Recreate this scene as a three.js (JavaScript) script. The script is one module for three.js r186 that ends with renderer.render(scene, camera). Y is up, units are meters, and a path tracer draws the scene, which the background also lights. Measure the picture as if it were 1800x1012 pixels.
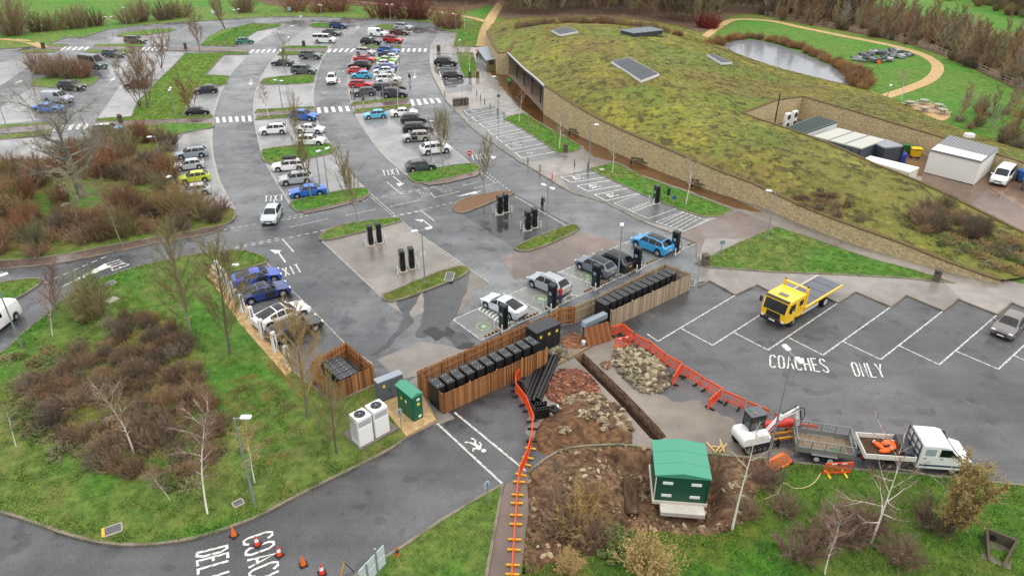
import * as THREE from 'three';
import { mergeGeometries } from 'three/addons/utils/BufferGeometryUtils.js';
import { RoundedBoxGeometry } from 'three/addons/geometries/RoundedBoxGeometry.js';
import { MarchingCubes } from 'three/addons/objects/MarchingCubes.js';

// ------------------------------------------------------------------ camera, sky, sun, exposure
const scene = new THREE.Scene();
const LENS = 1250, TILT = THREE.MathUtils.degToRad(29.2), HEIGHT = 32.5;      // lens in pixels of the 1800 x 1012 photograph
const camera = new THREE.PerspectiveCamera(2 * Math.atan(506 / LENS) * 180 / Math.PI, 1024 / 575, 0.5, 3000);
camera.position.set(0, HEIGHT, 0);
camera.rotation.x = -TILT;
scene.add(camera);

const sky = (() => {           // bright overcast: luminance rises from the horizon to the zenith, faint cloud texture
  const w = 256, h = 128, d = new Float32Array(w * h * 4);
  for (let j = 0; j < h; j++) for (let i = 0; i < w; i++) {
    const el = (j + .5) / h * Math.PI - Math.PI / 2, up = Math.max(0, Math.sin(el));
    const a = i / w * Math.PI * 2;
    const cloud = 1 + .09 * Math.sin(a * 3 + up * 7) * Math.sin(a * 5 - up * 11 + 1) + .06 * Math.sin(a * 9 + up * 23 + 2);
    const L = (.62 + .8 * up) * cloud, k = (j * w + i) * 4;
    d[k] = L * 1.0; d[k + 1] = L * 1.0; d[k + 2] = L * 1.01; d[k + 3] = 1;
  }
  const t = new THREE.DataTexture(d, w, h, THREE.RGBAFormat, THREE.FloatType);
  t.mapping = THREE.EquirectangularReflectionMapping; t.magFilter = THREE.LinearFilter; t.minFilter = THREE.LinearFilter;
  t.wrapS = THREE.RepeatWrapping; t.needsUpdate = true;
  return t;
})();
scene.background = sky; scene.environment = sky;
const sun = new THREE.DirectionalLight(0xfff4e6, .75);
sun.position.set(70, 120, -60); sun.target.position.set(0, 0, -90);
sun.castShadow = true; sun.shadow.radius = 40; sun.shadow.mapSize.set(4096, 4096);
Object.assign(sun.shadow.camera, { left: -150, right: 150, top: 170, bottom: -120, near: 1, far: 500 });
scene.add(sun, sun.target);

const renderer = new THREE.WebGLRenderer({ antialias: true });
renderer.setSize(1024, 575);
renderer.toneMapping = THREE.LinearToneMapping;
renderer.toneMappingExposure = 1.4;
renderer.shadowMap.enabled = true;

// ------------------------------------------------------------------ helpers
const V = (x, y, z) => new THREE.Vector3(x, y, z);
function rng(seed) { let s = seed >>> 0 || 1; return () => { s = (s + 0x6D2B79F5) | 0; let t = Math.imul(s ^ s >>> 15, 1 | s); t = t + Math.imul(t ^ t >>> 7, 61 | t) ^ t; return ((t ^ t >>> 14) >>> 0) / 4294967296; }; }
// survey: a spot of level ground (or of a level h metres above it) read off the photograph, in metres
function G(px, py, h = 0) {
  const a = (px - 900) / LENS, b = (506 - py) / LENS;
  const dy = -Math.sin(TILT) + b * Math.cos(TILT), dz = -(Math.cos(TILT) + b * Math.sin(TILT));
  const s = (HEIGHT - h) / -dy;
  return V(a * s, h, dz * s);
}
// height of something standing on the surveyed spot (px, py) whose top shows at row ty
function rise(px, py, ty) {
  const p = G(px, py), b = (506 - ty) / LENS;
  const dy = -Math.sin(TILT) + b * Math.cos(TILT), dz = -(Math.cos(TILT) + b * Math.sin(TILT));
  return HEIGHT + p.z / dz * dy;
}
const taken = {};
function numbered(name) { const n = taken[name] = (taken[name] ?? -1) + 1; return n ? `${name}_${String(n).padStart(3, '0')}` : name; }
function tag(o, label, category, group, kind) {
  if (label) o.userData.label = label; if (category) o.userData.category = category;
  if (group) o.userData.group = group; if (kind) o.userData.kind = kind; return o;
}
function mesh(name, geo, mat, parent) {
  const m = new THREE.Mesh(geo, mat); m.castShadow = m.receiveShadow = true;
  if (parent) { m.name = name; parent.add(m); } else { m.name = numbered(name); scene.add(m); }
  return m;
}
function thing(name, pos, turn, label, category, group) {
  const g = new THREE.Group(); g.name = numbered(name); scene.add(g);
  if (pos) g.position.copy(pos); if (turn) g.rotation.y = turn;
  return tag(g, label, category, group);
}
function setting(name, geo, mat, label) { return tag(geo ? mesh(name, geo, mat) : thing(name), label, null, null, 'structure'); }
const yawOf = (a, b) => Math.atan2(-(b.z - a.z), b.x - a.x);          // turn that points +x from a to b
const box = (w, h, d, x = 0, y = 0, z = 0) => new THREE.BoxGeometry(w, h, d).translate(x, y, z);
const rbox = (w, h, d, x = 0, y = 0, z = 0, r = .03, s = 2) => new RoundedBoxGeometry(w, h, d, s, Math.min(r, w / 2.1, h / 2.1, d / 2.1)).translate(x, y, z);
const cyl = (r0, r1, h, x = 0, y = 0, z = 0, n = 12) => new THREE.CylinderGeometry(r1, r0, h, n).translate(x, y + h / 2, z);
function bar(a, b, r, n = 6, r2 = r) {                             // round bar from a to b
  const d = V().subVectors(b, a), g = new THREE.CylinderGeometry(r2, r, d.length(), n);
  g.applyQuaternion(new THREE.Quaternion().setFromUnitVectors(V(0, 1, 0), d.clone().normalize()));
  return g.translate((a.x + b.x) / 2, (a.y + b.y) / 2, (a.z + b.z) / 2);
}
function beam(a, b, w, h) {                                          // square bar from a to b
  const d = V().subVectors(b, a), g = new THREE.BoxGeometry(d.length(), h, w);
  const x = d.clone().normalize(), z = V().crossVectors(x, V(0, 1, 0)).normalize(), y = V().crossVectors(z, x);
  g.applyMatrix4(new THREE.Matrix4().makeBasis(x, y, z));
  return g.translate((a.x + b.x) / 2, (a.y + b.y) / 2, (a.z + b.z) / 2);
}
const merge = (...a) => mergeGeometries(a.flat().map((g) => { g = g.index ? g.toNonIndexed() : g; for (const k of Object.keys(g.attributes)) if (!['position', 'normal', 'uv'].includes(k)) g.deleteAttribute(k); return g; }));
const P2 = (list) => list.map(([x, y, h]) => G(x, y, h || 0));
function smooth(pts, n = 6, closed = false) { return new THREE.CatmullRomCurve3(pts, closed, 'centripetal').getPoints(pts.length * n); }
function shapeOf(pts, holes = []) {
  const s = new THREE.Shape(pts.map((p) => new THREE.Vector2(p.x, -p.z)));
  for (const h of holes) s.holes.push(new THREE.Path(h.map((p) => new THREE.Vector2(p.x, -p.z))));
  return s;
}
function flat(pts, y, holes = []) {                                  // level sheet, uv in metres
  const g = new THREE.ShapeGeometry(shapeOf(pts, holes)).rotateX(-Math.PI / 2).translate(0, y, 0);
  return g;
}
function inside(x, z, poly) { let c = false; for (let i = 0, j = poly.length - 1; i < poly.length; j = i++) { const a = poly[i], b = poly[j]; if ((a.z > z) !== (b.z > z) && x < (b.x - a.x) * (z - a.z) / (b.z - a.z) + a.x) c = !c; } return c; }
function edgeDist(x, z, poly) {                                     // [distance, nearest x, nearest z]
  let best = [1e9, 0, 0];
  for (let i = 0, j = poly.length - 1; i < poly.length; j = i++) {
    const a = poly[j], b = poly[i], dx = b.x - a.x, dz = b.z - a.z, t = Math.min(1, Math.max(0, ((x - a.x) * dx + (z - a.z) * dz) / (dx * dx + dz * dz || 1)));
    const ex = a.x + dx * t, ez = a.z + dz * t, d = Math.hypot(x - ex, z - ez); if (d < best[0]) best = [d, ex, ez];
  }
  return best;
}
// surface over a plan outline on a grid whose rim is drawn to the outline; hf(x, z, distance to rim) gives height, cf colour
function terrain(poly, holes, step, hf, cf) {
  let x0 = 1e9, x1 = -1e9, z0 = 1e9, z1 = -1e9;
  for (const p of poly) { x0 = Math.min(x0, p.x); x1 = Math.max(x1, p.x); z0 = Math.min(z0, p.z); z1 = Math.max(z1, p.z); }
  const nx = Math.ceil((x1 - x0) / step), nz = Math.ceil((z1 - z0) / step), rims = [poly, ...holes];
  const keep = (i, j) => { if (i < 0 || j < 0 || i >= nx || j >= nz) return false; const x = x0 + (i + .5) * step, z = z0 + (j + .5) * step; return inside(x, z, poly) && !holes.some((h) => inside(x, z, h)); };
  const K = []; for (let j = 0; j < nz; j++) for (let i = 0; i < nx; i++) K.push(keep(i, j));
  const at = (i, j) => i >= 0 && j >= 0 && i < nx && j < nz && K[j * nx + i];
  const id = new Map(), pos = [], uv = [], col = [], idx = [];
  const vert = (i, j) => {
    const k = j * (nx + 1) + i; if (id.has(k)) return id.get(k);
    let x = x0 + i * step, z = z0 + j * step, d = 1e9;
    let near = null; for (const r of rims) { const e = edgeDist(x, z, r); if (e[0] < d) { d = e[0]; near = e; } }
    if (!(at(i, j) && at(i - 1, j) && at(i, j - 1) && at(i - 1, j - 1))) { x = near[1]; z = near[2]; d = 0; }
    const n = pos.length / 3; pos.push(x, hf(x, z, d), z); uv.push(x, -z); if (cf) col.push(...cf(x, z, d)); id.set(k, n); return n;
  };
  for (let j = 0; j < nz; j++) for (let i = 0; i < nx; i++) if (K[j * nx + i]) { const a = vert(i, j), b = vert(i + 1, j), c = vert(i + 1, j + 1), e = vert(i, j + 1); idx.push(a, c, b, a, e, c); }
  const g = new THREE.BufferGeometry();
  g.setAttribute('position', new THREE.Float32BufferAttribute(pos, 3)); g.setAttribute('uv', new THREE.Float32BufferAttribute(uv, 2));
  if (cf) g.setAttribute('color', new THREE.Float32BufferAttribute(col, 3));
  g.setIndex(idx); g.computeVertexNormals(); return g;
}
// strip of rectangular section along a line on the ground; side = -1 / 0 / 1 lays it left of, over or right of the line
function ribbon(pts, w, y0, y1, closed = false, side = 0) {
  const n = pts.length, L = [], R = [];
  for (let i = 0; i < n; i++) {
    const p = pts[i], a = closed ? pts[(i + n - 1) % n] : pts[Math.max(0, i - 1)], b = closed ? pts[(i + 1) % n] : pts[Math.min(n - 1, i + 1)];
    let u = V().subVectors(p, a).setY(0), v = V().subVectors(b, p).setY(0); if (u.lengthSq() < 1e-8) u = v.clone(); if (v.lengthSq() < 1e-8) v = u.clone();
    u.normalize(); v.normalize(); const t = u.clone().add(v).normalize(), m = V(-t.z, 0, t.x), k = 1 / Math.max(.5, m.x * -u.z + m.z * u.x);
    const o0 = (side * .5 - .5) * w * k, o1 = (side * .5 + .5) * w * k;
    L.push(V(p.x + m.x * o0, 0, p.z + m.z * o0)); R.push(V(p.x + m.x * o1, 0, p.z + m.z * o1));
  }
  const pos = [], uv = []; let s = 0;
  const quad = (a, b, c, d, u0, u1, v0, v1) => { pos.push(a.x, a.y, a.z, b.x, b.y, b.z, c.x, c.y, c.z, a.x, a.y, a.z, c.x, c.y, c.z, d.x, d.y, d.z); uv.push(u0, v0, u1, v0, u1, v1, u0, v0, u1, v1, u0, v1); };
  const at = (p, y) => V(p.x, y, p.z);
  for (let i = 0; i < (closed ? n : n - 1); i++) {
    const j = (i + 1) % n, e = s + pts[i].distanceTo(pts[j]), Y1 = (q) => typeof y1 === 'function' ? y1(q) : y1, a = Y1(i), b = Y1(j);
    quad(at(L[i], a), at(R[i], a), at(R[j], b), at(L[j], b), 0, 0, s, e); // placeholder uv replaced below
    uv.splice(-12, 12, 0, s, w, s, w, e, 0, s, w, e, 0, e);
    if (y0 < 1e5 && y0 !== null) { quad(at(R[i], y0), at(R[j], y0), at(R[j], b), at(R[i], a), s, e, 0, b - y0); quad(at(L[j], y0), at(L[i], y0), at(L[i], a), at(L[j], b), s, e, 0, b - y0); }
    s = e;
  }
  if (!closed && y0 !== null) { const Y1 = (q) => typeof y1 === 'function' ? y1(q) : y1; quad(at(L[0], y0), at(R[0], y0), at(R[0], Y1(0)), at(L[0], Y1(0)), 0, w, 0, .1); quad(at(R[n - 1], y0), at(L[n - 1], y0), at(L[n - 1], Y1(n - 1)), at(R[n - 1], Y1(n - 1)), 0, w, 0, .1); }
  const g = new THREE.BufferGeometry(); g.setAttribute('position', new THREE.Float32BufferAttribute(pos, 3)); g.setAttribute('uv', new THREE.Float32BufferAttribute(uv, 2)); g.computeVertexNormals(); return g;
}

// ------------------------------------------------------------------ noise and textures
const PERM = (() => { const r = rng(7), p = new Float32Array(65536); for (let i = 0; i < 65536; i++) p[i] = r(); return p; })();
function vnoise(x, y, period) {                                      // value noise 0..1, repeats every `period` cells
  const xi = Math.floor(x), yi = Math.floor(y), fx = x - xi, fy = y - yi, sx = fx * fx * (3 - 2 * fx), sy = fy * fy * (3 - 2 * fy);
  const m = period || 256, w = (v) => ((v % m) + m) % m, X0 = w(xi), X1 = w(xi + 1), Y0 = w(yi), Y1 = w(yi + 1);
  const a = PERM[(Y0 * 251 + X0) & 65535], b = PERM[(Y0 * 251 + X1) & 65535], c = PERM[(Y1 * 251 + X0) & 65535], d = PERM[(Y1 * 251 + X1) & 65535];
  return a + (b - a) * sx + (c - a) * sy + (a - b - c + d) * sx * sy;
}
function fbm(x, y, oct = 4, period) { let s = 0, a = .5, t = 0; for (let i = 0; i < oct; i++) { s += a * vnoise(x + i * 17.3 * !period, y + i * 9.1 * !period, period); t += a; x *= 2; y *= 2; if (period) period *= 2; a *= .5; } return s / t; }
const clamp = (v, a = 0, b = 1) => Math.min(b, Math.max(a, v)), mix = (a, b, t) => a + (b - a) * t, step01 = (a, b, v) => { const t = clamp((v - a) / (b - a)); return t * t * (3 - 2 * t); };
function texture(size, metres, fn, srgb = true) {                    // fn(u, v) in 0..1 -> grey or [r, g, b] 0..255
  const d = new Uint8Array(size * size * 4);
  for (let j = 0; j < size; j++) for (let i = 0; i < size; i++) { const c = fn((i + .5) / size, (j + .5) / size), k = (j * size + i) * 4, g = typeof c === 'number'; d[k] = clamp(g ? c : c[0], 0, 255); d[k + 1] = clamp(g ? c : c[1], 0, 255); d[k + 2] = clamp(g ? c : c[2], 0, 255); d[k + 3] = 255; }
  const t = new THREE.DataTexture(d, size, size); t.wrapS = t.wrapT = THREE.RepeatWrapping; t.magFilter = THREE.LinearFilter; t.minFilter = THREE.LinearMipmapLinearFilter; t.generateMipmaps = true;
  t.repeat.set(1 / metres, 1 / metres); if (srgb) t.colorSpace = THREE.SRGBColorSpace; t.needsUpdate = true; return t;
}
const hex = (h) => { const c = new THREE.Color(h); c.convertLinearToSRGB(); return [c.r * 255, c.g * 255, c.b * 255]; };
const lerp3 = (a, b, t) => [mix(a[0], b[0], t), mix(a[1], b[1], t), mix(a[2], b[2], t)];
const M = (color, roughness = .7, extra = {}) => new THREE.MeshStandardMaterial({ color, roughness, side: THREE.DoubleSide, ...extra });
const paint = (color, rough = .35) => new THREE.MeshPhysicalMaterial({ color, roughness: rough, clearcoat: .8, clearcoatRoughness: .08, side: THREE.DoubleSide });

const ordinal = ['first', 'second', 'third', 'fourth', 'fifth', 'sixth', 'seventh', 'eighth', 'ninth', 'tenth', 'eleventh', 'twelfth'];
const R0 = rng(11);
const speck = (() => { const a = new Float32Array(512 * 512); for (let i = 0; i < a.length; i++) a[i] = R0(); return (u, v, n) => a[((Math.floor(v * n) & 511) << 9) + (Math.floor(u * n) & 511)]; })();
const grainBump = texture(512, 3, (u, v) => 255 * (.6 * speck(u, v, 512) + .4 * fbm(u * 64, v * 64, 3, 64)), false);
// asphalt: unique over a 170 m square so that nothing repeats in view; a second one for roughness (damp and puddled areas)
const wetAt = (x, y) => step01(.5, .62, fbm(x * .085 + 103, y * .085 + 8, 4) * .72 + fbm(x * .8, y * .8, 3) * .28);   // 1 where rain stands in a film
function asphaltMap(base, patch, span, contrast = 1) {               // worn tarmac: broad patches, wheel streaks, repairs, specks, damp
  return texture(2048, span, (u, v) => {
    const x = (u - .5) * span, y = v * span, big = fbm(x * .05 + 500, y * .05, 3), mid = fbm(x * .35 + 540, y * .35, 3), streak = fbm(x * .12 + 509, y * 1.1, 3), s = speck(u, v, 2048), spot = fbm(x * .9 + 77, y * .9 + 31, 2), crack = Math.abs(fbm(x * .22 + 300, y * .22 + 60, 3) - .5);
    let t = .5 + ((big - .5) * 1.2 + (mid - .5) * .9 + (streak - .5) * .5) * contrast - .3 * step01(.72, .8, spot) - .35 * wetAt(x, y) - .22 * step01(.006, .001, crack); const c = lerp3(base, patch, t), n = (s - .5) * 18;
    return [c[0] + n, c[1] + n, c[2] + n];
  });
}
const dampMap = texture(2048, 220, (u, v) => { const x = (u - .5) * 220, y = v * 220, q = fbm(x * 1.5, y * 1.5, 3); return 255 * mix(.62 + .5 * (q - .5), .13, wetAt(x, y)); }, false); dampMap.offset.set(.5, 0);
const wearMap = asphaltMap(hex('#4d4f52'), hex('#7f8283'), 220); wearMap.offset.set(.5, 0);
const darkMap = asphaltMap(hex('#3f4042'), hex('#69696a'), 110, .8); darkMap.offset.set(.5, 0);
const brownMap = texture(1024, 60, (u, v) => { const x = u * 60, y = v * 60, t = clamp(.5 + (fbm(x * .1, y * .1, 3) - .5) * 1.4 + (fbm(x * .7, y * .7, 3) - .5) * .9), n = (speck(u, v, 1024) - .5) * 18, c = lerp3(hex('#787470'), hex('#9d9994'), t); return [c[0] + n, c[1] + n, c[2] + n]; });
const MAT = {
  lane: M('#ffffff', .8, { map: wearMap, roughnessMap: dampMap, bumpMap: grainBump, bumpScale: .006 }),
  dark: M('#ffffff', .9, { map: darkMap, roughnessMap: dampMap, bumpMap: grainBump, bumpScale: .006 }),
};
// ------------------------------------------------------------------ the setting: ground, lawns, roads, pavements
const grassMap = texture(1024, 14, (u, v) => {
  const a = fbm(u * 28, v * 28, 4, 28), b = fbm(u * 180 , v * 110, 2, 0), s = speck(u, v, 512), w = fbm(u * 9, v * 9, 3, 9);
  const c = lerp3(hex('#456322'), hex('#7c9544'), clamp(.5 + (a - .5) * 1.3 + (b - .5) * .7 + (s - .5) * .4)); return lerp3(c, hex('#93855a'), clamp((w - .56) * 2.4) * .6);
});
const grassBump = texture(512, 2.2, (u, v) => 255 * (.5 * speck(u, v, 256) + .5 * fbm(u * 60, v * 60, 3, 60)), false);
const soilMap = texture(512, 5, (u, v) => { const t = clamp(.5 + (fbm(u * 20, v * 20, 4, 20) - .5) * 1.8), n = (speck(u, v, 512) - .5) * 26, c = lerp3(hex('#5a4434'), hex('#9a8167'), t); return [c[0] + n, c[1] + n, c[2] + n]; });
const sandMap = texture(512, 6, (u, v) => { const t = clamp(.5 + (fbm(u * 24, v * 24, 4, 24) - .5) * 1.4), n = (speck(u, v, 512) - .5) * 34, c = lerp3(hex('#9d8058'), hex('#c9ab7c'), t); return [c[0] + n, c[1] + n, c[2] + n]; });
const bayMap = texture(1024, 70, (u, v) => { const x = u * 70, y = v * 70, t = clamp(.5 + (fbm(x * .08, y * .08, 3) - .5) * 1.3 + (fbm(x * .6, y * .6 + 7, 3) - .5) * .8), n = (speck(u, v, 1024) - .5) * 16, c = lerp3(hex('#6f7071'), hex('#9a9a98'), t); return [c[0] + n, c[1] + n, c[2] + n]; });
const barkMap = texture(256, 1.6, (u, v) => { const n = speck(u, v, 256) * 60 + fbm(u * 30, v * 30, 2, 30) * 40; return [70 + n, 52 + n * .8, 38 + n * .6]; });
const stoneMap = texture(1024, 4, (u, v) => {               // rubble walling seen from afar: courses of small stones
  const row = Math.floor(v * 26), off = PERM[row] * 7, cx = (u * 14 + off), ci = Math.floor(cx), fx = cx - ci, fy = v * 26 - row, k = PERM[(row * 97 + (ci % 14) * 13 + 500) & 65535];
  const j = Math.min(fx, 1 - fx) * 2.2, jj = Math.min(fy, 1 - fy) * 1.6, e = step01(.0, .22, Math.min(j, jj));
  const c = lerp3(hex('#a08f6a'), hex('#dcc99e'), k * .7 + .3 * fbm(u * 60, v * 60, 3, 60)); const n = (speck(u, v, 512) - .5) * 22; return lerp3([96, 88, 74], c.map((q) => q + n), .35 + .65 * e);
});
const mossMap = texture(2048, 110, (u, v) => {              // sedum and moss roof: patches of olive, yellow and rust
  const x = u * 110, y = v * 110, a = fbm(x * .13, y * .13 + 30, 4), b = fbm(x * .5 + 11, y * .5, 4), c = fbm(x * 2.2, y * 2.2 + 5, 3), d = fbm(x * .07 + 70, y * .07, 3), s = speck(u, v, 2048);
  let k = lerp3(hex('#727030'), hex('#8f8d40'), clamp(.5 + (b - .5) * 2));
  k = lerp3(k, hex('#aba637'), step01(.5, .75, a * .6 + c * .4) * .6); k = lerp3(k, hex('#75603a'), step01(.5, .72, d * .5 + b * .5) * .6); k = lerp3(k, hex('#6a8430'), step01(.48, .7, fbm(x * .09 + 200, y * .11, 4)) * .6);
  k = lerp3(k, hex('#3c3a1c'), step01(.56, .72, fbm(x * 1.1 + 90, y * 1.1, 3)) * .6); const n = (s - .5) * 40 + (c - .5) * 34; return [k[0] + n, k[1] + n, k[2] + n * .7];
});
const waterBump = texture(256, 9, (u, v) => 255 * fbm(u * 12, v * 22, 3, 12), false);
const paintMap = texture(512, 5, (u, v) => { const w = fbm(u * 26, v * 26, 4, 26), k = step01(.6, .72, w) * .55 + step01(.86, .95, speck(u, v, 256)) * .35, c = 245 - 18 * fbm(u * 9, v * 9, 2, 9) - k * 150; return [c, c, c - 2]; });
Object.assign(MAT, {
  grass: M('#ffffff', .95, { map: grassMap, bumpMap: grassBump, bumpScale: .05, vertexColors: true }),
  soil: M('#ffffff', .9, { map: soilMap, bumpMap: grassBump, bumpScale: .06, vertexColors: true }),
  mound: M('#ffffff', .95, { map: mossMap, bumpMap: grassBump, bumpScale: .09 }),
  bay: M('#ffffff', .5, { map: bayMap, roughnessMap: dampMap, bumpMap: grainBump, bumpScale: .004 }),
  brown: M('#dedad4', .8, { map: brownMap, roughnessMap: dampMap, bumpMap: grainBump, bumpScale: .005 }),
  plaza: M('#eeeae6', .45, { map: (() => { const t = brownMap.clone(); t.repeat.set(1 / 41, 1 / 41); return t; })(), roughnessMap: dampMap }),
  reddish: M('#d3c2bb', .75, { map: brownMap, roughnessMap: dampMap, bumpMap: grainBump, bumpScale: .005 }),
  patch: M('#b4b5b6', .7, { map: wearMap, roughnessMap: dampMap, bumpMap: grainBump, bumpScale: .005 }),
  wetPatch: M('#dddee0', .7, { map: darkMap, roughnessMap: dampMap }),
  tar: M('#8a8b8d', .5, { map: darkMap }),
  path: M('#ffffff', .9, { map: sandMap, bumpMap: grainBump, bumpScale: .01 }),
  footway: M('#b9a49a', .7, { map: brownMap, roughnessMap: dampMap }),
  kerb: M('#d6cdb9', .8, { map: (() => { const t = brownMap.clone(); t.repeat.set(.3, .3); return t; })() }),
  bark: M('#ffffff', .95, { map: barkMap, bumpMap: grassBump, bumpScale: .04 }),
  stone: M('#ffffff', .95, { map: stoneMap, bumpMap: stoneMap, bumpScale: .03 }),
  mud: M('#b0845c', .14, { map: brownMap }), plazaBay: M('#b4b5b7', .55, { map: bayMap, roughnessMap: dampMap }),
  water: new THREE.MeshPhysicalMaterial({ color: '#767b80', roughness: .04, bumpMap: waterBump, bumpScale: .012 }),  // muddy grey base colour, kept pale to stand in for the reflected sky
  white: M('#e6e6e2', .6, { map: paintMap }), line: M('#d2d2cd', .65, { map: paintMap }), worn: M('#aeaca6', .7, { map: paintMap }), green: M('#a4c48c', .6, { map: paintMap }), red: M('#c8261d', .5), concrete: M('#cfcac0', .85, { map: brownMap }),
});
const coarse = (x, z, k) => fbm(x * k + 900, z * k + 400, 3);
function grassTint(x, z) {                                    // patches of lush, tired and mossy turf
  const a = coarse(x, z, .09), b = coarse(x + 300, z, .35), lush = step01(.42, .66, a * .65 + b * .35);
  return [mix(1.02, .58, lush), mix(.92, .98, lush), mix(.85, .42, lush)];
}
const LEVEL = {};
// --- surveyed outlines (pixels of the photograph)
const trench = P2([[1009, 628], [1026, 620], [1100, 690], [1160, 752], [1172, 768], [1155, 776], [1143, 770], [1080, 700]]);
const pitRim = P2([[960, 812], [1000, 797], [1054, 792], [1110, 792], [1150, 797], [1244, 806], [1278, 812], [1275, 915], [1240, 932], [1140, 930], [1060, 912], [980, 880]]);
const lawn12 = P2([[930, 832], [962, 806], [995, 790.5], [1054, 784], [1105, 784], [1144, 790], [1244, 799.5], [1347, 808.5], [1494, 826.5], [1658, 839], [1800, 855], [2100, 890], [2100, 1120], [890, 1120], [917, 1000], [932, 865]]);
// base terrain
{
  const poly = [V(-420, 0, 30), V(420, 0, 30), V(420, 0, -520), V(-420, 0, -520)];
  const wood = smooth(P2([[470, -4], [560, 14], [640, 22], [760, 34], [870, 8], [890, 30], [1040, 40], [1200, 60], [1250, 62], [1300, 32], [1420, 46], [1640, 92], [1800, 160], [2300, 320], [2500, 150], [2000, 90], [1700, 40], [1500, 0], [1300, -40], [800, -60], [480, -60]]), 4, true);
  const low = P2([[880, 700], [960, 600], [1040, 560], [1300, 640], [2300, 900], [2300, 1300], [850, 1300], [880, 860]]);
  const g = terrain(poly, [], 3.5, (x, z) => (inside(x, z, low) ? -1.6 : -.04) - .02 * vnoise(x * .2, z * .2), (x, z) => inside(x, z, wood) ? [1.0, .74, .6] : grassTint(x, z).map((c, i) => c * [.72, 1.0, .55][i]));
  setting('ground', g, MAT.grass, 'green fields and rough ground around the car park');
  const far = [V(-2500, 0, 900), V(2500, 0, 900), V(2500, 0, -2600), V(-2500, 0, -2600)];
  const gg = flat(far, -.1, [[V(-419, 0, 29), V(419, 0, 29), V(419, 0, -519), V(-419, 0, -519)]]); gg.setAttribute('color', new THREE.Float32BufferAttribute(new Float32Array(gg.attributes.position.count * 3).fill(.7), 3));
  setting('countryside', gg, MAT.grass, 'open farmland beyond the site');
}
const carPark = setting('car_park', null, null, 'grey asphalt car park with curved lanes');
mesh('asphalt', flat(P2([[-400, 60], [150, 42], [300, 27], [520, 20], [700, 26], [800, 40], [800, 80], [840, 200], [1000, 330], [1230, 420], [1235, 470], [1228, 500], [1212, 515], [1060, 590], [1015, 610], [1000, 630], [960, 655], [780, 740], [750, 760], [560, 760], [300, 640], [0, 640], [-300, 700], [-500, 500], [-500, 100]]), 0), MAT.lane, carPark);
const coachPark = setting('coach_park', null, null, 'dark asphalt coach park and delivery road');
mesh('asphalt', flat(P2([[-300, 860], [300, 900], [700, 712], [780, 728], [962, 646], [1060, 580], [1215, 500], [1247, 494], [1293, 519], [1331.5, 501.5], [1380, 526], [1415, 508], [1473, 533], [1505, 514], [1566, 540], [1594, 520], [1658, 547], [1685, 526.5], [1753, 554], [1779, 533], [1850, 562], [2400, 600], [2400, 960], [1800, 862], [1350, 815], [1244, 803], [1180, 800], [1144, 793], [1105, 787], [1054, 787], [995, 794], [928, 835], [860, 880], [600, 1080], [-300, 1080]], 0), .004, [trench]), MAT.dark, coachPark);
{ // trench dug across the coach park
  const t = tag(thing('cable_trench'), 'long narrow trench cut through the asphalt beside the rubble heap', 'trench');
  const rim = [...trench];
  mesh('trench_wall', ribbon(rim, .02, -1.0, .006, true), MAT.soilWall = M('#ffffff', .95, { map: soilMap, bumpMap: soilMap, bumpScale: .05 }), t);
  mesh('trench_floor', flat(rim, -.95), M('#6b5240', .9, { map: soilMap }), t);
}
function rough(pts, amp, avoid) { return pts.map((p) => { const a = (fbm(p.x * .9, p.z * .9, 4) - .5) * 2 * amp, b = (fbm(p.x * .9 + 50, p.z * .9, 4) - .5) * 2 * amp, q = V(p.x + a, 0, p.z + b); return avoid && edgeDist(q.x, q.z, avoid)[0] < 1 ? p : q; }); }
function overlay(name, px, y, mat, parent = carPark, curve = 0, label) { const p = P2(px); const m = mesh(name, flat(curve ? rough(smooth(p, curve * 4, true), .35) : p, y), mat, parent); if (label) m.userData.label = label; return m; }
// paved bays, lighter and wetter than the lanes
const bayRows = [
  [[548, 46], [609, 49], [578, 85], [563, 110], [553, 144], [550, 167], [553, 195], [563, 226], [584, 259], [609, 299], [645, 335], [509, 358], [478, 306], [461, 270], [453, 240], [446, 200], [450, 160], [465, 125], [488, 95], [504, 77]],
  [[661, 46], [727, 50], [704, 85], [699, 116], [703, 144], [714, 170], [722, 185], [756, 223], [794, 260], [835, 294], [717, 309], [681, 278], [664, 259], [640, 226], [625, 200], [618, 180], [612, 154], [613, 128], [619, 103], [630, 82]],
  [[392, 97], [434, 97], [408, 126], [402, 134], [360, 132]], [[342, 159], [393, 151], [375, 203], [321, 205]], [[313, 232], [372, 226], [372, 260], [376, 285], [386, 320], [401, 348], [412, 368], [360, 372], [310, 347], [311, 300]],
  [[411, 80], [450, 55], [488, 50], [440, 83]], [[770, 54], [803, 57], [797, 83], [757, 83]],
  [[48, 93], [90, 94], [40, 123], [-10, 158], [-60, 150], [0, 110]], [[57, 153], [150, 153], [95, 208], [0, 218], [-20, 200]], [[210, 150], [276, 142], [241, 180], [231, 205], [170, 209], [190, 180]], [[-10, 245], [118, 240], [112, 276], [-20, 284]],
  [[200, 66], [300, 56], [288, 79], [190, 77]], [[205, 92], [323, 94], [280, 139], [215, 139], [180, 134], [160, 110]],
];
bayRows.forEach((r) => overlay('bay_paving', r, .008, MAT.bay));
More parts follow.
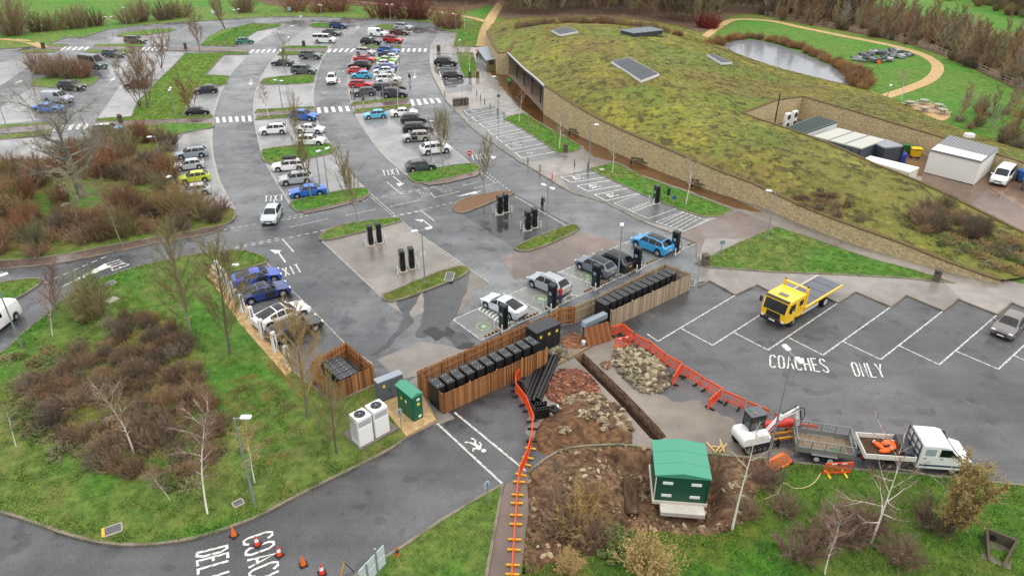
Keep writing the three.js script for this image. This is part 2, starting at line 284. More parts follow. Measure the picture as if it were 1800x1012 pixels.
// worn patches, concrete pads and fresh trenches of tarmac in the charging area
overlay('concrete_pad', [[566, 424], [704, 390], [740, 414], [822, 468], [862, 498], [830, 510], [720, 560], [672, 528], [655, 508]], .008, MAT.brown, carPark, 0, 'brown worn concrete pad under the island chargers');
overlay('dark_pad', [[812, 376], [904, 340], [1018, 402], [908, 438]], .008, MAT.wetPatch, carPark, 0, 'dark wet tarmac pad under the rear chargers');
overlay('reddish_paving', [[880, 452], [912, 441], [1020, 408], [1108, 428], [1045, 452], [960, 484], [905, 492]], .008, MAT.reddish, carPark, 0);
overlay('reddish_paving', [[762, 505], [806, 487], [832, 520], [795, 560], [760, 560]], .0105, MAT.reddish, carPark, 0);
overlay('reddish_paving', [[1190, 412], [1260, 384], [1300, 372], [1420, 420], [1240, 420], [1226, 460], [1224, 428]], .064, MAT.reddish, carPark, 0);
overlay('tarmac_repair', [[698, 530], [740, 508], [722, 548], [726, 566], [700, 592], [660, 622], [645, 628], [690, 590], [706, 560]], .012, MAT.patch, carPark, 2, 'dark winding strip of newer tarmac');
overlay('tarmac_repair', [[748, 505], [822, 470], [806, 548], [792, 575], [830, 600], [805, 612], [775, 590], [735, 590], [748, 545]], .013, MAT.patch, carPark, 2, 'dark patch of newer tarmac before the charging bays');
overlay('oil_stain', [[745, 580], [762, 574], [781, 580], [786, 573], [799, 582], [792, 592], [778, 590], [768, 600], [757, 592]], .017, MAT.tar, carPark, 2);
overlay('oil_stain', [[808, 604], [835, 604], [828, 614], [806, 612]], .017, MAT.tar, carPark, 4);
overlay('pale_concrete', [[662, 632], [740, 600], [790, 608], [838, 612], [735, 660], [700, 668]], .0105, MAT.brown, carPark, 0);
overlay('delivery_apron', [[690, 690], [735, 660], [775, 712], [800, 735], [775, 745], [745, 752], [700, 768]], .008, MAT.brown, coachPark, 0);
mesh('muddy_ground', flat(rough(smooth(P2([[968, 644], [1030, 596], [1072, 588], [1100, 612], [1135, 650], [1180, 695], [1262, 722], [1330, 768], [1400, 800], [1335, 806], [1245, 799], [1150, 795], [1100, 785], [1000, 790], [945, 775], [935, 720]]), 14, true), .9, trench), .0075, [trench]), M('#dcd3c7', .8, { map: brownMap, roughnessMap: dampMap, bumpMap: grainBump, bumpScale: .01 }), coachPark);
// charging bays along the fence
const chargeRow = { f0: G(797, 562), r0: G(846, 598), f1: G(1143, 407), r1: G(1223, 428) };
overlay('charging_bays', [[797, 562], [1143, 407], [1223, 428], [846, 598]], .009, M('#d8dad6', .55, { map: bayMap, roughnessMap: dampMap }));
// plaza and wall-side footpath
const plazaLane = smooth(P2([[756, 77], [754, 103], [758, 128], [771, 154], [784, 177], [804, 198], [835, 229], [874, 257], [900, 274], [969, 317], [1003, 337], [1067, 358], [1131, 390], [1182, 410]]), 4);
const plaza = setting('plaza', null, null, 'pale wet paving between the lane and the stone building');
mesh('paving', flat([...plazaLane, ...P2([[1224, 428], [1232, 462], [1228, 497], [1247, 494], [1293, 519], [1331.5, 501.5], [1380, 526], [1415, 508], [1473, 533], [1505, 514], [1566, 540], [1594, 520], [1658, 547], [1685, 526.5], [1753, 554], [1779, 533], [1850, 562], [2300, 600], [2300, 540], [1800, 500], [1757, 490], [1581, 445], [1350, 360], [1208, 310], [1093, 262], [1000, 215], [1000, 150], [900, 80], [858, 80], [846, 83]])], .06), MAT.plaza, plaza);
overlay('muddy_puddle', [[858, 108], [862, 128], [874, 142], [888, 162], [906, 182], [922, 196], [964, 224], [1008, 247], [1024, 258], [1045, 276], [1080, 284], [1131, 308], [1208, 335], [1285, 364], [1340, 374], [1262, 338], [1200, 314], [1140, 290], [1040, 246], [960, 198], [935, 160], [893, 134], [872, 120]], .066, MAT.mud, plaza, 2, 'brown muddy rainwater standing along the wall');
overlay('disabled_bays', [[812, 196], [866, 184], [900, 208], [952, 250], [985, 272], [1000, 276], [916, 287], [874, 257], [835, 229]], .064, MAT.plazaBay, plaza);
overlay('family_bays', [[985, 311], [1036, 297], [1064, 311], [1126, 341], [1190, 366], [1245, 384], [1200, 407], [1131, 388], [1067, 357], [1004, 336]], .064, MAT.plazaBay, plaza);
overlay('disabled_bays', [[760, 93], [800, 93], [812, 125], [830, 158], [786, 164], [770, 128], [762, 110]], .064, MAT.plazaBay, plaza);
mesh('kerb', ribbon(plazaLane, .25, -.02, .068), MAT.kerb, plaza);
const zig = [[1228, 505], [1247, 494], [1293, 519], [1331.5, 501.5], [1380, 526], [1415, 508], [1473, 533], [1505, 514], [1566, 540], [1594, 520], [1658, 547], [1685, 526.5], [1753, 554], [1779, 533], [1850, 562]];
mesh('kerb', ribbon(P2(zig), .14, -.02, .13), MAT.kerb, plaza);
// paths
const pathOf = (name, px, w, mat, y, label) => setting(name, ribbon(smooth(P2(px), 6), w, -.05, y), mat, label);
pathOf('gravel_path', [[540, -4], [640, 4], [700, 13], [760, 20], [830, 32], [858, 40]], 1.8, MAT.path, .14, 'sandy path crossing the grass beyond the car park');
pathOf('gravel_path', [[884, 2], [872, 18], [859, 40], [852, 60], [848, 82]], 3, MAT.path, .145, 'pale path running past the end of the grass roof');
pathOf('gravel_path', [[1225, 72], [1241, 63], [1265, 46], [1295, 34], [1350, 36], [1414, 49], [1478, 62], [1568, 80], [1620, 95], [1645, 110], [1649, 123], [1633, 141], [1594, 157], [1555, 170]], 2.3, MAT.path, .02, 'sandy path looping round the pond');
pathOf('gravel_path', [[-60, 66], [0, 69], [40, 72], [62, 78], [76, 84]], 2.2, MAT.path, .13, 'yellow sandy path at the edge of the far field');
setting('picnic_gravel', flat(smooth(P2([[1594, 184], [1625, 180], [1660, 190], [1672, 203], [1655, 212], [1625, 203], [1600, 194]]), 5, true), .0), MAT.path, 'sandy patch under the picnic tables');
// footpaths that cross the car park
const foot = [[[70, 82], [112, 82.5], [104, 88], [62, 88]], [[164, 82], [250, 83], [242, 88], [154, 88]], [[296, 83], [436, 86], [434, 91.5], [288, 89]], [[0, 226], [96, 217], [92, 229], [0, 236]], [[165, 215], [235, 213], [373, 208], [372, 217], [213, 222], [160, 224]],
  [[502, 83], [576, 85], [572, 92], [494, 91]], [[450, 199], [554, 191], [556, 198], [450, 207]], [[636, 83], [704, 86], [701, 92], [630, 91]], [[620, 184], [716, 174], [722, 184], [624, 193]]];
foot.forEach((f) => setting('footpath', ribbonBlock(f, .1), MAT.footway, 'narrow footpath between the grass strips'));
function ribbonBlock(px, h) { const p = P2(px); return merge(flat(p, h), ribbon([...p], .02, -.02, h - .004, true)); }
setting('footpath', flat(P2([[887, 853], [930, 830], [934, 862], [917, 1005], [905, 1100], [840, 1100], [857, 1000]]), .05), MAT.footway, 'brown footpath beside the orange mesh barrier');
const westPathLow = smooth(P2([[-200, 490], [0, 473.5], [103, 463], [193, 445], [282, 427], [365, 412], [392, 402]]), 5);
setting('footpath', flat([...smooth(P2([[-200, 470], [0, 458], [77, 453], [180, 434], [282, 416], [385, 398]]), 5), ...westPathLow.slice().reverse()], .105), MAT.footway, 'brown footpath along the wooded verge');
setting('kerb', ribbon(westPathLow, .14, -.02, .115), MAT.kerb, 'kerb of the roadside footpath');
// lawns and grass islands
const lawns = [];
function lawn(name, px, { n = 4, kerb = true, step = 1, y = .1, mat = MAT.grass, bump = .03, label, tint = grassTint, round = true } = {}) {
  const p = px[0].isVector3 ? px : round ? smooth(P2(px), n, true) : P2(px);
  const root = setting(name, null, null, label);
  mesh('turf', terrain(p, [], step, (x, z, d) => y + bump * Math.min(1, d) * (vnoise(x * 1.3, z * 1.3) * 1.4), tint), mat, root);
  if (kerb) mesh('kerb', ribbon(p, .19, -.03, y + .035, true), MAT.kerb, root);
  lawns.push({ p, y, name }); return root;
}
const thicketPlan = smooth(P2([[195, 572], [250, 558], [305, 572], [335, 625], [376, 700], [392, 770], [376, 838], [250, 842], [140, 800], [64, 740], [50, 680], [110, 640], [170, 605]]), 4, true);
const nearLawn = smooth(P2([[128, 515], [164, 497], [205, 481], [270, 463], [334, 450], [401, 441], [440, 444], [463, 453], [468, 461], [438, 471], [395, 482]]), 4).concat(P2([[513, 654], [563, 692], [588, 709], [661, 677], [700, 672], [738, 688], [768, 742]]), smooth(P2([[750, 752], [720, 767], [681, 793], [604, 831.6], [527, 870], [450, 910], [385, 934], [321, 951], [244, 959], [180, 955], [116, 939.5], [51, 916], [0, 900], [-150, 840], [-330, 740], [-150, 690], [0, 623], [36, 590], [69, 564], [103, 533]]), 4));
lawn('lawn', nearLawn, { step: .8, bump: .09, label: 'rough lawn between the two roads', tint: (x, z) => { if (inside(x, z, thicketPlan) && coarse(x, z, .4) > .4) return [1.05, .7, .55]; const t = grassTint(x, z), m = step01(.45, .62, coarse(x + 60, z, .13)); return [mix(t[0], 1.2, m * .6), mix(t[1], .95, m * .6), mix(t[2], .95, m * .6)]; } });
lawn('wooded_verge', [[-150, 470], [0, 459], [77, 454], [180, 435], [282, 417], [385, 398], [403, 392], [413, 380], [410, 370], [400, 366], [360, 372], [311, 347], [311, 300], [312, 236], [372, 225], [371, 218], [213, 223], [212, 234], [160, 246], [125, 262], [112, 278], [0, 282], [-150, 290]], { step: 1.2, label: 'wooded verge behind the west road', tint: (x, z) => { const m = step01(.38, .55, coarse(x, z, .1)); const t = grassTint(x, z); return [mix(t[0], 1.15, m), mix(t[1], .8, m), mix(t[2], .75, m)]; }, n: 2 });
lawn('grass_bank', [[325, 94], [434, 91.5], [436, 95], [392, 97], [360, 132], [402, 134], [398, 148], [342, 159], [321, 205], [373, 203], [373, 207.5], [235, 213], [168, 214], [170, 209], [231, 205.5], [241, 180], [280, 139], [303, 118]], { round: false, label: 'long grassy bank between the far car parks', tint: (x, z) => [.95, 1.02, .5] });
lawn('grass_bank', [[388, 53], [365, 66], [352, 80], [411, 82], [418, 76], [450, 55], [490, 47], [494, 42], [440, 42]], { round: false, label: 'triangular grass bank under the twin lamp' });
lawn('verge', [[-100, 92], [70, 82], [87, 77], [113, 66.5], [144, 65.5], [154, 64], [185, 52.5], [231, 46], [303, 40], [450, 31], [517, 29], [609, 31.5], [694, 34.5], [758, 40], [768, 47], [800, 36], [750, 14], [520, 9], [300, 16], [100, 40], [-100, 72]], { round: false, step: 2, label: 'grass verge north of the car park' });
lawn('lawn', [[771, 52], [800, 38], [856, 39], [850, 60], [845, 83], [797, 82], [803, 57]], { round: false, label: 'small lawn beside the pale path' });
lawn('lawn', [[802, 92.4], [831, 92.4], [838, 120], [835.6, 136], [816, 136.7], [809.6, 123]], { round: false, label: 'small lawn beside the litter bins' });
lawn('lawn', [[887, 210], [897, 204], [922, 200], [964, 226], [1008, 250], [1022, 260], [1011, 266.5], [982, 270.5], [952.7, 250], [920, 229], [900, 217]], { round: false, label: 'lawn behind the disabled bays' });
lawn('lawn', [[1036, 297.5], [1082, 286], [1131, 311.6], [1208, 338.6], [1288, 369.5], [1265, 382], [1234, 382], [1190, 367], [1126, 341], [1064, 311.6]], { round: false, label: 'long lawn behind the family bays' });
lawn('lawn', [[1225, 463], [1270, 441], [1350, 405], [1368, 400], [1427, 419.5], [1530, 455.5], [1607, 476], [1676, 498], [1640, 495], [1581, 489], [1453, 482.5], [1350, 478.6], [1239, 469.6]], { round: false, label: 'wedge of lawn above the coach bays' });
lawn('lawn', P2([[560, 1070], [630, 1010], [707, 962.6], [771, 919], [835, 880], [884, 853], [857, 1000], [842, 1100]]), { step: .6, label: 'lawn between the delivery road and footpath' });
lawn('grass_island', [[-60, 505], [0, 497], [60, 490], [72, 493], [68, 500], [38, 520], [0, 540], [-60, 572]], { label: 'grass island at the west fork' });
const isl = [
  [[562, 418], [578, 404], [630, 391], [697, 383.6], [705, 388], [681, 396], [640, 407], [566, 423]], [[672, 521], [690, 512], [730, 495], [800, 470], [818, 469], [823, 476], [815, 484], [770, 503], [690, 530], [676, 528]],
  [[906, 436], [915, 430], [1003, 396], [1013, 396], [1018, 401], [1013, 407], [931, 441], [912, 441]], [[510, 359], [520, 353], [640, 331], [648, 337], [645, 345], [525, 372], [517, 368]], [[717, 309], [724, 305], [830, 288], [842, 293], [840, 300], [740, 322], [728, 320]],
  [[460, 266], [470, 262], [575, 253], [586, 262], [580, 270], [478, 288], [468, 286]], [[458, 146], [468, 138], [548, 132], [551, 140], [549, 145], [462, 148]], [[546, 47], [553, 41], [606, 43], [613, 47], [600, 49]], [[660, 50], [668, 44], [690, 44], [727, 50], [722, 53]],
  [[206, 64], [218, 58], [290, 51], [305, 51], [298, 56], [240, 63]], [[57, 151], [64, 139], [168, 135], [171, 138], [149, 153]],
  [[497, 86], [502, 81], [575, 81.5], [575, 85]], [[488, 97], [494, 91], [571, 92], [566, 96]], [[630, 84], [638, 79.5], [705, 81], [704, 85]], [[690, 92], [701, 92], [700, 98], [689, 97]], [[448, 199], [452, 193], [551, 188], [554, 191]], [[449, 211], [452, 206], [556, 198], [557, 203]], [[618, 186], [620, 180], [714, 171], [717, 175]], [[622, 199], [624, 193], [722, 184], [722, 189]],
  [[167, 78], [252, 77.5], [250, 82], [164, 82]], [[149, 88.6], [236, 87.5], [235, 93], [148, 92.5]], [[80, 78], [118, 78], [113, 82], [76, 82]], [[38, 88.6], [98, 87.5], [95, 92], [36, 93]], [[-10, 221], [92, 215], [94, 218], [-10, 227]], [[-10, 240], [88, 229], [86, 237], [-10, 246]],
];
isl.forEach((p, i) => lawn('grass_island', p, { step: .7, round: i < 11, label: i === 1 || i === 2 ? 'narrow raised island with bark and grass near the chargers' : 'grass island between parking rows', ...(i === 1 || i === 2 ? { tint: (x, z) => vnoise(x * .5 + 3, z * .5) > .5 ? [1.0, .95, .5] : [1.0, .72, .6] } : {}) }));
lawn('bark_island', [[797, 366], [806, 354], [850, 342], [893, 336.5], [903, 339], [896, 344], [870, 353], [815, 374], [803, 373]], { step: .6, mat: MAT.bark, bump: .08, label: 'raised island mulched with brown bark' });
// gravel strips and pads on the near lawn
const onLawn = (name, px, mat, label, y = .2) => setting(name, merge(flat(P2(px), y), ribbon(P2(px), .03, 0, y - .004, true)), mat, label);
onLawn('gravel_strip', [[372, 468], [384, 466], [397, 483], [514, 654], [503, 664], [419, 568], [365, 487]], MAT.path, 'sandy gravel strip carrying the white charging posts');
onLawn('gravel_pad', [[660, 704], [672, 716], [690, 740], [704, 757], [714, 770], [766, 741], [738, 689], [700, 676], [690, 690]], MAT.path, 'sandy pad around the green kiosk', .205);
// footway strips behind two islands
overlay('island_paving', [[528, 371], [640, 342], [646, 345], [640, 352], [580, 368], [535, 377]], .1, MAT.footway); overlay('island_paving', [[740, 323], [838, 300], [846, 303], [838, 310], [790, 322], [755, 327]], .1, MAT.footway);
// bottom right lawn with the excavation round the green kiosk
const kioskAt = [G(1148, 893), G(1240, 897)];
{
  const kc = V().addVectors(kioskAt[0], kioskAt[1]).multiplyScalar(.5);
  const hump = G(1062, 862), dig = pitRim;
  const hf = (x, z, d) => {
    let y = .1 + .1 * Math.min(1, d) * vnoise(x * 1.1, z * 1.1);
    if (inside(x, z, dig)) { const e = edgeDist(x, z, dig)[0], dx = x - kc.x, dz = z - kc.z + 2.4; const r = Math.max(Math.abs(dx) - 2.4, Math.abs(dz) - 2.9);
      const ring = step01(1.6, .5, r); y = mix(y - .25 * step01(0, .9, e), -.95, ring * step01(0, .8, e)); y += .55 * Math.exp(-((x - hump.x) ** 2 + (z - hump.z) ** 2) / 7) + .35 * (fbm(x * 1.7, z * 1.7, 3) - .5) * step01(0, .6, e); }
    return y;
  };
  const earth = smooth(P2([[931, 840], [962, 809], [995, 794], [1054, 787], [1105, 787], [1144, 793], [1244, 802], [1340, 811], [1345, 845], [1315, 890], [1300, 925], [1240, 945], [1150, 935], [1090, 945], [1060, 975], [990, 985], [955, 1000], [925, 1010], [930, 900]]), 3, true);
  const soilC = (x, z) => { const a = coarse(x, z, .8), b = coarse(x + 40, z, 2.6), c = coarse(x, z + 70, .3), k = .45 + .9 * b; return c > .55 ? [1.0 * k, .98 * k, .85 * k] : a > .53 ? [1.12 * k, .98 * k, .86 * k] : a < .42 ? [.9 * k, .68 * k, .54 * k] : [.86 * k, .78 * k, .64 * k]; };
  lawns.earth = earth;
  const g = terrain(lawn12, [earth], .45, hf, (x, z, d) => {
    const e = inside(x, z, dig) ? 1 : step01(4.2, .3, edgeDist(x, z, dig)[0]), n = coarse(x, z, .5), left = step01(6, 3.5, x), m = clamp(Math.max(e, left * .75) * 1.4 - n * .6), t = grassTint(x, z).map((c, i) => c * [.72, .85, .5][i]);
    const s = coarse(x + 50, z, .9) > .5 ? [1.2, .72, .56] : [1.0, .66, .5]; return lerp3(t, s, m); });
  const root = setting('lawn', null, null, 'lawn and churned brown earth around the green substation'); mesh('turf', g, MAT.grass, root); mesh('churned_earth', terrain(earth, [], .2, (x, z, d) => hf(x, z, d) + .3 * Math.min(1, d) * (fbm(x * 2.4, z * 2.4, 3) - .45), soilC), MAT.soil, root); lawns.push({ p: lawn12, y: .1, name: 'lawn12', hf, dig });
  mesh('kerb', ribbon(P2([[1244, 799.5], [1347, 808.5], [1494, 826.5], [1658, 839], [1800, 855], [2100, 890]]), .15, -.03, .14), MAT.kerb, root);
  mesh('kerb', ribbon(smooth(P2([[928, 832], [962, 806], [995, 790.5], [1054, 784], [1105, 784], [1144, 790]]), 4), .15, -.03, .14), MAT.kerb, root);
}
// ------------------------------------------------------------------ painted markings
const YM = .018;
function stripe(name, a, b, w, parent = carPark, y = YM, mat = MAT.line) { return mesh(name, ribbon([a, b], w, null, y), mat, parent); }
const ln = (px, w = .12, parent = carPark, y = YM, mat) => { const p = P2(px); for (let i = 0; i + 1 < p.length; i++) stripe('painted_line', p[i], p[i + 1], w, parent, y + i * .0005, mat); };
function dashes(a, b, n, w = .12, parent = carPark) { const p = G(...a), q = G(...b); for (let i = 0; i < n; i++) stripe('painted_dash', p.clone().lerp(q, i / n), p.clone().lerp(q, (i + .6) / n), w, parent); }
function zebra(a, b, c, d, n, parent = carPark) {                     // a-b near side, d-c far side
  const A = G(...a), B = G(...b), C = G(...c), D = G(...d);
  for (let i = 0; i < n; i++) { const t0 = i / n, t1 = (i + .5) / n; mesh('crossing_stripe', flat([A.clone().lerp(B, t0), A.clone().lerp(B, t1), D.clone().lerp(C, t1), D.clone().lerp(C, t0)], YM), MAT.white, parent); }
}
zebra([380, 216], [448, 213], [446, 203], [378, 206], 6); zebra([558, 199], [622, 195], [618, 186], [556, 189], 5); zebra([724, 186], [782, 180], [776, 172], [720, 175], 5);
zebra([437, 93], [497, 92], [500, 86], [443, 87], 6); zebra([574, 92], [624, 91], [630, 85], [578, 86], 5); zebra([705, 91], [754, 91], [755, 85], [707, 85], 5); zebra([103, 88], [156, 88], [162, 82], [112, 82], 5); zebra([244, 89], [290, 90], [296, 83], [252, 83], 5); zebra([90, 231], [158, 226], [164, 217], [96, 219], 5);
// road lettering: strokes on a 4 x 6 cell
const STROKES = {
  E: [[[3.4, 6], [.4, 6], [.4, 0], [3.4, 0]], [[.4, 3.1], [2.8, 3.1]]], X: [[[.3, 0], [3.6, 6]], [[.3, 6], [3.6, 0]]], I: [[[2, 0], [2, 6]]], T: [[[2, 0], [2, 6]], [[.3, 6], [3.7, 6]]], C: [[[3.5, 5], [2.7, 6], [1.2, 6], [.4, 5], [.4, 1], [1.2, 0], [2.7, 0], [3.5, 1]]], O: [[[1.2, 0], [.4, 1], [.4, 5], [1.2, 6], [2.7, 6], [3.5, 5], [3.5, 1], [2.7, 0], [1.2, 0]]],
  A: [[[.3, 0], [2, 6], [3.7, 0]], [[.95, 2], [3.05, 2]]], H: [[[.4, 0], [.4, 6]], [[3.5, 0], [3.5, 6]], [[.4, 3], [3.5, 3]]], S: [[[3.5, 5], [2.7, 6], [1.2, 6], [.4, 5], [.5, 3.8], [3.3, 2.2], [3.5, 1], [2.7, 0], [1.2, 0], [.4, 1]]], N: [[[.4, 0], [.4, 6], [3.5, 0], [3.5, 6]]], L: [[[.4, 6], [.4, 0], [3.4, 0]]], Y: [[[.2, 6], [2, 3], [3.8, 6]], [[2, 3], [2, 0]]],
  D: [[[.4, 0], [.4, 6], [2.3, 6], [3.5, 4.8], [3.5, 1.2], [2.3, 0], [.4, 0]]], P: [[[.4, 0], [.4, 6], [2.6, 6], [3.5, 5.2], [3.5, 3.8], [2.6, 3], [.4, 3]]], R: [[[.4, 0], [.4, 6], [2.6, 6], [3.5, 5.2], [3.5, 3.8], [2.6, 3], [.4, 3]], [[2, 3], [3.6, 0]]], K: [[[.4, 0], [.4, 6]], [[3.6, 6], [.4, 2.8]], [[1.6, 3.9], [3.7, 0]]], V: [[[.2, 6], [2, 0], [3.8, 6]]],
};
// corners: start of baseline, end of baseline, end of top, start of top
function lettering(text, bl, br, tr, tl, parent = carPark, w = .13, mat = MAT.white) {
  const A = G(...bl), B = G(...br), C = G(...tr), D = G(...tl), n = text.length;
  [...text].forEach((ch, i) => { if (ch === ' ') return;
    const at = ([x, y]) => { const u = (i + x / 4 * .8 + .08) / n, v = y / 6; return A.clone().lerp(B, u).lerp(D.clone().lerp(C, u), v); };
    const parts = STROKES[ch].map((s, k) => ribbon(s.map(at), w, null, YM + .002 + k * .001)); mesh('painted_letter', merge(parts), mat, parent); });
}
lettering('EXIT', [496, 352], [462, 355], [464, 345], [496, 342]); lettering('EXIT', [702, 306.5], [672, 308.5], [670, 300], [698, 296.5]); lettering('EXIT', [856, 279], [829, 281], [826, 273], [852, 269]);
lettering('EXIT', [489, 489], [533, 477], [525, 464], [483, 475]); lettering('EXIT', [226, 466], [208, 455], [181, 463], [199, 476]);
lettering('COACHES', [1352, 645], [1462, 655], [1452, 632], [1352, 624], coachPark, .13); lettering('ONLY', [1502, 661], [1560, 664], [1550, 640], [1494, 637], coachPark, .13);
lettering('DELIVERIES', [345, 970], [358, 1130], [412, 1105], [398, 957], coachPark, .15); lettering('COACHES', [427, 946], [452, 1085], [500, 1060], [476, 930], coachPark, .15);
lettering('EXIT', [614, 127], [583, 128], [584, 124], [614, 123], carPark, .1); lettering('EXIT', [738, 126], [717, 127], [717, 123.5], [737, 123], carPark, .1); lettering('EXIT', [484, 59], [505, 58], [500, 53.5], [482, 54.5], carPark, .1); lettering('EXIT', [605, 62], [625, 61], [622, 57], [604, 57.5], carPark, .1);
lettering('PARK', [762, 342], [743, 348], [728, 335], [747, 329], carPark, .1, MAT.worn); lettering('CAR', [797, 335], [778, 340], [763, 330], [782, 325], carPark, .1, MAT.worn); lettering('EXIT', [878, 334], [856, 340], [845, 330], [866, 325], carPark, .1, MAT.worn);
// arrows
function arrow(pts, headLen, headW, w = .15, parent = carPark, mat = MAT.white) {
  const p = P2(pts), n = p.length, d = V().subVectors(p[n - 1], p[n - 2]).setY(0).normalize(), s = V(-d.z, 0, d.x), tip = p[n - 1], back = tip.clone().addScaledVector(d, -headLen);
  const shaft = [...p.slice(0, -1), back.clone().addScaledVector(d, .02)];
  mesh('painted_arrow', merge(ribbon(shaft.length > 2 ? smooth(shaft, 5) : shaft, w, null, YM), flat([tip, back.clone().addScaledVector(s, headW / 2), back.clone().addScaledVector(s, -headW / 2)], YM + .002)), mat, parent);
}
arrow([[691, 310], [704, 321], [701, 328]], 1.2, 1.1); arrow([[853, 265], [866, 275], [868, 280]], 1.2, 1.1); arrow([[760, 400], [744, 388], [728, 386]], 1.1, .85); arrow([[501, 461], [489, 443], [473, 439]], 1.3, .95, .17); arrow([[172, 476], [138, 490], [106, 505]], 5, 1.1, .18); arrow([[845, 336], [824, 341], [800, 346]], 3, .8); arrow([[481, 352], [483, 363]], .8, .8, .15);
arrow([[596, 137], [596, 146]], 1.6, 1); arrow([[729, 128], [728.5, 138]], 1.8, 1); arrow([[441, 139], [440, 150]], 2, 1); arrow([[25, 148], [39, 140]], 2.4, 1); arrow([[191, 145], [201, 136]], 2.4, 1); arrow([[507, 48], [515, 44]], 2, 1); arrow([[623, 53], [631, 47]], 2, 1);
// crossroads lines
dashes([497, 383], [547, 374], 5); dashes([494, 387], [546, 378], 5, .15); dashes([548, 374], [735, 331], 11); dashes([704, 341], [770, 327], 5, .15); ln([[680, 320], [705, 341], [712, 340]], .15); ln([[510, 399], [577, 384.5]], .12); ln([[607, 379], [660, 368]], .12); ln([[685, 363], [739, 351.5]], .12); ln([[764, 347], [809, 336]], .12); ln([[756, 339], [764, 347]], .12); ln([[814, 326], [842, 320]], .12); ln([[833, 331], [878, 320]], .12); dashes([851, 300], [878, 321], 6); dashes([846, 304], [872, 322], 5, .15); dashes([878, 321], [900, 338], 4);
dashes([676, 383], [740, 370], 5, .14); dashes([692, 381], [742, 370.5], 4, .14); ln([[738, 369], [764, 389]], .15); dashes([742, 369], [812, 352], 6); dashes([508, 418], [577, 403], 5, .14); dashes([412, 437], [497, 421], 6, .14); dashes([414, 434], [495, 417.5], 6, .14); ln([[496, 420], [516, 443]], .16);
dashes([75, 498], [192, 448], 7, .14); dashes([392, 404], [455, 393], 5, .12); dashes([-10, 482], [14, 475], 1, .14); dashes([322, 413], [395, 401], 4, .1);
// bay lines of the left charging row, coach bays, walkway at the delivery road
ln([[468, 461], [513, 511], [545, 541], [610, 608], [655, 640]], .12, carPark, YM, MAT.worn);
[[[1293, 519], [1157, 600]], [[1380, 526], [1253, 607]], [[1473, 533], [1350, 615.6]], [[1566, 540], [1447.6, 624]], [[1658, 547], [1549, 632]], [[1753, 554], [1652, 641]], [[1850, 562], [1756, 649]], [[1199, 578], [1253, 607]], [[1292, 585], [1350, 615]], [[1388, 594], [1447, 624]], [[1482, 600], [1549, 632]], [[1582, 608], [1652, 641]], [[1681, 617], [1756, 649]], [[1784, 625], [1850, 655]], [[1138, 587], [1157, 600]]].forEach((l) => ln(l, .13, coachPark));
ln([[766, 742], [885, 852]], .16, coachPark); ln([[799, 725], [926, 829]], .16, coachPark);
ln([[645, 335], [720, 400], [822, 470], [862, 498]], .16, carPark, YM, MAT.worn); ln([[641, 337], [716, 402], [818, 473]], .1, carPark, YM, MAT.worn); ln([[905, 345], [1010, 405]], .2, carPark, YM, MAT.worn); ln([[566, 424], [656, 508]], .16, carPark, YM, MAT.worn);
{ // edge stripes beside the parking rows: pale setts
  const rows = [[[548, 46], [504, 77], [488, 95], [465, 125], [450, 160], [446, 200], [453, 240], [461, 270], [478, 306], [509, 358]], [[609, 49], [578, 85], [563, 110], [553, 144], [550, 167], [553, 195], [563, 226], [584, 259], [609, 299], [645, 335]], [[661, 46], [630, 82], [619, 103], [613, 128], [612, 154], [618, 180], [625, 200], [640, 226], [664, 259], [681, 278], [717, 309]], [[727, 50], [704, 85], [699, 116], [703, 144], [714, 170], [722, 185], [756, 223], [794, 260], [835, 294]], [[434, 100], [408, 126], [393, 151], [380, 180], [375, 203], [372, 226], [372, 260], [376, 285], [386, 320], [401, 348], [412, 368]]];
  rows.forEach((r) => mesh('sett_edging', ribbon(smooth(P2(r), 4), .3, null, .013), MAT.worn, carPark));
}
{ // walking figure painted between the two lines
  const c = G(836, 783), u = V().subVectors(G(829, 777), G(843, 789)).setY(0).normalize(), s = V(-u.z, 0, u.x), at = (a, b) => c.clone().addScaledVector(u, a).addScaledVector(s, b);
  const head = []; for (let i = 0; i < 10; i++) head.push(at(-.75 + .17 * Math.cos(i * .628), .1 + .17 * Math.sin(i * .628)));
  mesh('painted_figure', merge(flat(head, YM), ...[[[-.5, 0], [-.2, .03], [.12, 0]], [[.1, .02], [.4, .28], [.8, .22]], [[.1, 0], [.45, -.12], [.72, -.36]], [[-.38, .05], [-.16, .34], [.1, .36]], [[-.38, 0], [-.16, -.3], [-.36, -.46]]].map((q, i) => ribbon(q.map((a) => at(...a)), i ? .13 : .26, null, YM + .001 * i))), MAT.white, coachPark);
}
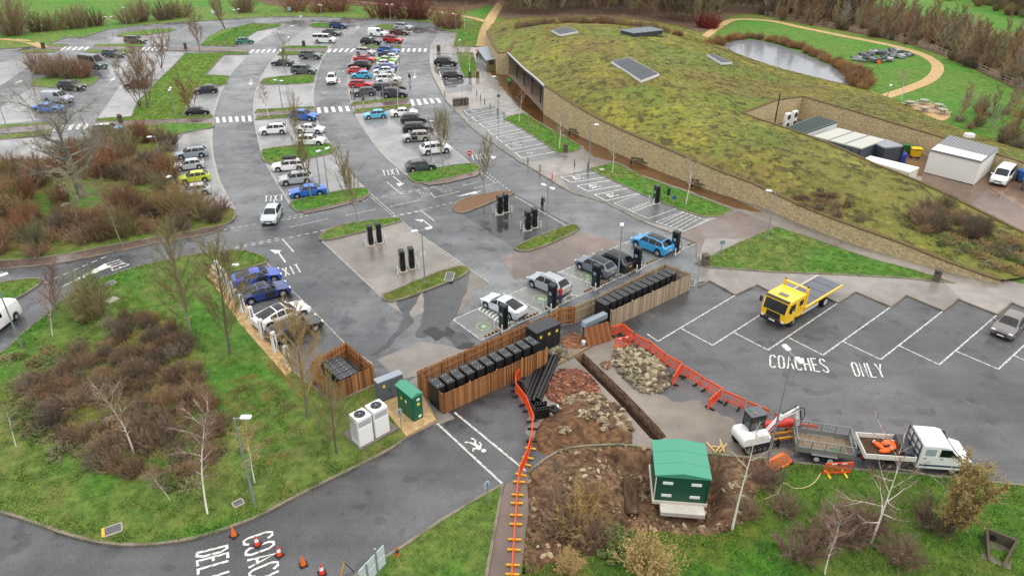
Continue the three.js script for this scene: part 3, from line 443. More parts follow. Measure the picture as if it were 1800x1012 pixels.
// disabled and family bays: lines with a symbol in each
function bayBox(c, n, parent, y, symbol) {                             // c: corners near-lane left, near-lane right, far right, far left of a row of n bays
  const [A, B, C, D] = c.map((p) => G(...p));
  for (let i = 0; i < n; i++) {
    const t0 = i / n, t1 = (i + .62) / n, a = A.clone().lerp(B, t0), b = A.clone().lerp(B, t1), d = D.clone().lerp(C, t0), e = D.clone().lerp(C, t1);
    stripe('bay_line', a, d, .15, parent, y, MAT.white); stripe('bay_line', b, e, .15, parent, y, MAT.white); stripe('bay_line', a, b, .15, parent, y + .001, MAT.white);
    const mid = a.clone().lerp(e, .5).lerp(a.clone().lerp(b, .5), .45), u = V().subVectors(d, a).setY(0).normalize(), s = V(-u.z, 0, u.x), at = (p, q) => mid.clone().addScaledVector(u, p).addScaledVector(s, q);
    if (symbol === 'wheel') { const ring = []; for (let k = 0; k <= 12; k++) ring.push(at(-.1 + .34 * Math.cos(k * .42 - .8), .34 * Math.sin(k * .42 - .8))); mesh('wheelchair_symbol', merge(ribbon(ring, .09, null, y), ribbon([at(.7, .1), at(.05, .05), at(0, -.4), at(-.4, -.55)], .1, null, y + .001)), MAT.white, parent); }
    if (symbol === 'family') for (const [p, q, k] of [[.15, .3, 1], [-.05, -.15, .7], [.1, -.5, .85]]) { const body = [at(p + .55 * k, q), at(p - .55 * k, q - .22 * k), at(p - .55 * k, q + .22 * k)], head = []; for (let w = 0; w < 8; w++) head.push(at(p + .68 * k + .16 * k * Math.cos(w * .785), q + .16 * k * Math.sin(w * .785))); mesh('family_symbol', merge(flat(body, y), flat(head, y + .001)), MAT.white, parent); }
  }
}
bayBox([[812, 197], [922, 285], [1003, 272], [866, 184]].map(([x, y], i) => [[816, 196], [924, 284], [1000, 270], [866, 185]][i]), 7, plaza, .07, 'wheel');
bayBox([[764, 98], [782, 160], [826, 154], [800, 98]], 4, plaza, .07, 'wheel');
bayBox([[986, 312], [1078, 360], [1141, 345], [1054, 303]], 3, plaza, .07, 'family');
ln([[1080, 358], [1125, 342]], .11, plaza, .07); ln([[1080, 358], [1140, 385], [1190, 367]], .11, plaza, .07); ln([[1105, 369], [1142, 355]], .11, plaza, .07); ln([[1112, 374], [1150, 359]], .11, plaza, .07);
for (let i = 0; i < 7; i++) { const a = G(1106, 370).lerp(G(1144, 355), i / 7), b = G(1112, 374).lerp(G(1152, 359), (i + .6) / 7); stripe('hatch_bar', a, b, .14, plaza, .071); }
ln([[1153, 391], [1200, 373], [1245, 388], [1203, 407], [1153, 391]], .11, plaza, .07); for (let i = 1; i < 6; i++) stripe('hatch_bar', G(1153, 391).lerp(G(1203, 407), i / 6), G(1200, 373).lerp(G(1245, 388), Math.max(0, i / 6 - .12)), .11, plaza, .071);
// charging row: bay lines, hatched strips, green charging symbols
{
  const { f0, r0, f1, r1 } = chargeRow, at = (s, t) => f0.clone().lerp(f1, s).lerp(r0.clone().lerp(r1, s), t);
  const L = (a, b, w = .1, y = YM) => stripe('bay_line', at(...a), at(...b), w, carPark, y);
  L([0, 0], [1, 0]); L([0, 0], [0, 1]); L([0, 1], [1, 1], .08);
  for (const [a, b] of [[.1, .145], [.345, .395], [.565, .615]]) {
    L([a, 0], [a, 1], .12); L([b, 0], [b, 1], .12);
    for (let i = 0; i < 9; i++) { const t = (i + .3) / 9.4, m = (a + b) / 2; mesh('chevron_bar', ribbon([at(a + .004, t), at(m, t - .045), at(b - .004, t)], .16, null, YM + .001), MAT.white, carPark); }
  }
  for (const s of [.24, .49, .72, .845, .94]) L([s, .02], [s, 1]);
  let stopNo = 0; const wet = (s, t) => at(s, t);
  for (const [s, t] of [[.05, .62], [.295, .55], [.525, .5], [.93, .45]]) {
    const c = wet(s, t), ring = [], u = V().subVectors(at(s, t + .05), c).setY(0).normalize(), q = V(-u.z, 0, u.x), p = (a, b) => c.clone().addScaledVector(u, a).addScaledVector(q, b);
    for (let k = 0; k <= 18; k++) { const a = k / 18 * 4.9 + .6; ring.push(p(.62 * Math.cos(a), .62 * Math.sin(a))); } ring.push(p(.7, .55));
    mesh('charging_symbol', merge(ribbon(ring, .09, null, YM), flat([p(-.28, -.1), p(.0, -.32), p(.3, -.2), p(.26, .22), p(-.05, .2)], YM)), MAT.green, carPark);
  }
  for (const [a, b] of [[.02, .075], [.17, .225], [.26, .325], [.43, .47], [.51, .555], [.64, .695], [.74, .79], [.87, .92], [.97, 1.0]]) { // rubber wheel stops
    const p = at(a, .95), q = at(b, .95), g = thing('wheel_stop', null, 0, `${ordinal[stopNo++]} black and yellow wheel stop from the delivery end of the charging row`, 'wheel stop', 'wheel stops of the charging bays');
    mesh('rubber', beam(p.clone().setY(.06), q.clone().setY(.06), .15, .1), MAT.rubber ??= M('#1c1b1a', .8), g);
    for (let i = 0; i < 4; i++) { const c = p.clone().lerp(q, (i + .3) / 4).setY(.063), e = p.clone().lerp(q, (i + .62) / 4).setY(.063); mesh('yellow_band', beam(c, e, .155, .105), MAT.bandYellow ??= M('#b9904a', .7), g); }
  }
}
MAT.bandYellow ??= M('#c79f4e', .7);
// ------------------------------------------------------------------ grass-roofed building set into the ground
const roofFit = (() => {                                        // smooth surface through surveyed heights [px, py, h]
  const S = [];
  const add = (px, py, h) => { const p = G(px, py, h); S.push([p.x, p.z, h]); };
  const wallTop = (bx, by, ty) => { const h = Math.max(.25, rise(bx, by, ty)), p = G(bx, by); S.push([p.x, p.z, h]); };
  [[957, 200, 152], [1003, 230, 182], [1044, 250, 207], [1093, 272, 231], [1144, 294, 252], [1208, 319, 280], [1265, 340, 303], [1350, 368, 339], [1427, 401, 374], [1504, 430, 401], [1581, 453, 429], [1658, 476, 459], [1735, 494, 487]].forEach((a) => wallTop(...a));
  S.push([...(() => { const p = G(893, 131); return [p.x, p.z]; })(), rise(893, 131, 94)]); S.push([...(() => { const p = G(877, 131); return [p.x, p.z]; })(), rise(877, 131, 92)]);
  [[925, 121, 4.3], [862, 62, 3.0], [868, 52, 2.2], [930, 47, 5.6], [1040, 42, 6.8], [1110, 46, 7.0], [1200, 68, 6.0], [990, 60, 6.9], [1128, 62, 7.4], [1117, 127, 7.2], [1030, 110, 6.6], [1262, 107, 5.2], [1200, 185, 5.4], [1080, 180, 5.2], [1310, 150, 4.2], [1260, 240, 4.4], [1360, 290, 3.4], [1305, 200, 3.7], [1450, 250, 3.2], [1540, 290, 2.8], [1640, 330, 2.0], [1700, 360, 1.3], [1800, 410, .5], [1480, 340, 2.9], [1600, 385, 2.0], [1700, 425, 1.3], [1800, 450, .5], [1412, 169, 3.5], [1500, 195, 3.3], [1600, 225, 3.1], [1700, 255, 2.6], [1800, 286, 2.2], [1400, 145, 2.2], [1520, 172, 1.6]].forEach((a) => add(...a));
  [[880, 34], [930, 31], [1000, 29], [1100, 32], [1190, 44], [1250, 68], [1300, 95], [1360, 116], [1430, 134], [1500, 150], [1560, 168], [1620, 196], [1690, 226], [1800, 262], [1950, 305], [1860, 470], [1950, 440]].forEach(([x, y]) => add(x, y, -.1));
  const n = S.length, N = n + 3, A = [...Array(N)].map(() => new Float64Array(N + 1)), U = (r2) => r2 < 1e-9 ? 0 : r2 * Math.log(r2);
  for (let i = 0; i < n; i++) { for (let j = 0; j < n; j++) A[i][j] = U((S[i][0] - S[j][0]) ** 2 + (S[i][1] - S[j][1]) ** 2) + (i === j ? 30 : 0); A[i][n] = A[n][i] = 1; A[i][n + 1] = A[n + 1][i] = S[i][0]; A[i][n + 2] = A[n + 2][i] = S[i][1]; A[i][N] = S[i][2]; }
  for (let c = 0; c < N; c++) { let p = c; for (let r = c + 1; r < N; r++) if (Math.abs(A[r][c]) > Math.abs(A[p][c])) p = r; [A[c], A[p]] = [A[p], A[c]]; for (let r = 0; r < N; r++) if (r !== c) { const f = A[r][c] / A[c][c]; if (f) for (let k = c; k <= N; k++) A[r][k] -= f * A[c][k]; } }
  const w = A.map((r, i) => r[N] / r[i]);
  return (x, z) => { let y = w[n] + w[n + 1] * x + w[n + 2] * z; for (let i = 0; i < n; i++) y += w[i] * U((x - S[i][0]) ** 2 + (z - S[i][1]) ** 2); return y; };
})();
const roofAt = (px, py) => {                                   // where the line of sight to a roof detail meets the roof
  let lo = G(px, py, 12), hi = G(px, py, 0); for (let i = 0; i < 400; i++) { const t = i / 400, p = lo.clone().lerp(hi, t); if (roofFit(p.x, p.z) > p.y) { return p; } } return hi;
};
const frontBase = smooth(P2([[957, 200], [1003, 230], [1044, 250], [1093, 272], [1144, 294], [1208, 319], [1265, 340], [1311, 354], [1350, 368], [1427, 401], [1504, 430], [1581, 453], [1658, 476], [1735, 494], [1757, 498]]), 4);
const leftBase = smooth(P2([[856, 70], [860, 95], [867, 117], [877, 131]]), 4);
const yardFront = [[1305, 200, 3.7], [1380, 226, 3.4], [1450, 250, 3.2], [1540, 290, 2.8], [1640, 330, 2.0], [1700, 360, 1.3], [1800, 410, .5]].map((a) => G(...a));
const yardBack = [[1305, 200, 3.7], [1365, 178, 3.6], [1412, 170, 3.5], [1500, 195, 3.3], [1600, 225, 3.1], [1700, 255, 2.6], [1800, 286, 2.2], [1950, 330, 2.0]].map((a) => G(...a));
const roofPlan = [...leftBase, G(893, 131), ...frontBase, ...P2([[1860, 480], [1900, 450]]), ...[...yardFront].reverse(), ...yardBack.slice(1), ...P2([[1950, 305], [1800, 262], [1690, 226], [1620, 196], [1560, 168], [1500, 150], [1430, 134], [1360, 116], [1300, 95], [1250, 68], [1190, 44], [1100, 32], [1000, 29], [930, 31], [880, 34], [864, 48]])].map((p) => p.clone().setY(0));
const visitor = thing('visitor_building', null, 0, 'large building under a domed grass and moss roof behind a curved stone wall', 'building');
const roofY = (x, z, d) => Math.max(-.06, roofFit(x, z)) + .22 * Math.min(1, d * .5) * (fbm(x * .7, z * .7, 3) - .5);
mesh('roof', terrain(roofPlan, [], 1.0, roofY), MAT.mound, visitor);
// walls under the roof's rim
function rimWall(name, line, parent, t, y0 = -.05, over = .12, mat = MAT.stone) {
  const top = line.map((p) => Math.max(.2, roofFit(p.x, p.z)) + over);
  const w = mesh(name, ribbon(line.map((p) => V(p.x, 0, p.z)), t, y0, (i) => top[i]), mat, parent);
  // uv of the faces run along the wall and up
  const c = mesh('coping', ribbon(line.map((p) => V(p.x, 0, p.z)), t + .12, y0 + .2, (i) => top[i] + .07), MAT.coping ??= M('#8a8068', .95, { map: stoneMap }), w);
  const pos = c.geometry.attributes.position; for (let i = 0; i < pos.count; i++) if (Math.abs(pos.getY(i) - (y0 + .2)) < 1e-4) { const e = edgeNear(line, pos.getX(i), pos.getZ(i)); pos.setY(i, top[e] - .06); } pos.needsUpdate = true; c.geometry.computeVertexNormals();
  return w;
}
function edgeNear(line, x, z) { let b = 0, d = 1e9; line.forEach((p, i) => { const e = (p.x - x) ** 2 + (p.z - z) ** 2; if (e < d) { d = e; b = i; } }); return b; }
const denser = (pts, n = 6) => { const o = []; for (let i = 0; i + 1 < pts.length; i++) for (let k = 0; k < n; k++) o.push(pts[i].clone().lerp(pts[i + 1], k / n)); o.push(pts.at(-1).clone()); return o; };
rimWall('stone_wall', frontBase, visitor, .45); rimWall('stone_wall', leftBase, visitor, .45); rimWall('stone_wall', denser([G(876, 131), G(893, 131), G(905, 118)], 4), visitor, .45);
rimWall('yard_wall', denser(yardBack.slice(0, 3), 5), visitor, .35, -.05, .1); rimWall('yard_wall', denser(yardBack.slice(2), 5), visitor, .35, -.05, .1); rimWall('yard_wall', denser(yardFront, 5), visitor, .3, -.05, .06);
{ // recessed entrance: glazed front backed by painted interior shade under a curved white-edged canopy
  const a = G(893, 131), b = G(957, 200), line = []; for (let i = 0; i <= 14; i++) { const t = i / 14, p = a.clone().lerp(b, t); line.push(p); }
  const back = line.map((p) => V(p.x + 4.2, 0, p.z - 2.2)), yR = (p) => roofFit(p.x, p.z);
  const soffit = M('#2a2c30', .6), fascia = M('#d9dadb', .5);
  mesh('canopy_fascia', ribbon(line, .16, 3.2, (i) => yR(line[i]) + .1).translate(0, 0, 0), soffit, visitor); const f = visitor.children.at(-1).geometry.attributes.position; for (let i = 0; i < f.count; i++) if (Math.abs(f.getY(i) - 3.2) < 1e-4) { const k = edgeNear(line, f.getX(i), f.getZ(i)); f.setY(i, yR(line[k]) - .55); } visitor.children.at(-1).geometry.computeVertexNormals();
  mesh('canopy_edge', ribbon(line.map((p) => V(p.x - .09, 0, p.z + .05)), .1, 3.2, (i) => yR(line[i]) + .16), fascia, visitor); const e = visitor.children.at(-1).geometry.attributes.position; for (let i = 0; i < e.count; i++) if (Math.abs(e.getY(i) - 3.2) < 1e-4) { const k = edgeNear(line, e.getX(i), e.getZ(i)); e.setY(i, yR(line[k]) - .12); }
  const g0 = back[1], g1 = back.at(-2);
  const glass = new THREE.MeshPhysicalMaterial({ color: '#2a3338', roughness: .05, transmission: .8, thickness: 0, side: THREE.DoubleSide }), frame = M('#1d1f22', .5);
  mesh('interior_shade_wall', ribbon([g0, g1], .06, .06, 3.5), M('#0a0b0c', .5), visitor);  // near-black wall stands for the unlit interior; the shade is in its colour
  for (let i = 0; i <= 9; i++) { const p = g0.clone().lerp(g1, i / 9); mesh('mullion', box(.12, 3.5, .14, p.x - .1, 1.75, p.z + .06), frame, visitor); }
  for (let i = 1; i < 9; i += 2) { const p = g0.clone().lerp(g1, i / 9), q = g0.clone().lerp(g1, (i + .9) / 9); mesh('pane', ribbon([V(p.x - .2, 0, p.z + .1), V(q.x - .2, 0, q.z + .1)], .02, .3, 2.6), glass, visitor); }
  mesh('side_wall', ribbon([b.clone(), V(b.x + 4.4, 0, b.z - 2.3)], .4, -.02, 3.4), MAT.stone, visitor); mesh('side_wall', ribbon([a.clone(), V(a.x + 4.4, 0, a.z - 2.3)], .4, -.02, 3.6), MAT.stone, visitor);
  mesh('doorstep', flat([a, b, V(b.x + 4.2, 0, b.z - 2.2), V(a.x + 4.2, 0, a.z - 2.2)], .072), M('#a08f80', .3), visitor);
  for (let i = 2; i < 13; i += 3) { const p = line[i]; mesh('canopy_post', cyl(.1, .1, 3.4, p.x + .9, .06, p.z - .5), frame, visitor); }
}
// roof lights: framed panels lying on the slope
function rooflight(px, label, cols) {
  const c = px.map((p) => roofAt(...p)), mid = c.reduce((a, p) => a.add(p), V(0, 0, 0)).multiplyScalar(.25);
  const g = thing('rooflight', mid, 0, label, 'rooflight', 'rooflights set in the grass roof'), L = c.map((p) => p.clone().sub(mid).setY(p.y - mid.y + .3));
  const quad = (q, y, m, n, t) => { const pos = []; for (const [i, j, k] of [[0, 1, 2], [0, 2, 3]]) for (const w of [i, j, k]) pos.push(q[w].x, q[w].y + y, q[w].z); const b = new THREE.BufferGeometry(); b.setAttribute('position', new THREE.Float32BufferAttribute(pos, 3)); b.computeVertexNormals(); b.setAttribute('uv', new THREE.Float32BufferAttribute(new Float32Array(12), 2)); return mesh(n, b, m, t); };
  for (let i = 0; i < 4; i++) mesh('frame', beam(L[i], L[(i + 1) % 4], .16, .36), MAT.roofFrame ??= M('#d3d4d6', .5), g);
  const bl = (u, v) => L[0].clone().lerp(L[1], u).lerp(L[3].clone().lerp(L[2], u), v);
  const [nu, nv] = cols; for (let i = 0; i < nu; i++) for (let j = 0; j < nv; j++) quad([bl(i / nu + .003, j / nv + .004), bl((i + 1) / nu - .003, j / nv + .004), bl((i + 1) / nu - .003, (j + 1) / nv - .004), bl(i / nu + .003, (j + 1) / nv - .004)], .2, MAT.roofPane ??= M('#28313a', .45), 'pane', g);
  quad(L, .14, MAT.rubber, 'backing', g);
}
rooflight([[1127, 147], [1075, 113], [1105, 106], [1158, 135]], 'largest rooflight, dark panes in a white frame on the front slope', [4, 2]);
rooflight([[985, 65], [970, 57], [995, 51], [1016, 59]], 'pale framed rooflight near the far end of the roof', [2, 2]);
rooflight([[1268, 115], [1243, 100], [1254, 99], [1286, 114]], 'narrow rooflight on the slope facing the pond', [3, 1]);
{ // flat dark hatch
  const c = roofAt(1128, 60), g = thing('roof_hatch', c.setY(c.y + .1), .5, 'low dark grey roof hatch with a folded cover on the crest', 'roof hatch'); mesh('upstand', box(7.2, .7, 4.2, 0, .2, 0), M('#3c434b', .5), g); mesh('cover', rbox(7.6, .22, 4.6, 0, .66, 0, .08), M('#5b6873', .35), g); for (let i = -2; i < 3; i++) mesh('seam', box(.08, .05, 4.6, i * 1.4, .79, 0), M('#49535c', .4), g);
}
// ------------------------------------------------------------------ service yard
setting('service_yard', flat(P2([[1290, 190], [1420, 165], [1620, 225], [1810, 285], [2300, 420], [2300, 560], [1900, 470], [1800, 425], [1640, 350], [1420, 260], [1290, 215]]), -.02), M('#c9a58e', .35, { map: brownMap, roughnessMap: dampMap }), 'wet brown service yard behind the grass roof');
const corr = texture(256, 2.4, (u) => 90 + 165 * (.5 + .5 * Math.sin(u * Math.PI * 16)), false);
function cabin(name, label, cat, base, h, wallMat, roofMat, opt = {}) {    // base: four ground corners (px), near-left, near-right, far-right, far-left
  const c = base.map((p) => p.isVector3 ? p : G(...p)), mid = c.reduce((a, p) => a.add(p), V(0, 0, 0)).multiplyScalar(.25), L = c.map((p) => p.clone().sub(mid).setY(0));
  const g = thing(name, mid, 0, label, cat);
  for (let i = 0; i < 4; i++) { const w = ribbon([L[i], L[(i + 1) % 4]], .08, .05, h); mesh('wall', w, wallMat, g); }
  mesh('roof', merge(flat(L.map((p) => p.clone().multiplyScalar(1.03)), h + .09), ribbon(L.map((p) => p.clone().multiplyScalar(1.03)), .04, h - .08, h + .085, true)), roofMat, g);
  for (const p of L) mesh('corner_post', box(.14, h, .14, p.x, h / 2 + .03, p.z), opt.post || wallMat, g);
  return { g, L, h };
}
const corrM = (c, r = .5) => M(c, r, { bumpMap: corr, bumpScale: .05 });
const quadFrom = (px, h) => { const p = px.map((a) => G(a[0], a[1], h)); return p.map((q) => q.setY(0)); };
{
  const a = cabin('yard_shed', 'white shed with a dark green ribbed roof in the yard corner', 'shed', quadFrom([[1412, 236], [1472, 215], [1436, 204], [1379, 226]], 2.8), 2.8, M('#dedede', .6), M('#3e4d47', .5)); 
  const up = a.L; for (let i = 1; i < 9; i++) { const p = up[0].clone().lerp(up[3], i / 9).setY(2.93), q = up[1].clone().lerp(up[2], i / 9).setY(2.93); mesh('roof_rib', beam(p, q, .06, .08), M('#36443f', .5), a.g); }
  const b = cabin('shipping_container', 'row of joined dark grey shipping containers with pale dusty roofs', 'container', quadFrom([[1514, 261], [1555, 246], [1475, 226], [1432, 240]], 2.6), 2.6, corrM('#4b525b'), M('#b4b4ac', .9)); 
  for (let i = 0; i < 6; i++) { const p = b.L[0].clone().lerp(b.L[3], (i + .15) / 6), q = b.L[0].clone().lerp(b.L[3], (i + .9) / 6), o = V().subVectors(b.L[0], b.L[1]).normalize().multiplyScalar(.08); mesh('door', ribbon([p.add(o), q.add(o)], .05, .2, 2.4), M('#565e68', .5), b.g); }
  for (let i = 1; i < 3; i++) { const p = b.L[0].clone().lerp(b.L[3], i / 3).setY(2.72), q = b.L[1].clone().lerp(b.L[2], i / 3).setY(2.72); mesh('roof_seam', beam(p, q, .12, .06), M('#6d6f6c', .8), b.g); }
  cabin('storage_container', 'dark slate storage container beside the blue drum', 'container', quadFrom([[1556, 260], [1588, 257], [1560, 246], [1534, 250]], 2.5), 2.5, corrM('#3d444e'), M('#8b9096', .8));
  cabin('shipping_container', 'long white container half hidden behind the mossy rim', 'container', quadFrom([[1598, 303], [1615, 295], [1532, 275], [1519, 281]], 2.5), 2.5, corrM('#d6d2c6', .6), M('#e3dfd6', .7));
  const c = cabin('site_cabin', 'large white site cabin with a grey ribbed roof behind its white facing', 'cabin', [G(1626, 303), G(1712, 325), G(1742, 300), G(1660, 276)], 3.0, M('#dcdcd6', .6), M('#77797b', .7)); for (let i = 1; i < 16; i++) { const p = c.L[0].clone().lerp(c.L[1], i / 16).lerp(c.L[3].clone().lerp(c.L[2], i / 16), .38).setY(3.13), q = c.L[3].clone().lerp(c.L[2], i / 16).setY(3.13); mesh('roof_rib', beam(p, q, .07, .07), M('#9a9c9c', .6), c.g); }
  mesh('white_canopy', flat([c.L[0], c.L[1], c.L[1].clone().lerp(c.L[2], .36), c.L[0].clone().lerp(c.L[3], .36)], 3.16), M('#e8e6df', .6), c.g); mesh('vent_box', box(1.1, .45, .9, c.L[3].x + 2.2, 3.3, c.L[3].z + .6), M('#e6e6e6', .5), c.g);
}
function wheelieBin(at, turn, label, color, s = 1) {
  const g = thing('wheeled_bin', at, turn, label, 'bin'); const m = M(color, .5);
  const b = new THREE.CylinderGeometry(.86 * s, .7 * s, 1.0 * s, 4, 1).rotateY(Math.PI / 4).scale(1, 1, .72).translate(0, .75 * s, 0); mesh('body', b, m, g);
  mesh('lid', rbox(1.32 * s, .14 * s, .95 * s, 0, 1.3 * s, 0, .06), m, g); for (const x of [-.45, .45]) for (const z of [-.3, .3]) mesh('castor', new THREE.CylinderGeometry(.12 * s, .12 * s, .08, 10).rotateX(Math.PI / 2).translate(x * s, .12 * s, z * s), MAT.rubber, g); mesh('handle', bar(V(-.5 * s, 1.2 * s, .5 * s), V(.5 * s, 1.2 * s, .5 * s), .03), MAT.rubber, g);
}
wheelieBin(G(1608, 277), -.2, 'bright yellow wheeled waste bin in the yard', '#e8bc12', 1.05); wheelieBin(G(1593, 270), -.2, 'dark green wheeled waste bin beside the yellow bin', '#2f6b33', 1.0); wheelieBin(G(1796, 318), .3, 'blue wheeled bin at the yard edge', '#2b63a8', 1.1); wheelieBin(G(1806, 334), .3, 'grey wheeled bin with an orange lid at the yard edge', '#6c6f74', 1.1);
{ const g = thing('chemical_drum', G(1584, 284), 0, 'blue plastic drum cage beside the slate container', 'drum'); mesh('drum', new THREE.LatheGeometry([[0, 0], [.5, 0], [.56, .1], [.56, .5], [.53, .55], [.56, .6], [.56, 1.1], [.5, 1.25], [.3, 1.35], [0, 1.35]].map((p) => new THREE.Vector2(...p)), 18), M('#1d3fae', .4), g); mesh('lid', cyl(.3, .28, .12, 0, 1.35, 0), M('#23304f', .5), g); for (const y of [.3, .85]) mesh('hoop', new THREE.TorusGeometry(.57, .03, 6, 18).rotateX(Math.PI / 2).translate(0, y, 0), M('#17318a', .4), g); }
for (const [px, py, w, lab] of [[1524, 247, 2.4, 'dark louvred gate in the yard wall'], [1568, 258, 3.6, 'dark gate with yellow notices in the yard wall']]) {
  const p = G(px, py, 2).setY(0), d = V().subVectors(yardBack[4], yardBack[3]).setY(0).normalize(), g = thing('yard_gate', p, Math.atan2(-d.z, d.x), lab, 'gate'); mesh('panel', box(w, 2.3, .1, 0, 1.4, 0), M('#2b2e31', .6), g); for (let i = 0; i < 7; i++) mesh('louvre', box(w - .2, .05, .06, 0, .5 + i * .3, .08), M('#383c40', .6), g);
  if (w > 3) for (const x of [-.5, .6]) mesh('notice', box(.7, .45, .02, x, 1.9, .13), M(x < 0 ? '#d8c24a' : '#e0d9a0', .6), g);
}
{ // plant: louvred intake, condensers, flue
  const d = V().subVectors(yardBack[2], yardBack[0]).setY(0).normalize(), turn = Math.atan2(-d.z, d.x), at = (px, py, h) => G(px, py, h).setY(0);
  const lv = thing('louvred_intake', at(1337, 205, 1.6), turn, 'dark louvred intake on the yard side wall', 'louvre'); mesh('backing', box(2.4, 2, .12, 0, 1.6, 0), M('#1c1d1e', .7), lv); for (let i = 0; i < 9; i++) mesh('blade', box(.08, 2, .14, -1.05 + i * .26, 1.6, .08), M('#33363a', .5), lv);
  [[1383, 216, 1.1, 0], [1395, 212, 1.1, 0], [1383, 216, 1.1, 1], [1395, 212, 1.1, 1]].forEach(([px, py, h, up], i) => { const g = thing('condenser_unit', at(px, py, 1.2), turn, ['lower', 'lower', 'upper', 'upper'][i] + (i % 2 ? ' white condenser unit nearer the yard corner' : ' white condenser unit nearer the flue'), 'condenser', 'condenser units stacked in the yard'); g.position.y = .3 + up * 1.25; mesh('casing', rbox(1.15, 1.2, .5, 0, .6, 0, .04), M('#e2e3e2', .5), g); mesh('fan', new THREE.CylinderGeometry(.38, .38, .06, 18).rotateX(Math.PI / 2).translate(0, .6, .27), M('#26282b', .5), g); mesh('fan_guard', new THREE.TorusGeometry(.38, .03, 6, 18).translate(0, .6, .3), M('#4a4d50', .5), g); });
  [[1341, 217], [1362, 224]].forEach(([px, py], i) => { const g = thing('plant_box', at(px, py, 1), turn, i ? 'silver plant box in front of the condensers' : 'small white plant box below the louvres', 'plant box'); mesh('casing', rbox(1.2, 1.2, .8, 0, .7, 0, .05), M(i ? '#a9adb0' : '#e6e6e4', .4), g); mesh('vent', box(.7, .5, .04, 0, .8, .42), M('#55595c', .5), g); });
  const f = thing('flue_pipe', at(1364, 208, 2), 0, 'thin black flue pipe rising above the yard wall', 'flue'); mesh('pipe', cyl(.09, .09, 5.6), M('#161616', .5), f); mesh('cap', cyl(.13, .11, .2, 0, 5.6, 0), M('#222', .5), f); mesh('bracket', box(.3, .06, .4, 0, 2.6, -.2), M('#222', .5), f);
}
// pond
const pondRim = smooth(P2([[1256, 90], [1272, 78], [1300, 70], [1335, 71], [1370, 80], [1401, 90], [1440, 106], [1471, 120], [1500, 136], [1508, 150], [1480, 160], [1400, 142], [1330, 122], [1280, 106]]), 5, true);
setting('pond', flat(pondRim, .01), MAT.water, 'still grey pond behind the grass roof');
// ------------------------------------------------------------------ plants
class Wood {
  constructor() { this.p = []; }
  seg(a, b, r0, r1, n = 3) {                                       // tapered stick
    const d = V().subVectors(b, a).normalize(), u = (Math.abs(d.y) < .9 ? V(0, 1, 0) : V(1, 0, 0)).cross(d).normalize(), w = V().crossVectors(d, u), P = this.p;
    for (let i = 0; i < n; i++) {
      const t0 = i / n * 6.2832, t1 = (i + 1) / n * 6.2832, c0 = Math.cos(t0), s0 = Math.sin(t0), c1 = Math.cos(t1), s1 = Math.sin(t1);
      const ax = a.x + (u.x * c0 + w.x * s0) * r0, ay = a.y + (u.y * c0 + w.y * s0) * r0, az = a.z + (u.z * c0 + w.z * s0) * r0, bx = a.x + (u.x * c1 + w.x * s1) * r0, by = a.y + (u.y * c1 + w.y * s1) * r0, bz = a.z + (u.z * c1 + w.z * s1) * r0;
      if (r1 < .004) P.push(ax, ay, az, bx, by, bz, b.x, b.y, b.z);
      else { const cx = b.x + (u.x * c1 + w.x * s1) * r1, cy = b.y + (u.y * c1 + w.y * s1) * r1, cz = b.z + (u.z * c1 + w.z * s1) * r1, dx = b.x + (u.x * c0 + w.x * s0) * r1, dy = b.y + (u.y * c0 + w.y * s0) * r1, dz = b.z + (u.z * c0 + w.z * s0) * r1; P.push(ax, ay, az, bx, by, bz, cx, cy, cz, ax, ay, az, cx, cy, cz, dx, dy, dz); }
    }
  }
  leaf(c, s, r) { const a = r() * 6.28, b = r() * 3 - 1.5, u = V(Math.cos(a), Math.sin(b) * .6, Math.sin(a)).multiplyScalar(s), w = V(-Math.sin(a) * .5, .5 - r(), Math.cos(a) * .5).multiplyScalar(s); this.p.push(c.x, c.y, c.z, c.x + u.x + w.x, c.y + u.y + w.y, c.z + u.z + w.z, c.x + u.x * 2, c.y + u.y * 2, c.z + u.z * 2, c.x, c.y, c.z, c.x + u.x * 2, c.y + u.y * 2, c.z + u.z * 2, c.x + u.x - w.x, c.y + u.y - w.y, c.z + u.z - w.z); }
  geo() { const g = new THREE.BufferGeometry(); g.setAttribute('position', new THREE.Float32BufferAttribute(this.p, 3)); g.setAttribute('uv', new THREE.Float32BufferAttribute(new Float32Array(this.p.length / 3 * 2), 2)); g.computeVertexNormals(); return g; }
}
const jit = (d, r, k) => V(d.x + (r() - .5) * k, d.y + (r() - .5) * k, d.z + (r() - .5) * k).normalize();
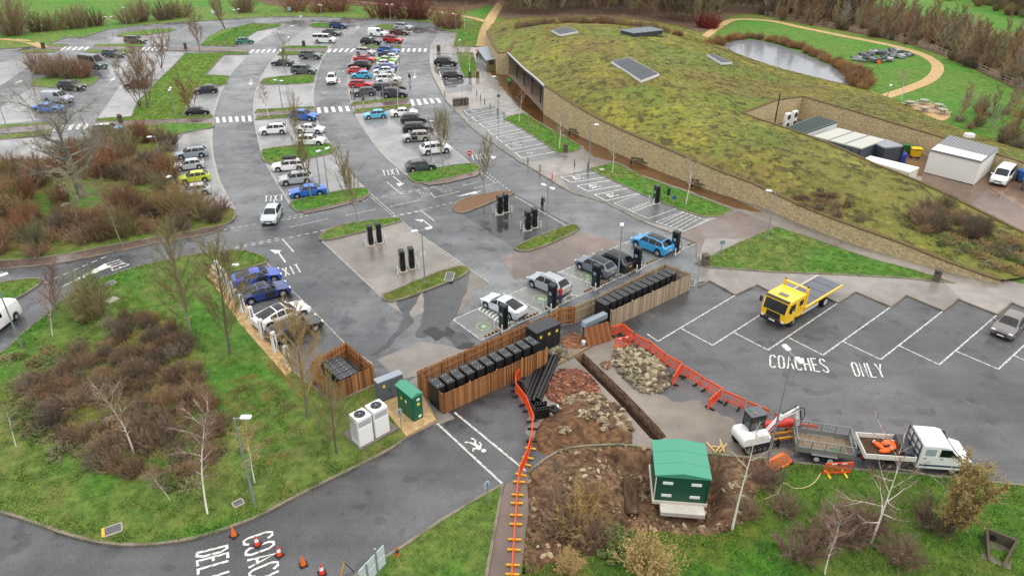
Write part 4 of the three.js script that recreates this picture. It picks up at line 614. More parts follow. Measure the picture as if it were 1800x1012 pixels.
// o: h height, r trunk radius, f0 where limbs begin, n limbs, up upward pull, spread, twig count per limb, droop
function growTree(o, seed) {
  const r = rng(seed), T = new Wood(), C = new Wood(), stems = o.stems || 1;
  for (let s = 0; s < stems; s++) {
    const lean = stems > 1 ? V((r() - .5) * .9, 1, (r() - .5) * .9) : V((r() - .5) * (o.lean ?? .2), 1, (r() - .5) * (o.lean ?? .2)); lean.normalize();
    let p = V((r() - .5) * .06 * (stems - 1), -.05, (r() - .5) * .06 * (stems - 1)), d = lean.clone(); const H = o.h * (stems > 1 ? .75 + r() * .3 : 1), N = 9, wob = (o.lean ?? .2) < .05 ? .05 : .14, pts = [p.clone()], rad = [];
    for (let i = 1; i <= N; i++) { d = jit(d, r, wob); d.y += .06; d.normalize(); p = p.clone().addScaledVector(d, H / N); pts.push(p); }
    const R = (t) => (stems > 1 ? .7 : 1) * o.r * Math.pow(1 - t * .94, .9);
    for (let i = 0; i < N; i++) T.seg(pts[i], pts[i + 1], R(i / N), R((i + 1) / N), 6);
    const twigs = (a, b, len, n, depth) => {
      for (let i = 0; i < n; i++) { const t = .15 + .85 * Math.pow(r(), .8), q = a.clone().lerp(b, t), dd = V().subVectors(b, a).normalize(); let td = jit(dd, r, o.wild ?? 1.5); td.y += o.up * .4 - (o.droop || 0) * r(); td.normalize();
        const L = len * (.5 + r() * .7), e = q.clone().addScaledVector(td, L); if (o.droop) e.y -= L * o.droop * .5; C.seg(q, e, o.tw * (.7 + r() * .6) * (depth ? 1.3 : 1), 0, 3); if (o.leaf && r() < o.leaf) for (let k = 0; k < 3; k++) C.leaf(q.clone().lerp(e, r()), o.leafSize || .06, r);
        if (depth) twigs(q, e, L * .6, 3, depth - 1); }
    };
    for (let i = 0; i < o.n; i++) {
      const t = o.f0 + (1 - o.f0) * (i + r() * .6) / o.n, k = Math.min(N - .01, t * N), q = pts[Math.floor(k)].clone().lerp(pts[Math.ceil(k)], k % 1), az = i * 2.4 + r(), el = o.elev + (r() - .5) * .4;
      let bd = V(Math.cos(az) * Math.cos(el), Math.sin(el), Math.sin(az) * Math.cos(el)); const L0 = o.spread * (o.shape === 'oval' ? Math.sin(Math.PI * Math.min(1, .25 + .75 * (1 - t) / (1 - o.f0) * .9)) : o.shape === 'cone' ? 1.15 - t * .8 : .7 + .5 * r()) * (.75 + r() * .5);
      let a = q; const S = 4; for (let j = 0; j < S; j++) { bd = jit(bd, r, o.crook ?? .35); bd.y += o.up * .18 - (o.droop || 0) * .12 * j; bd.normalize(); const b = a.clone().addScaledVector(bd, L0 / S), r0 = R(t) * .55 * (1 - j / S * .8), r1 = R(t) * .55 * (1 - (j + 1) / S * .8); (o.whiteLimbs ? T : C).seg(a, b, Math.max(.012, r0), Math.max(.008, r1), 4); twigs(a, b, L0 * .38, o.k, o.depth ?? 1); if (r() < .5 && j > 0) { const sd = jit(bd, r, 1.4), e = b.clone().addScaledVector(sd, L0 * .45); (o.whiteLimbs ? T : C).seg(b, e, Math.max(.01, r1 * .8), .006, 3); twigs(b, e, L0 * .3, o.k, o.depth ?? 1); } a = b; }
    }
    twigs(pts[N - 2], pts[N], o.spread * .4, o.k * 2, 1);
  }
  return { trunk: T.geo(), crown: C.geo() };
}
function growShrub(o, seed) {                                          // many stems from the ground, dense twigs, domed outline
  const r = rng(seed), C = new Wood();
  for (let i = 0; i < o.n; i++) {
    const az = r() * 6.283, rr = Math.sqrt(r()), dx = Math.cos(az) * rr, dz = Math.sin(az) * rr; let p = V(dx * o.w * .35, 0, dz * o.w * .35), d = V(dx * .8 * o.flare, 1, dz * .8 * o.flare).normalize(); const H = o.h * (1.05 - .45 * rr * rr) * (.7 + r() * .4);
    for (let j = 0; j < 4; j++) { d = jit(d, r, .5); d.y = Math.abs(d.y); const q = p.clone().addScaledVector(d, H / 4); C.seg(p, q, o.tw * 2.2 * (1 - j * .2), o.tw * 2.2 * (1 - (j + 1) * .2) + .004, 3);
      for (let k = 0; k < o.k; k++) { const a = p.clone().lerp(q, r()), td = jit(d, r, 1.7), e = a.clone().addScaledVector(td, H * .3 * (.4 + r())); if (e.y < .03) e.y = .03; C.seg(a, e, o.tw, 0, 3); if (o.leaf && r() < o.leaf) { C.leaf(e, o.leafSize, r); C.leaf(a.lerp(e, r()), o.leafSize, r); } } p = q; }
  }
  return C.geo();
}
const TW = { brown: M('#86715b', .95), dark: M('#6d5c4b', .95), red: M('#8a674f', .95), olive: M('#867c57', .95), pale: M('#9a9078', .95), straw: M('#a58b5b', .95), gold: M('#93804f', .9), green: M('#64733c', .95), grey: M('#837e70', .9), purple: M('#80675a', .95) };
const birchBark = M('#ffffff', .8, { map: texture(128, 1, (u, v) => { const n = fbm(u * 6, v * 40, 2, 0); return n > .66 ? 70 : 205 + n * 40; }) });
{ birchBark.map = null; birchBark.color.set('#d9d5ca'); }
const SPECIES = {
  birch: [1, 2, 3].map((s) => growTree({ h: 8.2, r: .085, f0: .3, n: 20, up: .25, spread: 1.7, shape: 'oval', elev: .75, k: 7, tw: .011, droop: .35, whiteLimbs: true, lean: .25 }, 100 + s)),
  smallBirch: [1, 2].map((s) => growTree({ h: 5.2, r: .07, f0: .38, n: 12, up: .3, spread: 1.3, shape: 'oval', elev: .85, k: 5, tw: .012, droop: .2, whiteLimbs: true, lean: .15 }, 120 + s)),
  vase: [1, 2, 3].map((s) => growTree({ h: 6.2, r: .085, f0: .32, n: 16, up: .9, spread: 2.3, shape: 'free', elev: 1.1, k: 6, tw: .011, lean: .08, crook: .2, wild: .9 }, 140 + s)),
  alder: [1, 2, 3].map((s) => growTree({ h: 10.5, r: .13, f0: .16, n: 26, up: .6, spread: 3.6, shape: 'cone', elev: .85, k: 8, tw: .011, lean: .25, crook: .3, wild: 1.1 }, 160 + s)),
  slim: [1, 2].map((s) => growTree({ h: 8.2, r: .09, f0: .35, n: 9, up: .3, spread: 1.2, shape: 'oval', elev: .6, k: 2, tw: .011, whiteLimbs: true, lean: .03 }, 130 + s)),
  limby: [growTree({ h: 8.2, r: .1, f0: .25, n: 12, up: .3, spread: 2.6, shape: 'free', elev: .5, k: 3, tw: .012, whiteLimbs: true, lean: .03, crook: .5 }, 137)],
  multi: [1, 2].map((s) => growTree({ h: 7.0, r: .1, stems: 4, f0: .3, n: 9, up: .6, spread: 2.0, shape: 'free', elev: .9, k: 5, tw: .014 }, 180 + s)),
  oak: [growTree({ h: 9.5, r: .55, f0: .3, n: 15, up: .25, spread: 5.4, shape: 'free', elev: .55, k: 9, tw: .02, lean: .35, crook: .9, wild: 1.8 }, 201)],
  wood: [1, 2, 3, 4].map((s) => growTree({ h: 8.5, r: .13, f0: .15, n: 13, up: .7, spread: 2.4, shape: 'cone', elev: .9, k: 4, tw: .03 }, 220 + s)),
};
const SHRUB = {
  dense: [1, 2, 3].map((s) => growShrub({ h: 2.0, w: 2.4, n: 60, k: 6, tw: .016, flare: 1 }, 300 + s)), low: [1, 2].map((s) => growShrub({ h: .9, w: 2.2, n: 50, k: 5, tw: .015, flare: 1.4 }, 320 + s)), tall: [1, 2].map((s) => growShrub({ h: 3.4, w: 2.6, n: 70, k: 8, tw: .014, flare: .7 }, 340 + s)),
  leafy: [1, 2].map((s) => growShrub({ h: 2.2, w: 1.6, n: 40, k: 6, tw: .011, flare: .6, leaf: .95, leafSize: .05 }, 360 + s)), bramble: [1, 2].map((s) => growShrub({ h: .7, w: 2.0, n: 40, k: 6, tw: .01, flare: 1.8, leaf: .8, leafSize: .06 }, 380 + s)),
};
function plantTree(name, kind, v, px, py, h, label, crownMat, trunkMat, group, turn = v * 1.7 + px * .013) {
  const s = SPECIES[kind][v % SPECIES[kind].length], base = { birch: 8.2, slim: 8.2, limby: 8.2, smallBirch: 5.2, vase: 6.2, alder: 10.5, multi: 7, oak: 9.5, wood: 8.5 }[kind], g = thing(name, G(px, py).setY(.05), turn, label, 'tree', group);
  mesh('trunk', s.trunk, trunkMat, g); mesh('crown', s.crown, crownMat, g); g.scale.setScalar(h / base); return g;
}
const browned = M('#8f8068', .95), bark = M('#6f675a', .95), greyBark = M('#8b8a7c', .95), darkBark = M('#5c5348', .95);
// trees in the car park
[[850.7, 343, 5.6, 'vase', 'bare vase-shaped tree on the bark island'], [630, 396, 6.6, 'vase', 'bare upright tree on the grass island beside the chargers'], [546, 347, 6.6, 'vase', 'bare upright tree beside the blue saloon'], [780, 301, 6.4, 'vase', 'bare upright tree beside the dark grey hatchback'], [521, 263, 5.4, 'vase', 'bare tree beside the row of white cars'], [504, 137, 5, 'vase', 'bare tree on the strip below the grey people carrier'], [788, 266, 4.6, 'vase', 'slim bare tree beside the white SUV']].forEach(([x, y, h, k, l], i) => plantTree('bare_tree', k, i, x, y, h, l, TW.olive, greyBark, 'bare trees in the car park'));
[[472, 206, 5, 'birch with red twigs on the crossing strip'], [699, 186, 4.6, 'birch with a rounded crown by the middle crossing'], [690, 172, 3.8, 'slim birch leaning over the dark parked cars'], [817, 51, 6, 'birch on the small lawn by the pale path'], [1076, 306, 5, 'white birch on the long lawn end near the lamp'], [1206, 360, 5, 'white birch on the long lawn near the wall bench'], [912, 215, 4.8, 'white birch in front of the dark entrance'], [983, 262, 5, 'white birch beside the round bin'], [826, 126, 4.6, 'slim white birch between the litter bins'], [813, 99, 3.4, 'thin young birch beside the black SUV'], [1585, 177, 4.6, 'lone birch beside the pond path']].forEach(([x, y, h, l], i) => plantTree('birch_tree', 'smallBirch', i, x, y, h, l, i % 3 ? TW.pale : TW.red, birchBark, 'young birches'));
// far left and bank trees
[[259, 191, 9.5, 'multi', 'multi-stemmed bare tree at the foot of the grass bank'], [246, 188, 8, 'multi', 'bare tree leaning over the empty bays'], [351, 91, 9, 'alder', 'tall bare tree above the bank footpath'], [395, 51, 8.5, 'multi', 'pale bare tree under the twin lamp at the top road'], [339, 204, 6, 'multi', 'reddish bare tree beside the black hatchback'], [283, 120, 7, 'multi', 'bare tree at the middle of the bank edge']].forEach(([x, y, h, k, l], i) => plantTree('bare_tree', k, i, x, y, h, l, i === 4 ? TW.red : TW.brown, bark, 'bare trees on the grass bank'));
plantTree('oak_tree', 'oak', 0, 146, 347, 9.5, 'old spreading bare oak with a thick grey trunk on the wooded verge', TW.grey, M('#77756a', .95), null, 1.2);
// near lawn
[[336, 592, 9.5, 'tall bare tree in the middle of the near lawn'], [404, 624, 10.5, 'tall bare tree beside the gravel strip'], [541, 736, 8.5, 'bare tree in front of the small fenced enclosure'], [592, 801, 6, 'slender bare tree beside the white units'], [98, 560, 5, 'small bare tree near the white van']].forEach(([x, y, h, l], i) => plantTree('bare_tree', 'alder', i, x, y, h, l, [TW.olive, TW.olive, TW.straw, TW.olive, TW.purple][i], [greyBark, bark, bark, darkBark, greyBark][i], 'bare trees on the near lawn'));
[[365, 907, 6.6, 'leaning white birch with purple twigs in front of the thicket', TW.purple, .35], [448, 852, 4.6, 'thin white birch behind the lamp post', TW.straw, .15], [299, 882, 3, 'short white birch stem at the thicket edge', TW.purple, .1], [236, 802, 6, 'mossy birch trunk rising out of the thicket', TW.brown, .2], [29, 790, 3.6, 'young birch at the left edge of the lawn', TW.olive, .1], [92, 593, 4.2, 'small purple-twigged birch by the west road', TW.purple, .2], [215, 432, 7, 'birch at the front of the wooded verge', TW.brown, .2], [140, 410, 7.5, 'pale branched tree in the wooded verge thicket', TW.pale, .2], [26, 395, 6, 'pale branched tree at the left edge of the verge', TW.straw, .2]].forEach(([x, y, h, l, m, lean], i) => { const t = plantTree('birch_tree', 'birch', i, x, y, h, l, m, i > 5 ? browned : birchBark, 'birches on the west side'); t.rotation.z = lean * (i < 3 ? .6 : .2); });
// bottom right
[[1287, 933, 7.6, 'slim white birch beside the green substation', TW.pale, .0], [1531, 957, 6.4, 'white birch with spreading limbs in front of the pickup', TW.purple, 0], [1450, 1013, 4.2, 'small birch with reddish twigs at the bottom edge', TW.purple, 0], [1370, 878, 4.2, 'thin dark sapling beside the fallen orange barrier', TW.red, 0]].forEach(([x, y, h, l, m], i) => plantTree('birch_tree', ['slim', 'limby', 'birch', 'slim'][i], i + 1, x, y, h, l, m, i === 3 ? darkBark : birchBark, 'birches on the lower lawn'));
function shrub(name, kind, v, px, py, s, mat, label, cat = 'shrub', group, sy = 1, h) { const m = mesh(name, SHRUB[kind][v % SHRUB[kind].length], mat); m.position.copy(G(px, py)).setY(h ?? .05); m.rotation.y = v * 1.3 + px; m.scale.set(s, s * sy, s); return tag(m, label, cat, group); }
{ const g = thing('leafy_tree', G(1668, 936).setY(.05), 0, 'small tree holding dry golden leaves in front of the pickup cab', 'tree'); const t = growTree({ h: 5.2, r: .08, stems: 5, f0: .08, n: 9, up: .6, spread: 1.2, shape: 'free', elev: 1.0, k: 7, tw: .012, leaf: .5, leafSize: .06 }, 431); mesh('trunk', t.trunk, darkBark, g); mesh('crown', t.crown, TW.gold, g); }
shrub('golden_shrub', 'leafy', 0, 1135, 1008, 1.15, TW.straw, 'dry straw-coloured leafy bush at the bottom edge', 'shrub', null, 1.1); shrub('golden_shrub', 'leafy', 1, 1000, 1010, .7, TW.straw, 'small yellowish bush near the muddy footpath edge', 'shrub'); shrub('bare_shrub', 'dense', 0, 1640, 925, .9, TW.dark, 'dark bare shrub at the foot of the golden tree'); shrub('bramble_bush', 'bramble', 0, 1085, 965, 1.3, TW.green, 'dark green bramble beside the straw bush');
[[1000, 895, 1.2], [1020, 930, 1.3], [985, 935, 1.0], [1040, 885, 1.0], [1045, 950, 1.1]].forEach(([x, y, s], i) => shrub('bare_shrub', 'dense', i, x, y, s * .8, i % 2 ? TW.straw : TW.brown, `${ordinal[i]} tangle of bare brush on the churned earth beside the substation`, 'shrub', 'brush beside the substation'));
[[1310, 905, .7], [1345, 850, .9], [1380, 900, .8], [1405, 975, 1.1], [1440, 950, 1.0], [1480, 945, 1.2], [1520, 925, 1.3], [1580, 985, 1.0]].forEach(([x, y, s], i) => shrub('bare_shrub', 'dense', i, x, y, s * .85, i % 2 ? TW.purple : TW.brown, `${ordinal[i]} clump from the left of fine bare brush on the lower lawn`, 'shrub', 'brush on the lower lawn'));
shrub('evergreen_shrub', 'tall', 0, 160, 560, 1.05, TW.olive, 'tall olive shrub at the bend of the west road'); shrub('evergreen_shrub', 'leafy', 1, 158, 535, 1.5, TW.green, 'greenish leafy shrub behind the olive shrub');
[[70, 125, 1.5], [95, 132, 1.5], [120, 134, 1.5], [146, 133, 1.4]].forEach(([x, y, s], i) => shrub('bare_shrub', 'tall', i, x, y + 4, s * .9, i === 3 ? TW.red : TW.brown, ['leftmost shrub of the island beside the minibus', 'second shrub from the left on the minibus island', 'third shrub from the left on the minibus island', 'reddish shrub at the right end of the minibus island'][i], 'shrub', 'shrubs on the minibus island'));
[[25, 62, 2.2], [68, 55, 1.8], [98, 53, 2], [135, 50, 1.4], [166, 46, 1.7], [228, 41, 1.9], [250, 38, 1.4], [288, 35, 2], [318, 30, 2], [430, 22, 1.6]].forEach(([x, y, s], i) => shrub('hedge_shrub', i % 3 ? 'dense' : 'tall', i, x, y, s * 1.3, [TW.brown, TW.dark, TW.olive][i % 3], `${ordinal[i]} shrub from the left in the hedge row beyond the top road`, 'shrub', 'hedge row beyond the top road'));
[[520, 20, 2.1], [560, 22, 1.6], [595, 20, 2.4], [672, 31, 2.6], [720, 33, 2.7], [740, 34, 2], [782, 47, 2.2], [795, 50, 1.5]].forEach(([x, y, s], i) => shrub('red_shrub', 'dense', i, x, y, s * 1.35, i > 2 && i < 6 ? M('#70453a', .95) : TW.red, i > 2 && i < 6 ? `${ordinal[i - 3]} deep red dogwood clump from the left beyond the car park` : `brown shrub clump, ${ordinal[i]} from the left beyond the top of the car park`, 'shrub', i > 2 && i < 6 ? 'red dogwood clumps' : 'brown clumps by the top road'));
[[1238, 48, 1.6], [1250, 50, 1.4]].forEach(([x, y, s], i) => shrub('red_shrub', 'dense', i, x, y, s * 1.3, M('#7b3030', .95), ['deep red shrub where the pond path meets the roof', 'smaller deep red shrub nearer the pond path'][i], 'shrub', 'red shrubs by the pond path'));
shrub('bare_shrub', 'dense', 2, 387, 372, .9, TW.purple, 'small purple bare shrub at the end of the verge beside the cars'); shrub('bare_shrub', 'low', 1, 178, 480 + 30, .8, TW.purple, 'small thorny shrub beside the painted arrow');
// masses nobody could count
function mass(name, label, geos, mats, n, poly, seed, smin, smax, place = () => .03, keep = () => true) {
  const r = rng(seed); let x0 = 1e9, x1 = -1e9, z0 = 1e9, z1 = -1e9; for (const p of poly) { x0 = Math.min(x0, p.x); x1 = Math.max(x1, p.x); z0 = Math.min(z0, p.z); z1 = Math.max(z1, p.z); }
  const root = tag(thing(name), label, 'undergrowth', null, 'stuff'), lists = geos.map(() => []); let made = 0, tries = 0;
  while (made < n && tries++ < n * 40) { const x = x0 + r() * (x1 - x0), z = z0 + r() * (z1 - z0); if (!inside(x, z, poly) || !keep(x, z)) continue; const s = smin + r() * (smax - smin), m = new THREE.Matrix4().compose(V(x, place(x, z), z), new THREE.Quaternion().setFromAxisAngle(V(0, 1, 0), r() * 6.28), V(s * (.85 + r() * .3), s * (.8 + r() * .4), s)); lists[Math.floor(r() * geos.length)].push([m, .7 + r() * .55, .85 + r() * .3]); made++; }
  geos.forEach((g, i) => { const l = lists[i]; if (!l.length) return; const im = new THREE.InstancedMesh(g, mats[i % mats.length], l.length); im.name = 'twigs'; l.forEach(([m, k, q], j) => { im.setMatrixAt(j, m); im.setColorAt(j, new THREE.Color(k * q, k, k / q)); }); im.castShadow = im.receiveShadow = true; root.add(im); });
  return root;
}
const verge = P2([[-80, 300], [60, 292], [110, 290], [150, 262], [215, 238], [300, 245], [303, 330], [350, 375], [392, 394], [280, 412], [200, 428], [60, 450], [-80, 458]]);
const clearing = P2([[40, 340], [120, 318], [200, 322], [275, 330], [290, 352], [220, 365], [150, 372], [130, 360], [60, 358]]);
mass('verge_thicket', 'brown leafless thicket covering the wooded verge', [...SHRUB.dense, ...SHRUB.tall, ...SHRUB.low], [TW.brown, TW.brown, TW.dark, TW.red, TW.olive, TW.brown, TW.straw], 210, verge, 41, .65, 1.2, undefined, (x, z) => !inside(x, z, clearing));
const thicket = thicketPlan;
mass('lawn_thicket', 'dense brown bramble and brush thicket in the middle of the near lawn', [...SHRUB.dense, ...SHRUB.low, ...SHRUB.low], [TW.brown, TW.dark, TW.brown, TW.purple, TW.straw, TW.dark, TW.brown], 330, thicket, 43, .4, .68);
mass('thicket_edge', 'green bramble patches at the edge of the near thicket', SHRUB.bramble, [TW.green, TW.olive], 40, P2([[0, 640], [60, 620], [160, 600], [120, 640], [60, 720], [130, 800], [250, 850], [350, 850], [330, 870], [150, 840], [30, 740]]), 47, .5, 1.0);
mass('lawn_scrub', 'tawny dry grass and low scrub beside the near thicket', [...SHRUB.low], [TW.straw, TW.olive], 60, P2([[400, 640], [500, 690], [540, 760], [500, 830], [420, 800], [400, 720]]), 49, .25, .45);
mass('reed_bed', 'tawny reeds round the pond', [...SHRUB.low, ...SHRUB.dense], [M('#9a7752', .95), M('#8a6a4c', .95)], 150, smooth(P2([[1245, 84], [1270, 66], [1330, 62], [1380, 72], [1440, 92], [1490, 118], [1528, 140], [1520, 158], [1500, 152], [1505, 138], [1470, 118], [1401, 88], [1335, 70], [1300, 70], [1272, 80]]), 3, true), 51, .5, .9, undefined, (x, z) => edgeDist(x, z, pondRim)[0] < 3.2);
mass('reed_bed', 'brown reed clump at the near corner of the pond', [...SHRUB.dense], [M('#97704e', .95)], 26, smooth(P2([[1478, 118], [1500, 120], [1528, 136], [1526, 150], [1500, 152], [1490, 138]]), 3, true), 53, .6, 1.0);
const litter = (label, px) => { const g = flat(smooth(P2(px), 3, true), .03); g.setAttribute('color', new THREE.Float32BufferAttribute(new Float32Array(g.attributes.position.count * 3).fill(.8), 3)); setting('leaf_litter', g, MAT.soil, label); };
litter('brown leaf litter under the woodland', [[470, 8], [560, 9], [640, 9], [740, 14], [820, 18], [866, 8], [878, 32], [930, 31], [1000, 29], [1100, 32], [1190, 44], [1236, 56], [1290, 26], [1340, 22], [1300, -20], [1100, -24], [900, -24], [700, -20], [470, -14]]);
litter('brown leaf litter under the hedgerow', [[1340, 24], [1420, 42], [1500, 56], [1600, 78], [1680, 106], [1760, 143], [1830, 173], [1960, 200], [1960, 130], [1800, 96], [1680, 64], [1560, 38], [1450, 14], [1360, 0]]);
mass('woodland', 'leafless woodland beyond the grass roof', SPECIES.wood.map((s) => s.crown), [TW.brown, TW.pale, TW.olive, TW.dark], 1500, P2([[470, 4], [560, 5], [640, 5], [740, 10], [820, 14], [868, 3], [884, 30], [930, 29], [1000, 27], [1100, 30], [1190, 42], [1234, 52], [1290, 22], [1420, 32], [1500, 44], [1540, 20], [1420, 0], [1300, -14], [1100, -16], [900, -16], [700, -12], [470, -6]]), 55, .9, 1.5);
mass('hedgerow', 'tall leafless hedgerow beyond the pond', [...SPECIES.wood.map((s) => s.crown), ...SHRUB.tall], [TW.brown, TW.red, TW.pale, TW.olive, TW.brown, TW.dark], 650, P2([[1330, 26], [1420, 44], [1500, 58], [1600, 80], [1680, 108], [1760, 145], [1830, 175], [1900, 190], [1900, 130], [1800, 92], [1680, 60], [1560, 34], [1450, 10], [1380, 0]]), 57, .5, .85);
mass('hedgerow', 'dark hedgerow across the far field', [...SPECIES.wood.map((s) => s.crown), ...SHRUB.tall], [TW.dark, TW.olive, TW.dark], 260, P2([[1640, -4], [1700, 6], [1760, 24], [1860, 46], [1900, 20], [1700, -26]]), 59, .6, 1.0);
mass('scrub', 'brown scrub at the edge of the service yard', [...SPECIES.wood.map((s) => s.crown), ...SHRUB.tall, ...SHRUB.dense], [TW.brown, TW.olive, TW.pale, TW.red], 60, P2([[1668, 212], [1700, 200], [1760, 195], [1850, 205], [1900, 280], [1800, 270], [1740, 250], [1690, 232]]), 61, .4, .7, (x, z) => Math.max(0, roofFit(x, z)) * .9);
mass('scrub', 'tangled brown scrub on the end of the mossy mound', [...SHRUB.dense, ...SHRUB.tall], [TW.brown, TW.olive, TW.straw, TW.dark], 30, [[1590, 392, 1.8], [1640, 370, 1.6], [1700, 378, 1.2], [1740, 400, .8], [1730, 425, .8], [1650, 415, 1.4], [1600, 405, 1.8]].map((a) => G(...a)), 63, .4, .65, (x, z) => roofFit(x, z) - .1);
mass('mound_brush', 'dark brush patches on the grass roof', [...SHRUB.low], [TW.brown, TW.dark, TW.olive], 40, [[1390, 335, 2.9], [1440, 330, 2.9], [1520, 370, 2.3], [1560, 395, 2], [1500, 385, 2.3], [1420, 360, 2.6]].map((a) => G(...a)), 65, .3, .7, (x, z) => roofFit(x, z) - .05);
mass('mound_brush', 'brown brush along the back rim of the roof', [...SHRUB.low, ...SHRUB.dense], [TW.brown, TW.dark, TW.red, TW.olive], 90, [[880, 44, 4], [930, 32, 6], [1000, 26, 7], [1080, 27, 7.5], [1160, 38, 7], [1200, 50, 6.4], [1160, 46, 7], [1080, 34, 7.8], [1000, 36, 7], [900, 52, 4.6]].map((a) => G(...a)), 67, .5, 1.0, (x, z) => roofFit(x, z) - .1);
mass('mound_edge_scrub', 'low scrub and rough grass at the end of the mound', [...SHRUB.bramble, ...SHRUB.low], [TW.green, TW.olive, TW.straw, TW.brown], 70, [[1640, 440, .8], [1700, 400, 1], [1800, 430, .4], [1880, 470, 0], [1800, 490, 0], [1720, 470, .5]].map((a) => G(...a)), 69, .5, .9, (x, z) => Math.max(0, roofFit(x, z)) - .05);
// turf
{
  const blade = (n, h, w, seed) => { const r = rng(seed), p = []; for (let i = 0; i < n; i++) { const a = r() * 6.28, d = r() * w, x = Math.cos(a) * d, z = Math.sin(a) * d, b = r() * 6.28, q = .011 + r() * .009, H = h * (.6 + r() * .6), lx = (r() - .5) * H * 1.3, lz = (r() - .5) * H * 1.3; p.push(x - Math.cos(b) * q, 0, z - Math.sin(b) * q, x + Math.cos(b) * q, 0, z + Math.sin(b) * q, x + lx, H, z + lz); } const g = new THREE.BufferGeometry(); g.setAttribute('position', new THREE.Float32BufferAttribute(p, 3)); g.setAttribute('normal', new THREE.Float32BufferAttribute(new Float32Array(p.length).map((_, i) => i % 3 === 1 ? 1 : 0), 3)); g.setAttribute('uv', new THREE.Float32BufferAttribute(new Float32Array(n * 6), 2)); return g; };
  const tufts = [blade(34, .06, .32, 1), blade(34, .08, .34, 2)], mat = M('#ffffff', .9), r = rng(77);
  const sow = (name, label, poly, per, hf, tint, keep = () => true, sc = 1) => {
    let x0 = 1e9, x1 = -1e9, z0 = 1e9, z1 = -1e9; for (const p of poly) { x0 = Math.min(x0, p.x); x1 = Math.max(x1, p.x); z0 = Math.min(z0, p.z); z1 = Math.max(z1, p.z); }
    x0 = Math.max(x0, -75); x1 = Math.min(x1, 90); z1 = Math.min(z1, -24); const N = Math.floor((x1 - x0) * (z1 - z0) * per), L = [[], []];
    for (let i = 0; i < N; i++) { const x = x0 + r() * (x1 - x0), z = z0 + r() * (z1 - z0); if (!inside(x, z, poly) || !keep(x, z)) continue; const s = sc * (.6 + r() * .8); L[i & 1].push([new THREE.Matrix4().compose(V(x, hf(x, z), z), new THREE.Quaternion().setFromAxisAngle(V(0, 1, 0), r() * 6.28), V(s, s, s)), tint(x, z, r)]); }
    const root = tag(thing(name), label, 'grass', null, 'stuff');
    L.forEach((l, i) => { if (!l.length) return; const im = new THREE.InstancedMesh(tufts[i], mat, l.length); im.name = 'tufts'; l.forEach(([m, c], j) => { im.setMatrixAt(j, m); im.setColorAt(j, new THREE.Color().setRGB(...c)); }); im.castShadow = im.receiveShadow = true; root.add(im); });
  };
  const green = (x, z, r) => { const t = grassTint(x, z), k = .85 + r() * .4; return r() < .05 ? [.28 * k, .25 * k, .1 * k] : [.16 * t[0] * k, .3 * t[1] * k, .045 * t[2] * k]; };
  const wild = (x, z, r) => { if (inside(x, z, thicketPlan) && r() < .85) { const k = .5 + r() * .7; return [.2 * k, .14 * k, .09 * k]; } const m = step01(.45, .62, coarse(x + 60, z, .13)); return r() < m * .3 ? [.26 + r() * .1, .21 + r() * .06, .1] : green(x, z, r); };
  const off = (...ps) => (x, z) => !ps.some((p) => inside(x, z, p)), gravel = P2([[365, 487], [372, 466], [384, 464], [516, 654], [503, 666], [419, 568]]), pad = P2([[596, 765], [632, 798], [716, 772], [770, 741], [738, 685], [660, 700]]);
  sow('turf', 'grass blades of the near lawn', nearLawn, 16, () => .13, wild, off(gravel, pad));
  const big = lawns.find((l) => l.name === 'lawn12'); sow('turf', 'grass blades of the lower right lawn', lawn12, 20, (x, z) => big.hf(x, z, 1) - .02, green, (x, z) => { const e = inside(x, z, pitRim) ? 0 : edgeDist(x, z, pitRim)[0]; return !inside(x, z, lawns.earth) || (e > .8 && coarse(x + 9, z, .4) > .56); });
  lawns.filter((l) => l.name === 'lawn' || l.name === 'grass_island' || l.name === 'grass_bank' || l.name === 'verge').forEach((l, i) => { if (l.p === nearLawn) return; sow('turf', 'short grass of one lawn or island', l.p, l.name === 'verge' ? 2 : 9, () => l.y + .02, green, undefined, .8); });
  sow('roof_moss', 'tufts of moss and sedum on the grass roof', roofPlan, 6, (x, z) => roofFit(x, z) - .05, (x, z, r) => { const a = coarse(x, z, .25), k = .7 + r() * .6; return a > .56 ? [.36 * k, .34 * k, .06 * k] : a < .4 ? [.24 * k, .17 * k, .08 * k] : [.26 * k, .26 * k, .06 * k]; }, (x, z) => edgeDist(x, z, roofPlan)[0] > .5 && r() < .5, 1.3);
}
// ------------------------------------------------------------------ street furniture and site objects
const steel = M('#9aa4ab', .4, { metalness: .5 }), black = M('#1b1c1f', .55), blackGloss = M('#141518', .25), whiteP = M('#dfe1e2', .45), greyP = M('#6c757d', .5), yellowP = M('#e0c132', .55), orangeP = M('#e2501c', .5), redOrange = M('#e2552c', .5), glassD = M('#1a2025', .08);
